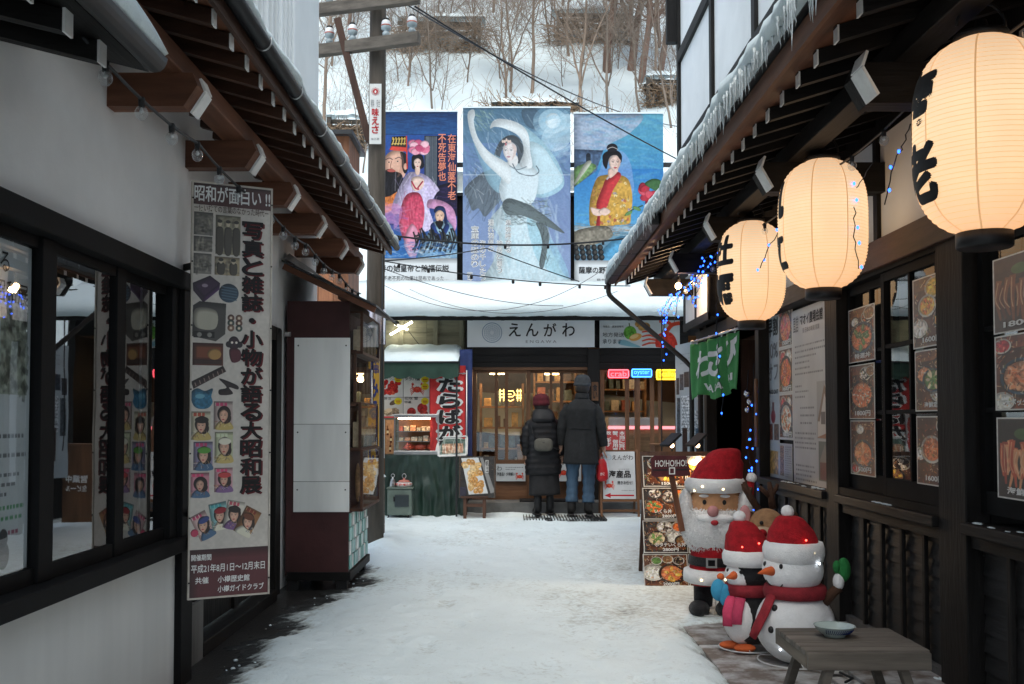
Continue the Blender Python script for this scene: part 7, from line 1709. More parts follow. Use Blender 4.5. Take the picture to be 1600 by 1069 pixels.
# ------------------------------------------------------------------ menu rack
bl = atZ(1007, 918, 0.02); RK = thing('menu_rack', 'leaning rack of rice bowl photos with prices beside the santa figure', 'menu rack', (bl.x + .3, bl.y, 0))
W3 = .335; lean = Vector((0, .10, .26)).normalized()
q = Frame(bl, (1, 0.0, 0), lean, W3 * 2 + .01, .27 * 4)
skew = Vector((.02, 0, 0))
ml = [(0, 0, foodpic(31, ['crab', 'uni'], [(.22, .55, .2, ['rice']), (.3, .2, .1, ['green']), (.55, .15, .1, ['soup']), (.8, .2, .1, ['dark'])], 150, 120, '#7a4426', mainpos=(.62, .58), mr=.27), '2000円', None),
      (1, 0, foodpic(32, ['tuna', 'roe'], [(.25, .3, .12, ['rice'])], 150, 120, '#8a4a28', mainpos=(.55, .4), mr=.25), '2000円', None),
      (0, 1, foodpic(33, ['scallop', 'green'], [(.5, .2, .14, ['squid', 'dark']), (.82, .2, .13, ['roe']), (.68, .5, .15, ['rice']), (.88, .62, .13, ['soup'])], 150, 120, '#2a1a12', mainpos=(.3, .56), mr=.22), '2800円', 'ホタテいくら丼'),
      (0, 2, foodpic(34, ['roe', 'green'], [(.28, .18, .13, ['squid', 'dark']), (.62, .28, .15, ['squid', 'dark']), (.88, .2, .13, ['roe', 'egg'])], 150, 120, '#2a1a12', mainpos=(.26, .6), mr=.22), '2800円', 'いくら丼'),
      (1, 2, foodpic(35, ['uni', 'roe'], [(.3, .3, .2, ['egg'])], 150, 120, '#5a3018', mainpos=(.6, .5), mr=.28), '2600円', 'うに丼'),
      (1, 1, foodpic(36, ['tuna', 'rice'], [(.3, .3, .16, ['egg'])], 150, 120, '#4a2818', mainpos=(.6, .5), mr=.28), '2400円', '鉄火丼'),
      (0, 3, foodpic(37, ['soup', 'egg'], [(.35, .25, .18, ['dark', 'squid']), (.8, .3, .16, ['egg', 'roe'])], 150, 120, '#2a1a14', mainpos=(.55, .65), mr=.25), '1500円', None),
      (1, 3, foodpic(38, ['egg', 'roe'], [(.25, .3, .18, ['egg']), (.75, .75, .18, ['uni'])], 150, 120, '#a86a30', mainpos=(.5, .4), mr=.24), '1800円', None)]
for i, j, arr, pr, tx in ml:
    o_ = q.o + q.ux * (i * (W3 + .008) + j * .012) + q.uy * (j * .262)
    f_ = Frame(o_, q.ux, q.uy, W3, .252)
    ph = panel('menu_photo', f_, imgmat('menu_photo', arr, .25, .1, .68), RK, .008, M['paper'], d=random.uniform(0, .004))
    t = Text(f_, .008); t.fit(pr, .42, .04, .78, .15, .03)
    if tx: t.fit(tx, .25, .18, .25 + .1 * len(tx), .31, .02)
    t.build(M['white_ink'], RK)
one('back_board', M['deepZ'], RK, 'add', [q.p(0.01, 0, -.012), q.p(1.03, 0, -.012), q.p(1.06, 1.0, -.012), q.p(.04, 1.0, -.012), q.p(0.01, 0, -.03), q.p(1.03, 0, -.03), q.p(1.06, 1.0, -.03), q.p(.04, 1.0, -.03)], [(0, 1, 2, 3), (7, 6, 5, 4), (0, 4, 5, 1), (1, 5, 6, 2), (2, 6, 7, 3), (3, 7, 4, 0)])
for u in (.1, .95): one('prop_leg', M['deepZ'], RK, 'beam', q.p(u, .95, -.04), Vector((q.p(u, 0).x, bl.y + .75, 0)), .03, .03)
# little spot lamps clipped over the rack
tp = q.p(.55, 1.06, 0)
for k, (du, lab) in enumerate([(.42, 'black clip lamp over the rack, facing the lane'), (.72, 'black clip lamp over the rack, nearer the doorway')]):
    c = q.p(du, 1.05, -.02); r = thing('clip_lamp', lab, 'lamp', tuple(c), 'clip lamps over the menu rack')
    mb = MB(); mb.beam(c + Vector((-.07, -.06, .0)), c + Vector((.04, .03, .09)), .10, .02); mb.build('head', M['black'], r); mb = MB(); mb.tube([c + Vector((0, .02, -.05)), c + Vector((0, .02, .05))], .008, 6); mb.build('arm', M['black'], r)
    mb = MB(); mb.ell(c + Vector((-.01, -.03, .0)), .018, 10, 8); mb.build('bulb', emit('clip_glow', (1, .7, .42), 8), r, True)
    l = bpy.data.lights.new('clip_light', 'SPOT'); l.energy = 6; l.color = (1, .72, .45); l.spot_size = radians(120); l.shadow_soft_size = .03
    o = bpy.data.objects.new('clip_light', l); COL.objects.link(o); o.parent = r; o.location = (0, -.12, 0); o.rotation_euler = (radians(-28), 0, 0)
# ------------------------------------------------------------------ lit plush figures
red_f = mat('red_plush', (.36, .006, .013), .9, .25, 30, .7, 160); white_f = mat('white_plush', (.9, .9, .9), .9, .05, 25, .6, 150, sheen=.2)
skin_f = mat('tan_plush', (.62, .33, .17), .9, .12, 25, .4, 120); black_f = mat('black_plush', (.010, .010, .012), .9, .3, 30, .6, 140, sheen=.15); fab_w = mat('white_mesh_fabric', (.84, .85, .86), .8, .06, 14, .5, 110)
pink_f = mat('pink_plush', (.6, .28, .28), .8, .1, 20, .2); tan_f = mat('fawn_plush', (.36, .20, .10), .9, .2, 25, .5, 130); brown_f = mat('brown_plush', (.07, .032, .018), .9, .25, 25, .5, 130)
orange_f = mat('orange_felt', (.62, .12, .03), .8, .1, 20, .3); blue_f = mat('blue_felt', (.05, .33, .55), .85, .1, 20, .4); rose_f = mat('rose_felt', (.55, .05, .12), .85, .15, 20, .5); green_f = mat('green_plush', (.02, .19, .045), .9, .2, 25, .5, 130)
wire_w = mat('white_wire', (.55, .56, .56), .4, .1, 8, 0); led_w = emit('warm_fairy_light', (1, .68, .32), 6); led_c = emit('cool_fairy_light', (.85, .92, 1), 6); led_r = emit('red_fairy_light', (1, .06, .04), 5)
def lump(name, m_, par, c, r, nu=22, nv=14, fn=None, amp=.0, f=6, rot=None):
    mb = MB(); s_ = random.random() * 50
    def g(d):
        k = 1 + (amp * N(d.x * f + s_, d.y * f, d.z * f) if amp else 0)
        return k * (fn(d) if fn else 1)
    mb.ell((0, 0, 0), r, nu, nv, fn=g)
    if rot is not None: mb.v = [tuple(rot @ Vector(v)) for v in mb.v]
    c = Vector(c); mb.v = [tuple(Vector(v) + c) for v in mb.v]
    return mb.build(name, m_, par, True)
def fur(surface, n, L, m_, par, name='fur', seed=1, droop=.4):
    """short tufts growing out of a surface given as list of (point, normal)"""
    mb = MB(); rg = random.Random(seed)
    for _ in range(n):
        p, nrm = surface(rg); t = Vector((rg.uniform(-1, 1), rg.uniform(-1, 1), rg.uniform(-1, 1))); t = (t - nrm * t.dot(nrm)).normalized()
        tip = p + (nrm * rg.uniform(.4, 1) + t * rg.uniform(.2, .9) + Vector((0, 0, -droop))).normalized() * L * rg.uniform(.6, 1.3); w_ = nrm.cross(t) * L * .16
        mb.add([p - w_, p + w_, tip], [(0, 1, 2)])
    return tag(mb.build(name, m_, par), kind='stuff')
def ellsurf(c, r, cond=lambda d: True):
    def f(rg):
        while True:
            d = Vector((rg.gauss(0, 1), rg.gauss(0, 1), rg.gauss(0, 1))).normalized()
            if cond(d): break
        p = Vector((c[0] + d.x * r[0], c[1] + d.y * r[1], c[2] + d.z * r[2])); return p, Vector((d.x / r[0], d.y / r[1], d.z / r[2])).normalized()
    return f
def santahat(par, c, r, top, tip, hang=None, tilt=0, brimh=.09, seed=1):
    c = Vector(c); mb = MB(); P = [c, c + Vector((0, 0, .02))]; R = [r * .98, r]
    for k in range(1, 9):
        t = k / 8; q = c.lerp(Vector(tip), t); q.z = c.z + (top - c.z) * (sin(t * pi / 2 if hang is None else t * pi / 2) ** .9); P.append(q); R.append(r * (1 - t) ** (.62 if hang else .72) + .012)
    if hang:
        P += [Vector(tip).lerp(Vector(hang), .5) + Vector((.02, 0, .02)), Vector(hang)]; R += [.035, .022]
    R = [x * (1 + .04 * sin(i * 2.1)) for i, x in enumerate(R)]
    rings = [[q + Vector((cos(2 * pi * j / 22) * rr * (1 + .05 * N(j * .9, i * .7, seed)), sin(2 * pi * j / 22) * rr, 0)) for j in range(22)] for i, (q, rr) in enumerate(zip(P, R))]
    mb.rings(rings); mb.build('hat', red_f, par, True)
    mb = MB(); mb.rings([[c + Vector((cos(2 * pi * j / 26) * rr, sin(2 * pi * j / 26) * rr, z + .006 * N(j * .5, z * 20, seed)) ) for j in range(26)] for rr, z in [(r * .96, -brimh * .5), (r * 1.06, -brimh * .45), (r * 1.13, -brimh * .1), (r * 1.13, brimh * .2), (r * 1.05, brimh * .5), (r * .94, brimh * .52)]])
    mb.build('hat_brim', white_f, par, True)
    e = Vector(hang if hang else (tip[0], tip[1], top)); lump('pompom', white_f, par, e + Vector((0, 0, .018 if not hang else -.02)), .034, 14, 10, amp=.12)
    return c
def fairy(par, pts):
    for p, m_ in pts: o = lump('fairy_light', m_, par, p, .0055, 8, 6)
def ringstand(par, c, r, n=1):
    mb = MB(); c = Vector(c)
    mb.tube([c + Vector((cos(a) * r, sin(a) * r, .012)) for a in np.linspace(0, 2 * pi, 33)], .004, 5, cap=False)
    for k in range(3): a = k * 2.1 + .4; mb.tube([c + Vector((cos(a) * r, sin(a) * r, .012)), c + Vector((0, 0, .03)), c + Vector((0, 0, .12))], .003, 5)
    mb.build('wire_stand', wire_w, par, True)

S0 = Vector(((1116 - 795) / 239.3, 6.5, 0.02))
SA = thing('santa_figure', 'plush santa figure with a fluffy white beard and red hat', 'santa figure', tuple(S0))
def L(x, y, z): return S0 + Vector((x, y, z))
lump('head', skin_f, SA, L(0, 0, .72), (.165, .14, .17))
def bshape(d): return 1 - .25 * max(0, d.z) - .18 * max(0, -d.z) * abs(d.x)
lump('beard', white_f, SA, L(0, -.055, .565), (.212, .125, .195), 30, 22, lambda d: bshape(d), .06, 7)
for sg in (-1, 1): lump('beard_side', white_f, SA, L(sg * .188, -.045, .68), (.046, .075, .125), 16, 12, amp=.08)
lump('moustache', white_f, SA, L(0, -.16, .63), (.12, .035, .03), 18, 10, amp=.08)
fur(ellsurf(L(0, -.055, .565), (.212, .125, .195), lambda d: d.y < .35 and d.z < .62), 6500, .017, white_f, SA, 'beard_fur', 2)
for sg in (-1, 1): fur(ellsurf(L(sg * .188, -.045, .68), (.046, .075, .125)), 900, .016, white_f, SA, 'beard_fur', 5 + sg)
lump('nose', pink_f, SA, L(-.015, -.185, .675), .036, 16, 12); lump('mouth', mat('lip', (.42, .02, .03), .6, .1, 9, 0), SA, L(-.005, -.205, .605), (.024, .016, .017), 12, 8)
for sg in (-1, 1):
    lump('eye', M['black'], SA, L(-.005 + sg * .062, -.131, .728), (.013, .012, .016), 12, 8); lump('eyebrow', white_f, SA, L(-.005 + sg * .066, -.137, .768), (.032, .014, .011), 12, 8)
santahat(SA, L(0, 0, .83), .172, 1.09, L(.10, 0, 0), L(.232, -.02, .90), seed=3)
mb = MB(); mb.lathe([(.10, .19), (.185, .205), (.192, .25), (.188, .275), (.168, .29), (.160, .36), (.150, .46), (.12, .52)], 28, S0); mb.build('coat', red_f, SA, True)
mb = MB(); mb.lathe([(.184, .203), (.205, .212), (.208, .25), (.204, .285), (.184, .295)], 28, S0); mb.build('coat_trim', white_f, SA, True)
mb = MB(); mb.lathe([(.167, .318), (.174, .322), (.172, .372), (.165, .376)], 28, S0); mb.build('belt', black_f, SA, True)
mb = MB()
for a, b, c_, d in [(-.06, -.048, .318, .378), (-.004, .008, .318, .378), (-.0478, -.0042, .318, .328), (-.0478, -.0042, .368, .378)]: mb.box(S0.x + a, S0.x + b, S0.y - .190, S0.y - .174, S0.z + c_, S0.z + d)
mb.build('buckle', mat('grey_felt', (.25, .25, .25), .6, .1, 8, .1), SA)
for sg in (-1, 1):
    mb = MB(); mb.tube([L(sg * .075, 0, .21), L(sg * .08, 0, .05)], [.068, .06], 14); mb.build('leg', black_f, SA, True); lump('boot', black_f, SA, L(sg * .085 - .02, -.06, .04), (.068, .12, .052), 18, 10)
    mb = MB(); mb.tube([L(sg * .075, 0, .225), L(sg * .077, 0, .18)], [.075, .072], 14); mb.build('trouser_leg', red_f, SA, True)
fairy(SA, [(L(-.08, -.178, .83), led_w), (L(.05, -.185, .815), led_w), (L(-.13, -.135, .80), led_w), (L(-.09, -.19, .24), led_w), (L(.06, -.2, .25), led_w)])
ringstand(SA, L(0, 0, 0), .16); SA.rotation_euler.z = radians(-11)
# HO!HO!HO! board
q = frameY(1016, 712, 1078, 746, 6.35); q.ux = Vector((.995, 0, -.02)).normalized(); 
HS = thing('greeting_board', 'maroon HO HO HO board on a tilted brown stick beside santa', 'sign', tuple(atY(1060, 800, 6.36)))
q2 = Frame(q.o + Vector((.012, 0, 0)), Vector((.996, 0, .02)), (0, 0, 1), q.w * .96, q.h)
P_ = [(0, .08), (.08, .0), (1, .04), (.9, .95), (.07, 1), (-.03, .85)]
mb = MB(); mb.prism([(u * q2.w, v * q2.h) for u, v in P_], q2.o, q2.ux, q2.uy, .02); mb.build('board', mat('maroon_felt', (.085, .02, .025), .85, .2, 14, .3, 90), HS)
t = Text(q2, .002); t.fit('HO!HO!HO!', .08, .48, .90, .78, .012); t.build(M['white_ink'], HS)
t = Text(q2, .002); t.rule(.02, .30, .42, .36); t.rule(.62, .30, .93, .36); t.build(M['black'], HS, 'stripe')
mb = MB()
for a, b, c_, d in [(.44, .12, .47, .44), (.57, .12, .60, .44), (.47, .12, .57, .17), (.47, .39, .57, .44)]: mb.quad(q2.p(a, b, .003), q2.p(c_, b, .003), q2.p(c_, d, .003), q2.p(a, d, .003))
mb.build('buckle', M['white_ink'], HS)
one('stick', M['brownZ'], HS, 'beam', atY(1049, 743, 6.38), atY(1066, 830, 6.42), .035, .02, up=(0, 1, 0))

# reindeer behind
R0_ = Vector((1.60, 6.02, .02)); RD = thing('reindeer_figure', 'fawn plush reindeer with brown antlers half hidden behind the penguin', 'reindeer figure', tuple(R0_))
def L(x, y, z): return R0_ + Vector((x, y, z))
mb = MB(); mb.lathe([(.10, 0), (.15, .06), (.16, .2), (.13, .36), (.09, .48)], 24, R0_); mb.build('body', tan_f, RD, True)
lump('head', tan_f, RD, L(-.06, -.05, .60), (.115, .13, .125)); lump('muzzle', mat('pale_plush', (.5, .36, .24), .9, .1, 20, .4), RD, L(-.11, -.16, .575), (.07, .07, .055)); lump('nose', red_f, RD, L(-.13, -.225, .595), .026)
for sg in (-1, 1):
    lump('eye', M['black'], RD, L(-.07 + sg * .05, -.165, .65), .012, 8, 6); lump('ear', brown_f, RD, L(-.05 + sg * .13, -.03, .68), (.055, .02, .03))
    b = L(-.06 + sg * .045, -.02, .72); mb = MB()
    mb.tube([b, b + Vector((sg * .02 - .03, 0, .08)), b + Vector((sg * .03 - .05, 0, .16))], [.022, .02, .012], 10); mb.tube([b + Vector((sg * .02 - .03, 0, .08)), b + Vector((sg * .05 - .03, 0, .12)), b + Vector((sg * .06 - .03, 0, .15))], [.018, .015, .010], 8)
    mb.tube([b + Vector((sg * .02 - .03, 0, .07)), b + Vector((-sg * .02 - .06, 0, .13))], [.018, .012], 8); mb.build('antler', brown_f, RD, True)
    mb = MB(); mb.tube([L(sg * .12 - .02, -.05, .36), L(sg * .19 - .06, -.12, .42), L(sg * .2 - .08, -.14, .5)], [.045, .04, .035], 10); mb.build('leg', tan_f, RD, True); lump('hoof', brown_f, RD, L(sg * .2 - .08, -.14, .53), (.04, .04, .045), 12, 8)
lump('pink_ear_lining', pink_f, RD, L(-.19, -.05, .685), (.035, .012, .06), 12, 8)
ringstand(RD, L(0, 0, 0), .15)

# penguin
P0 = Vector(((1168 - 795) / 281.8, 5.52, .02)); PG = thing('penguin_figure', 'black plush penguin in a santa hat with blue mitten and rose scarf ends', 'penguin figure', tuple(P0))
def L(x, y, z): return P0 + Vector((x, y, z))
FD = Vector((-.80, -.60, 0)); SD = Vector((.60, -.80, 0))   # facing, its left-hand side towards the lens
mb = MB(); mb.lathe([(.06, .03), (.115, .06), (.138, .14), (.135, .22), (.115, .30), (.10, .34)], 28, P0); mb.build('body', black_f, PG, True)
lump('head', black_f, PG, L(0, 0, .42), (.118, .118, .11))
R_ = Matrix.Rotation(math.atan2(FD.y, FD.x), 3, 'Z')
lump('belly', white_f, PG, P0 + FD * .065 + Vector((0, 0, .175)), (.095, .105, .145), rot=R_); lump('cheek', white_f, PG, P0 + FD * .05 - SD * .015 + Vector((0, 0, .405)), (.082, .09, .085), rot=R_)
mb = MB(); mb.tube([P0 + FD * .115 + Vector((0, 0, .408)), P0 + FD * .185 + Vector((0, 0, .40))], [.027, .004], 12); mb.build('beak', orange_f, PG, True)
for sg in (-1, 1): lump('eye', M['black'], PG, P0 + FD * .118 + SD * sg * .045 + Vector((0, 0, .43)), .011, 8, 6)
santahat(PG, L(0, 0, .495), .128, .72, L(-.05, 0, 0), seed=8, brimh=.085)
mb = MB(); mb.lathe([(.105, .29), (.13, .295), (.138, .325), (.13, .352), (.105, .356)], 26, P0); mb.build('scarf', mat('red_scarf', (.27, .02, .03), .9, .2, 20, .5, 120), PG, True)
for k, (dx, dz) in enumerate(((-.02, 0), (.045, .02))):
    b = P0 + FD * .125 + SD * (dx * 1.0) + Vector((0, 0, .29)); mb = MB(); mb.tube([b, b + FD * .02 + Vector((-.01, -.02, -.07)), b + FD * .015 + Vector((-.02, -.04, -.15 + dz))], [.030, .032, .028], 12, flat=.5); mb.build('scarf_end', rose_f, PG, True)
for sg, m_ in ((-1, blue_f),):
    b = P0 + FD * .10 - SD * .09 + Vector((0, 0, .33)); lump('mitten', m_, PG, b + FD * .05 + Vector((0, 0, -.01)), (.04, .035, .06)); lump('mitten', m_, PG, b + FD * .02 + Vector((.01, -.03, -.035)), (.035, .03, .06)); lump('knob', orange_f, PG, b + FD * .03 + Vector((0, 0, .06)), .02)
mb = MB(); mb.tube([P0 + SD * .10 + Vector((0, 0, .28)), P0 + SD * .15 + Vector((0, 0, .18)), P0 + SD * .155 + Vector((0, 0, .10))], [.04, .04, .02], 12, flat=.6); mb.build('wing', black_f, PG, True)
for sg in (-1, 1): lump('foot', orange_f, PG, P0 + FD * .10 + SD * sg * .05 + Vector((0, 0, .022)), (.06, .04, .022))
fairy(PG, [(P0 + Vector((.03, -.108, .585)), led_r), (P0 + Vector((-.06, -.105, .565)), led_r)])
ringstand(PG, L(-.02, -.02, 0), .15)

# snowman
N0 = Vector(((1239 - 795) / 297.4, 5.23, .02)); SN = thing('snowman_figure', 'white fabric snowman with carrot nose, red hat and one green mitten', 'snowman figure', tuple(N0))
def L(x, y, z): return N0 + Vector((x, y, z))
lump('body', fab_w, SN, L(0, 0, .185), (.202, .195, .195), 32, 20, lambda d: 1 + .012 * abs(sin(math.atan2(d.y, d.x) * 4)))
lump('head', fab_w, SN, L(-.01, 0, .475), (.155, .15, .135), 32, 18, lambda d: 1 + .010 * abs(sin(math.atan2(d.y, d.x) * 4)))
santahat(SN, L(-.005, 0, .565), .140, .775, L(-.035, 0, 0), seed=14, brimh=.105)
fd = Vector((-.86, -.5, 0)).normalized(); mb = MB(); b = L(-.01, 0, .475)
mb.tube([b + fd * .145, b + fd * .19 + Vector((0, 0, .002)), b + fd * .245 + Vector((0, 0, -.004))], [.026, .018, .003], 12); mb.build('carrot_nose', orange_f, SN, True)
sd_ = Vector((fd.y, -fd.x, 0)) * -1
for k in (-1, 1): lump('eye', M['black'], SN, b + (fd * .138 + sd_ * .055 * k).normalized() * .152 + Vector((0, 0, .03)), (.010, .010, .013), 10, 8)
mb = MB(); P = []
for k in range(12):
    a = -.9 + k * .15; d = (fd + sd_ * sin(a) * .62).normalized(); zz = -.045 - .045 * cos(a * 1.5) ; P.append(b + Vector((d.x * .155, d.y * .15, 0)) * sqrt(max(.1, 1 - (zz / .135) ** 2)) * 1.01 + Vector((0, 0, zz)))
mb.tube(P, .0035, 5); mb.build('smile', M['black'], SN, True)
mb = MB(); mb.lathe([(.12, .325), (.155, .332), (.165, .36), (.155, .392), (.12, .40)], 28, N0); mb.build('scarf', mat('red_scarf', (.27, .02, .03), .9, .2, 20, .5, 120), SN, True)
mb = MB(); bb2 = L(-.14, -.07, .35); mb.tube([bb2, bb2 + Vector((-.045, -.03, -.08)), bb2 + Vector((-.085, -.03, -.16)), bb2 + Vector((-.105, -.02, -.21))], [.03, .032, .03, .026], 12, flat=.4); mb.build('scarf_end', mat('red_scarf', (.27, .02, .03), .9, .2, 20, .5, 120), SN, True)
for z in (.29, .185): d = Vector((-.78, -.62, 0)); k = sqrt(1 - ((z - .185) / .195) ** 2); lump('button', M['black'], SN, N0 + Vector((d.x * .202 * k, d.y * .195 * k, z)), (.016, .016, .018), 12, 8)
mb = MB(); mb.tube([L(.13, -.07, .30), L(.165, -.10, .37), L(.20, -.10, .395)], [.018, .026, .024], 10); mb.build('arm', brown_f, SN, True)
lump('mitten_cuff', white_f, SN, L(.195, -.10, .425), (.028, .034, .045), 14, 10); lump('mitten', green_f, SN, L(.222, -.10, .485), (.036, .03, .062), 16, 12); lump('mitten_thumb', green_f, SN, L(.185, -.105, .50), (.02, .02, .034), 12, 8)
fairy(SN, [(L(.06, -.138, .575), led_w), (L(.02, -.14, .64), led_r), (L(.09, -.13, .52), led_c), (L(.15, -.14, .22), led_c), (L(-.10, -.10, .55), led_w), (L(-.12, -.15, .09), led_c)])
ringstand(SN, L(.0, -.03, 0), .20)
# plug box on the slab
r = thing('cable_box', 'small white plug box lying by the bench leg', 'plug box', (1.6, 4.95, .02)); one('body', M['paper'], r, 'box', 1.57, 1.65, 4.95, 5.0, .02, .075, bevel=.008); mb = MB(); mb.tube([(1.63, 4.95, .03), (1.66, 4.85, .026), (1.6, 4.78, .026)], .006, 6); mb.build('cord', M['cable'], r, True)
# bench with a bowl
BN = thing('slat_bench', 'low weathered slatted bench with splayed legs', 'bench', (1.47, 4.3, .02)); bz = .33
bw = wood('bench_wood', (.135, .118, .10), 'X', .7)
for i in range(6):
    y = 4.10 + i * .0745; one('slat', bw, BN, 'box', 1.21, 1.72, y, y + .068, bz - .022, bz + random.uniform(0, .003), bevel=.004)
for y in (4.096, 4.548): one('apron', bw, BN, 'box', 1.213, 1.717, y - .022 if y < 4.3 else y, y if y < 4.3 else y + .022, bz - .075, bz - .004, bevel=.004)
for x in (1.212, 1.69): one('end_rail', wood('bench_wood_y', (.16, .13, .10), 'Y', .7), BN, 'box', x, x + .028, 4.098, 4.546, bz - .07, bz - .0225)
for x, sx_ in ((1.27, -1), (1.66, 1)):
    for y in (4.125, 4.52): one('leg', bw, BN, 'beam', (x - sx_ * .06, y, bz - .03), (x + sx_ * .035, y, .015), .035, .05, up=(0, 1, 0), bevel=.004)
BW = thing('porcelain_bowl', 'pale blue-green bowl with blue brushwork on the bench', 'bowl', (1.40, 4.33, bz)); c = Vector((1.415, 4.36, bz + .003))
mb = MB(); mb.lathe([(.045, 0), (.048, .008), (.078, .03), (.086, .046), (.089, .048), (.084, .046), (.072, .03), (.04, .014)], 32, c); mb.build('bowl', mat('celadon', (.42, .50, .48), .15, .1, 8, 0, spec=.6), BW, True)
mb = MB(); rg = random.Random(4)
for k in range(16):
    a = -2.4 + k * .11; r_ = .0665
    mb.tube([c + Vector((cos(a) * (.0605 + .004), sin(a) * .0645, .018)), c + Vector((cos(a + .06) * .0765, sin(a + .06) * .0765, .027)), c + Vector((cos(a + .1) * .084, sin(a + .1) * .084, .038))], .0016, 4)
mb.build('brushwork', mat('cobalt', (.015, .03, .14), .2, .1, 6, 0), BW)

# ------------------------------------------------------------------ green shop curtain on its rod
a = atY(1082, 535, 9.55); b = atY(1158, 512, 8.7); GBn = thing('green_curtain', 'green cloth shop curtain with white lettering hanging on a steel rod', 'shop curtain', tuple(a))
mb = MB(); mb.tube([a, b + (b - a) * .25], .012, 8); mb.build('rod', M['steel'], GBn, True); lump('rod_knob', M['paper'], GBn, a, .022, 12, 8)
d = (b - a); q = Frame(a + d * .02 - Vector((0, 0, .555)), d * .98, (0, 0, 1), d.length * .96, .53)
q.uy = Vector((0, 0, 1)); q.n = Vector((q.ux.y, -q.ux.x, 0)).normalized()
f = lambda u, v: q.o + q.ux * (u * q.w) + Vector((0, 0, v * q.h)) + q.n * (.028 * sin(u * 15 + v * 1.5) * (1.1 - .5 * v) + .02 * sin(u * 31 + 2)) + Vector((0, 0, (1 - v) * .035 * sin(u * 9)))
mb = MB(); mb.grid(f, 40, 16); o = mb.build('cloth', mat('green_cloth', (.06, .27, .075), .75, .12, 8, .15, 90), GBn, True); sdm = o.modifiers.new('thick', 'SOLIDIFY'); sdm.thickness = .003
q3 = Frame(q.o, q.ux, (0, 0, 1), q.w, q.h)
def dr(txts, m_):
    t = Text(q3, 0)
    for a_ in txts: t.fit(*a_)
    bm = bmesh.new(); vs_ = [bm.verts.new(v) for v in t.mb.v]
    for fc in t.mb.f:
        try: bm.faces.new([vs_[k] for k in fc])
        except ValueError: pass
    for k in range(1, 40): bmesh.ops.bisect_plane(bm, geom=bm.verts[:] + bm.edges[:] + bm.faces[:], plane_co=q3.p(k / 40, 0), plane_no=q3.ux)
    for k in range(1, 8): bmesh.ops.bisect_plane(bm, geom=bm.verts[:] + bm.edges[:] + bm.faces[:], plane_co=q3.p(0, k / 8), plane_no=Vector((0, 0, 1)))
    bm.verts.index_update(); mb = MB()
    mb.add([f((v.co - q3.o).dot(q3.ux) / q3.w, (v.co - q3.o).z / q3.h) + q.n * (.005 + (v.co - q3.o).dot(q3.n)) for v in bm.verts], [tuple(v.index for v in fc.verts) for fc in bm.faces]); bm.free(); mb.build('lettering', m_, GBn)
dr([('わ', .06, .30, .30, .82, .04), ('さ', .38, .32, .60, .84, .04), ('び', .68, .32, .92, .84, .04), ('W', .22, .06, .36, .19, .03), ('A', .38, .06, .47, .19, .03), ('SA', .50, .06, .64, .19, .03), ('BI', .72, .06, .86, .19, .03)], M['white_ink'])
for k in range(4):
    p = a + d * (.1 + .26 * k); mb = MB(); mb.tube([p + Vector((0, cos(t) * .022, sin(t) * .022 - .008)) for t in np.linspace(0, 2 * pi, 13)], .004, 5); mb.build('curtain_ring', M['paper'], GBn, True)

# ------------------------------------------------------------------ warm spot lamps at the eave corner
for (u, v, Y, lab) in [(1077, 423, 9.5, 'round-shaded warm lamp glowing under the eave end'), (1060, 447, 9.9, 'lower warm lamp glowing under the eave end')]:
    c = atY(u, v, Y); r = thing('eave_lamp', lab, 'lamp', tuple(c), 'warm lamps under the eave corner')
    mb = MB(); mb.ell(c, .032, 14, 10); mb.build('bulb', emit('eave_bulb', (1, .66, .34), 22), r, True)
    mb = MB(); mb.lathe([(.018, .03), (.022, .06), (.012, .09)], 12, c); mb.build('socket', M['black'], r, True)
    if Y < 9.7: mb = MB(); mb.lathe([(.02, .062), (.11, .04), (.115, .032), (.02, .055)], 22, c); mb.build('shade', mat('cream_shade', (.6, .45, .3), .4, .1, 6, 0), r, True)
    mb = MB(); mb.tube([c + Vector((0, 0, .09)), c + Vector((.03, -.02, .2)), Vector((c.x + .1, c.y, 2.76))], .006, 6); mb.build('cord', M['cable'], r, True)
    l = bpy.data.lights.new('eave_light', 'POINT'); l.energy = 5; l.color = (1, .62, .32); l.shadow_soft_size = .03; o = bpy.data.objects.new('eave_light', l); COL.objects.link(o); o.parent = r; o.location = (0, -.05, -.04)

# ------------------------------------------------------------------ strings of lights
def catenary(p, q, sag, n=16): return [p.lerp(q, i / n) - Vector((0, 0, sag * 4 * (i / n) * (1 - i / n))) for i in range(n + 1)]
bg_ = MB(); bg_.ell((0, 0, -.05), (.023, .023, .027), 14, 10); bmesh_ = bg_.mesh('bulb', M['bulb'], True, (0, 0, 0))[0]
bk = MB(); bk.lathe([(.011, -.03), (.013, 0), (.009, .008)], 8); sk = bk.mesh('socket', M['black'], True, (0, 0, 0))[0]
bf = MB(); bf.lathe([(.006, -.05), (.009, -.045), (.003, -.03)], 6); fil = bf.mesh('filament_post', mat('milk_glass', (.6, .6, .58), .3, .1, 5, 0), True, (0, 0, 0))[0]
def bulbs(lab, pts, ts):
    r = thing('bulb_string', lab, 'string lights', tuple(pts[0]), 'strings of clear bulbs'); mb = MB(); mb.tube(pts, .006, 6); mb.build('cable', M['cable'], r, True)
    n = len(pts) - 1
    for t in ts:
        i = min(int(t * n), n - 1); p = pts[i].lerp(pts[i + 1], t * n - i); b = inst('bulb', bmesh_, r, p); inst('socket', sk, b, p); inst('filament_post', fil, b, p)
A, B = Vector((-1.3, 3.0, 2.44)), Vector((-1.3, 8.7, 2.38)); pts = []
for k in range(5): pts += catenary(A.lerp(B, k / 5), A.lerp(B, (k + 1) / 5), .03, 6)[(1 if k else 0):]
bulbs('string of clear unlit bulbs along the plastered house eaves', pts, [.03 + i * .0555 for i in range(18)])
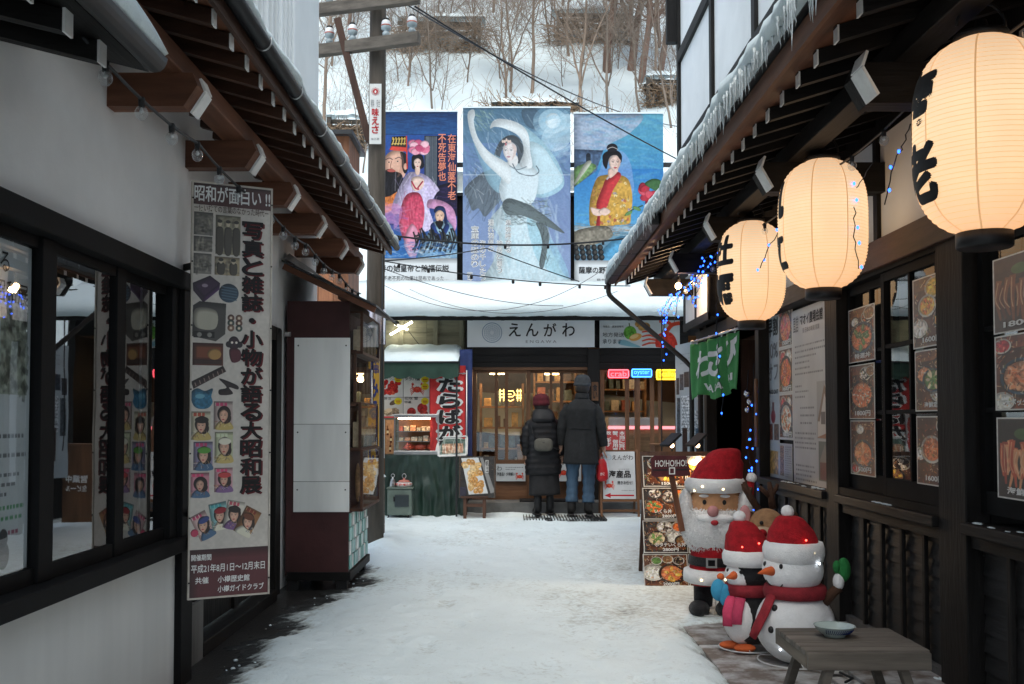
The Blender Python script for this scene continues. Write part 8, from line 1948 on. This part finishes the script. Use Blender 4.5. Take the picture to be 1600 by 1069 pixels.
A, B = Vector((1.78, 2.6, 2.70)), Vector((1.78, 10.6, 2.66)); pts = []
for k in range(5): pts += catenary(A.lerp(B, k / 5), A.lerp(B, (k + 1) / 5), .05, 6)[(1 if k else 0):]
bulbs('string of clear unlit bulbs behind the paper lanterns', pts, [.04 + i * .055 for i in range(18)])
# little bulbs on the cable that crosses the lane
blue_led = emit('blue_led', (.02, .11, 1), 3.8)
lb = MB(); lb.ell((0, 0, 0), (.0075, .0075, .010), 8, 6); ledme = lb.mesh('led', blue_led, True, (0, 0, 0))[0]
def leds(lab, paths, every=.055, jit=.03, seed=1):
    rg = random.Random(seed); r = thing('led_string', lab, 'fairy lights', tuple(paths[0][0]), 'strings of blue lights on the restaurant'); mb = MB(); wob = []
    for P in paths:
        Q = []
        for i in range(len(P) - 1):
            n = max(2, int((P[i + 1] - P[i]).length / .035))
            for k in range(n): Q.append(P[i].lerp(P[i + 1], k / n) + Vector((rg.uniform(-1, 1), rg.uniform(-1, 1), rg.uniform(-1, 1))) * .008)
        Q.append(P[-1]); mb.tube(Q, .0032, 4); wob.append(Q)
    mb.build('wire', M['cable'], r)
    for Q in wob:
        acc = 0
        for i in range(1, len(Q)):
            acc += (Q[i] - Q[i - 1]).length
            if acc > every:
                acc = 0; o_ = Vector((rg.uniform(-1, 1), rg.uniform(-1, 1), rg.uniform(-1, .6))).normalized() * rg.uniform(.008, jit); inst('led', ledme, r, Q[i] + o_)
V = Vector
leds('blue fairy lights drooping between the two nearest lanterns', [[V((1.85, 3.7, 2.72)), V((1.86, 4.2, 2.62)), V((1.88, 4.35, 2.45)), V((1.9, 4.55, 2.36)), V((1.9, 4.6, 2.52))], [V((1.88, 4.6, 2.66)), V((1.9, 4.9, 2.5)), V((1.9, 5.0, 2.36))], [V((1.88, 5.1, 2.6)), V((1.85, 5.3, 2.5)), V((1.80, 5.15, 2.2)), V((1.8, 5.1, 2.05))]], .12, seed=2)
leds('blue fairy lights between the middle and the smallest lantern', [[V((1.8, 5.9, 2.68)), V((1.82, 6.6, 2.58)), V((1.75, 6.75, 2.40)), V((1.7, 6.7, 2.3))], [V((1.82, 6.4, 2.62)), V((1.78, 6.3, 2.45)), V((1.76, 6.2, 2.3))]], .09, seed=3)
leds('thick cluster of blue fairy lights round the eave corner lamps', [[V((1.75, 8.2, 2.70)), V((1.72, 8.8, 2.58)), V((1.66, 9.3, 2.55)), V((1.62, 9.9, 2.50)), V((1.6, 10.4, 2.42)), V((1.62, 10.5, 2.30))], [V((1.7, 8.5, 2.68)), V((1.68, 9.2, 2.50)), V((1.6, 9.8, 2.42)), V((1.63, 10.3, 2.35)), V((1.58, 10.2, 2.18))],
      [V((1.64, 9.6, 2.48)), V((1.62, 9.65, 2.30)), V((1.6, 9.6, 2.22))], [V((1.6, 10.2, 2.4)), V((1.6, 10.25, 2.1)), V((1.6, 10.25, 1.9))], [V((1.72, 8.7, 2.62)), V((1.7, 9.0, 2.4)), V((1.7, 9.2, 2.35)), V((1.72, 9.4, 2.56))]], .042, .05, seed=4)
leds('thin drop of blue fairy lights over the green curtain', [[V((1.74, 8.3, 2.3)), V((1.75, 8.35, 2.0)), V((1.77, 8.4, 1.75)), V((1.79, 8.35, 1.5)), V((1.8, 8.4, 1.3))]], .16, .02, seed=5)
leds('bunch of blue fairy lights on the entrance post', [[V((2.06, 8.36, 1.75)), V((2.05, 8.38, 1.3)), V((2.06, 8.33, .95)), V((2.06, 8.36, .7)), V((2.05, 8.34, .45))], [V((2.04, 8.45, 1.2)), V((2.03, 8.5, 1.0)), V((2.05, 8.4, .85)), V((2.02, 8.44, .6))]], .075, .06, seed=6)
# tinsel ball hanging by the entrance
r = thing('silver_ornament', 'small crumpled silver ornament hanging by the entrance post', 'ornament', (2.0, 8.45, 1.45))
for k in range(3): lump('ball', mat('silver_foil', (.6, .6, .62), .15, .2, 9, .5, metal=1), r, (2.02 + .02 * (k % 2), 8.43, 1.5 - k * .07), (.03 - .004 * k,) * 3, 12, 9, amp=.3)
mb = MB(); mb.tube([(2.02, 8.43, 1.53), (2.03, 8.43, 1.7)], .003, 4); mb.build('cord', M['cable'], r)
# overhead cables
def cable(lab, P, r_=.008, clips=0, name='cable'):
    o_ = thing(name, lab, 'cable', tuple(P[0]), 'thin cables strung across the lane'); mb = MB(); mb.tube(P, r_, 5); mb.build('wire', M['cable'], o_, True)
    for k in range(clips):
        p = P[int((k + .5) / clips * (len(P) - 1))]; mb = MB(); mb.lathe([(.014, -.04), (.016, -.01), (.008, .006)], 6, p); mb.build('lamp_socket', M['black'], o_, True)
cable('thick cable with empty lamp sockets crossing in front of the billboards', catenary(atY(600, 366, 9.9), atY(1045, 362, 11.0), .13, 20), .010, 6)
cable('second cable crossing the emperor billboard towards the dancer', catenary(atY(596, 408, 9.9), atY(760, 388, 12.5), .02, 8) + catenary(atY(760, 388, 12.5), atY(905, 440, 13), .01, 8)[1:], .007)
cable('cable with small sockets running low across the three billboards', catenary(atY(600, 408, 9.9), atY(985, 447, 10.9), .06, 18), .006, 7)
cable('thin wire sagging over the snowy shop roof', catenary(atY(598, 445, 10), atY(970, 400, 11), .42, 22), .003)
cable('thin wire rising over the roof snow towards the emperor billboard', catenary(atY(600, 420, 10), atY(880, 478, 12.6), .1, 14), .004)
cable('thin wire from the kimono billboard down over the roof snow', catenary(atY(965, 455, 11), atY(640, 452, 12.8), .28, 16), .003)
cable('black drop wire along the utility pole', [atY(598, 380, 9.7), atY(597, 560, 9.72), atY(596, 700, 9.72)], .008)
cable('black cable hanging straight down beside the neon signs', [atY(1034, 495, 11), atY(1034, 600, 11.05), atY(1034, 705, 11.0)], .007)
cable('power line rising from the insulators past the dancer billboard', catenary(atY(648, 10, 9.6), atY(1080, 260, 13), .05, 14), .009)
cable('power line climbing over the hillside above the kimono billboard', catenary(atY(560, -40, 10), atY(1075, 200, 20), .3, 16), .009)
# white conduit hook at the stall
# ------------------------------------------------------------------ the couple at the shop door, seen from behind
skin = mat('skin', (.45, .27, .19), .5, .06, 12, .05); hair = mat('dark_hair', (.012, .009, .008), .5, .3, 40, .6, 200)
def skin_body(par, s, fem, arms):
    """one continuous body grown over a skeleton; local frame, facing +Y"""
    V, E, R = [], [], []
    def v(p, r, link_=None):
        V.append(tuple(Vector(p) * s)); R.append(r * s)
        if link_ is not None: E.append((link_, len(V) - 1))
        return len(V) - 1
    pel = v((0, 0, .93), .12); sp = v((0, .01, 1.13), .12, pel); chs = v((0, 0, 1.34), .118, sp); nk = v((0, .015, 1.49), .055, chs); hd = v((0, .03, 1.57), .075, nk); h2 = v((0, .03, 1.66), .092, hd); v((0, .03, 1.735), .06, h2)
    for sg in (-1, 1):
        hip = v((sg * .09, 0, .88), .075, pel); kn = v((sg * .105, .02, .49), .042, hip); an = v((sg * .105, -.01, .09), .034, kn); v((sg * .125, .13, .035), .034, an)
        sh, el, wr = arms[sg]; a = v((sg * .15, 0, 1.38), .048, chs); e = v(el, .038, a); w_ = v(wr, .030, e)
        d = (Vector(wr) - Vector(el)).normalized(); side = Vector((0, 1, 0)); pm = v(Vector(wr) + d * .055, .030, w_)
        out = side.cross(d).normalized()
        for k, (off, ln) in enumerate(((.028, .072), (.010, .082), (-.009, .076), (-.026, .060))):
            k0 = v(Vector(wr) + d * .085 + side * off, .0105, pm); k1 = v(Vector(wr) + d * (.085 + ln * .5) + side * off - out * sg * .008, .0095, k0); v(Vector(wr) + d * (.085 + ln) + side * off - out * sg * .024, .0085, k1)
        t0 = v(Vector(wr) + d * .035 + side * .036, .012, w_); v(Vector(wr) + d * .085 + side * .058 - out * sg * .012, .010, t0)
    me = bpy.data.meshes.new('body'); me.from_pydata(V, E, [])
    o = bpy.data.objects.new('body_skeleton', me); COL.objects.link(o)
    sk_ = o.modifiers.new('skin', 'SKIN'); sk_.use_smooth_shade = True
    for i, sv in enumerate(me.skin_vertices[0].data): sv.radius = (R[i], R[i]); sv.use_root = (i == 0)
    sb_ = o.modifiers.new('sub', 'SUBSURF'); sb_.levels = 1; sb_.render_levels = 1
    dg = bpy.context.evaluated_depsgraph_get(); m2 = bpy.data.meshes.new_from_object(o.evaluated_get(dg)); bpy.data.objects.remove(o)
    m2.name = 'body'; m2.materials.clear(); m2.materials.append(skin); m2.polygons.foreach_set('use_smooth', [True] * len(m2.polygons))
    return link('body', m2, par, (0, 0, 0))
def loft(rows, n=36, wr=.0, seed=0, f=9):
    """rows: (z, rx, ry, cx, cy); folds of size wr"""
    R = []
    for z, rx, ry, cx, cy in rows:
        ring = []
        for j in range(n):
            a = 2 * pi * j / n; k = 1 + wr * (N(cos(a) * 2.5 + seed, sin(a) * 2.5, z * f) + .5 * N(cos(a) * 7, sin(a) * 7 + seed, z * f * .6))
            ca, sa = cos(a), sin(a); ca, sa = math.copysign(abs(ca) ** .85, ca), math.copysign(abs(sa) ** .85, sa)
            ring.append(Vector((cx + rx * ca * k, cy + ry * sa * k, z)))
        R.append(ring)
    return R
def dense(rows, k=4):
    out = []
    for a, b in zip(rows, rows[1:]):
        for i in range(k): t = i / k; out.append(tuple(x + (y - x) * t for x, y in zip(a, b)))
    return out + [rows[-1]]
def sleeve(mb, P, R, seed, wr=.05):
    Q, S_ = [], []
    for i in range(len(P) - 1):
        for k in range(6): t = k / 6; Q.append(Vector(P[i]).lerp(Vector(P[i + 1]), t)); S_.append((R[i] + (R[i + 1] - R[i]) * t) * (1 + wr * sin((i * 6 + k) * 1.7 + seed) + wr * .6 * N(i * 6 + k, seed)))
    Q.append(Vector(P[-1])); S_.append(R[-1]); mb.tube(Q, S_, 16)
def boots(par, m_, pts, h, s, rz=.056):
    for x, y, tw in pts:
        mb = MB(); mb.tube([(x, y - .015, h), (x, y - .015, h * .6), (x, y - .01, .10), (x, y, .05)], [rz * 1.08, rz, rz * .98, rz], 16)
        mb.ell((x + tw * .5, y + .075, .045), (.048, .125, .046), 16, 10); mb.build('boot', m_, par, True)
        one('sole', M['black'], par, 'box', x - .045 + tw * .3, x + .045 + tw * .5, y - .07, y + .19, .0, .022, bevel=.01)
zf = .018
# --- man in a long dark coat
MN = thing('person', 'tall person in a charcoal knee-length coat, blue jeans and grey cap, seen from behind', 'person', (0, 0, 0), 'couple standing at the shop door')
ar = {-1: (None, (-.245, -.015, 1.14), (-.262, .03, .90)), 1: (None, (.25, -.02, 1.14), (.285, .03, .90))}
skin_body(MN, 1.0, False, ar)
coatm = mat('charcoal_wool', (.0105, .0115, .0125), .9, .3, 18, .5, 150)
rows = dense([(.66, .232, .165, .0, -.01), (.80, .222, .158, 0, -.01), (.98, .205, .148, 0, -.005), (1.10, .198, .138, 0, 0), (1.25, .212, .142, 0, -.005), (1.36, .214, .138, 0, -.01), (1.43, .178, .115, 0, -.005), (1.485, .105, .085, 0, .0), (1.515, .078, .072, 0, .008)])
mb = MB(); mb.rings(loft(rows, 40, .075, 3, 5)); 
for sg in (-1, 1): sleeve(mb, [(sg * .15, -.005, 1.405), (sg * .215, -.01, 1.28), ar[sg][1], ((ar[sg][1][0] + ar[sg][2][0]) / 2, .005, 1.02), tuple(Vector(ar[sg][2]) + Vector((0, 0, .0)))], [.070, .076, .068, .062, .056], sg * 2)
mb.build('coat', coatm, MN, True)
mb = MB(); mb.rings(loft([(1.49, .092, .088, 0, .005), (1.52, .094, .09, 0, .008), (1.565, .086, .082, 0, .012), (1.57, .074, .07, 0, .012)], 28, .02, 5)); mb.build('collar', coatm, MN, True)
one('coat_vent', M['black'], MN, 'beam', (.004, -.168, .665), (.002, -.155, .93), .006, .004, up=(0, 1, 0))
mb = MB(); mb.tube([(-.198, -.02, 1.115), (-.12, -.125, 1.115), (0, -.15, 1.115), (.12, -.125, 1.115), (.198, -.02, 1.115)], .006, 5); mb.build('waist_seam', coatm, MN, True)
jean = mat('blue_denim', (.045, .085, .135), .85, .35, 9, .3, 130, 'Z')
mb = MB()
for sg in (-1, 1): sleeve(mb, [(sg * .092, 0, .88), (sg * .102, .008, .68), (sg * .105, .02, .48), (sg * .105, .008, .30), (sg * .106, -.01, .17)], [.105, .092, .078, .074, .082], 3 + sg, .07)
mb.build('jeans', jean, MN, True)
boots(MN, mat('dark_leather_boot', (.02, .018, .017), .45, .3, 9, .2), [(-.106, 0, -.03), (.106, .0, .03)], .24, 1)
lump('hair', hair, MN, (0, .012, 1.645), (.098, .105, .11), 24, 16)
capm = mat('grey_knit_cap', (.035, .04, .045), .9, .25, 20, .6, 140)
mb = MB(); mb.rings([[Vector((cos(2 * pi * j / 28) * r_, .025 + sin(2 * pi * j / 28) * r_ * 1.12, z)) for j in range(28)] for r_, z in [(.101, 1.665), (.106, 1.67), (.107, 1.715), (.101, 1.755), (.080, 1.79), (.045, 1.808), (.008, 1.812)]]); mb.build('cap', capm, MN, True)
mb = MB(); mb.lathe([(.108, 1.662), (.112, 1.668), (.112, 1.695), (.107, 1.70)], 28, (0, .025, 0), sy=1.1); mb.build('cap_band', capm, MN, True)
p = atZ(906, 812, 0); MN.location = (p.x, p.y, zf + .034); MN.rotation_euler = (0, radians(1.2), radians(-7))
# bag in his hand
h = Vector((p.x + .285, p.y + .03, zf + .034)); RBg = thing('shopping_bag', 'red and white carrier bag hanging from the hand of the person in charcoal', 'bag', tuple(h + Vector((0, 0, .45))))
mb = MB(); mb.rings(dense([tuple(x) for x in [(.49, .055, .04, h.x + .01, h.y), (.52, .075, .05, h.x + .01, h.y), (.62, .070, .045, h.x + .01, h.y), (.72, .058, .03, h.x + .005, h.y), (.775, .03, .014, h.x, h.y)]]) and loft(dense([(.49, .05, .04, h.x + .01, h.y), (.52, .075, .05, h.x + .01, h.y), (.62, .072, .045, h.x + .01, h.y), (.72, .058, .03, h.x + .005, h.y), (.775, .03, .014, h.x, h.y)]), 22, .10, 7)); mb.build('bag_body', mat('red_plastic', (.42, .015, .02), .3, .15, 8, .3, 30), RBg, True)
mb = MB(); mb.rings(loft(dense([(.50, .04, .04, h.x + .05, h.y + .06), (.6, .055, .045, h.x + .05, h.y + .06), (.74, .045, .03, h.x + .035, h.y + .05), (.80, .02, .012, h.x + .01, h.y + .03)]), 20, .1, 9)); mb.build('white_bag', mat('white_plastic', (.7, .7, .7), .35, .08, 8, .3, 30), RBg, True)
mb = MB(); 
for dx in (-.018, .018): mb.tube([Vector((h.x + dx, h.y, .775)), Vector((h.x + dx * .6, h.y, .83)), Vector((h.x, h.y + .005, .845))], .004, 5)
mb.build('handle', mat('red_plastic', (.42, .015, .02), .3, .15, 8, .3, 30), RBg, True)
q = Frame((h.x - .03, h.y - .053, .56), (1, 0, 0), (0, 0, 1), .07, .05); t = Text(q, .004); t.fit('かに', .1, .1, .9, .9, .02); t.build(M['white_ink'], RBg)
# --- woman in a black down coat
WM = thing('person', 'shorter person in hooded black coat, long skirt and maroon knit hat, seen from behind', 'person', (0, 0, 0), 'couple standing at the shop door')
k = .865
ar = {-1: (None, (-.245, -.01, 1.14), (-.245, .04, .91)), 1: (None, (.25, -.01, 1.13), (.275, .02, .89))}
skin_body(WM, k, True, ar)
down = mat('black_down', (.006, .006, .0075), .6, .3, 10, .5, 60, spec=.35)
rows = [(.52, .222, .165, .0, 0), (.56, .235, .175, 0, 0)]
z = .58; i = 0
while z < 1.17:
    t = (z - .58) / .6; rx = .232 - .035 * sin(t * pi * .8) + .004; ry = .17 - .02 * t
    rows += [(z, rx - .006, ry - .006, 0, -.005), (z + .022, rx + .004, ry + .004, 0, -.005), (z + .052, rx + .004, ry + .004, 0, -.005)]; z += .075
rows += [(1.20, .20, .14, 0, -.005), (1.255, .15, .11, 0, 0), (1.29, .085, .08, 0, .005)]
mb = MB(); mb.rings(loft(rows, 40, .07, 13))
for sg in (-1, 1): sleeve(mb, [(sg * .135, 0, 1.20), (sg * .195, -.005, 1.10), tuple(Vector(ar[sg][1]) * k), tuple((Vector(ar[sg][1]) + Vector(ar[sg][2])) * .5 * k), tuple(Vector(ar[sg][2]) * k + Vector((0, 0, -.01)))], [.066, .074, .07, .064, .05], 5 + sg, .07)
mb.build('coat', down, WM, True)
mb = MB(); mb.rings(loft(dense([(1.20, .13, .05, 0, -.12), (1.235, .155, .085, 0, -.10), (1.29, .15, .10, 0, -.06), (1.345, .125, .105, 0, -.015), (1.37, .10, .09, 0, 0)], 3), 30, .09, 21)); mb.build('hood', down, WM, True)
mb = MB(); mb.rings(loft(dense([(.26, .205, .165, 0, .0), (.40, .195, .155, 0, 0), (.60, .19, .15, 0, 0)], 4), 34, .06, 31, 3)); mb.build('skirt', mat('black_wool_skirt', (.012, .012, .013), .85, .3, 12, .4, 100), WM, True)
boots(WM, M['black'], [(-.085, 0, -.02), (.075, .01, .03)], .33, 1, .05)
lump('hair', hair, WM, (0, .02, 1.40), (.092, .095, .11), 24, 16)
hatm = mat('maroon_knit', (.085, .008, .014), .9, .25, 22, .8, 130)
mb = MB(); mb.rings([[Vector((cos(2 * pi * j / 28) * r_, .02 + sin(2 * pi * j / 28) * r_ * 1.08, z)) for j in range(28)] for r_, z in [(.096, 1.41), (.108, 1.415), (.110, 1.46), (.104, 1.465), (.108, 1.49), (.100, 1.525), (.072, 1.553), (.03, 1.566), (.006, 1.568)]]); mb.build('knit_hat', hatm, WM, True)
p2 = atZ(851, 811, 0); WM.location = (p2.x, p2.y + .02, zf + .034); WM.rotation_euler = (0, radians(-1.5), radians(9))
# sling bag on her back
c = Vector((p2.x - .02, p2.y - .155, .96)); SB = thing('sling_bag', 'olive grey sling bag across the back of the person in black', 'bag', tuple(c))
mb = MB(); R = []
for d_, sc in ((.02, .9), (-.0, 1.0), (-.05, 1.0), (-.085, .9), (-.095, .72)):
    R.append([c + Vector((.118 * sc * math.copysign(abs(cos(a)) ** .6, cos(a)), d_, .085 * sc * math.copysign(abs(sin(a)) ** .6, sin(a)))) for a in np.linspace(0, 2 * pi, 28, endpoint=False)])
mb.rings(R); mb.build('pouch', mat('olive_nylon', (.085, .08, .065), .7, .2, 12, .4, 90), SB, True)
mb = MB(); mb.tube([c + Vector((-.10, -.05, .035)), c + Vector((0, -.099, .03)), c + Vector((.10, -.05, .035))], .004, 5); mb.build('zip', M['black'], SB)
mb = MB(); mb.tube([c + Vector((-.09, .0, .05)), c + Vector((-.14, -.005, .16)), c + Vector((-.155, .06, .27)), c + Vector((-.13, .16, .33))], .012, 6, flat=.4); mb.tube([c + Vector((.11, 0, -.03)), c + Vector((.18, .05, -.06)), c + Vector((.235, .16, -.07))], .012, 6, flat=.4); mb.build('strap', M['black'], SB, True)
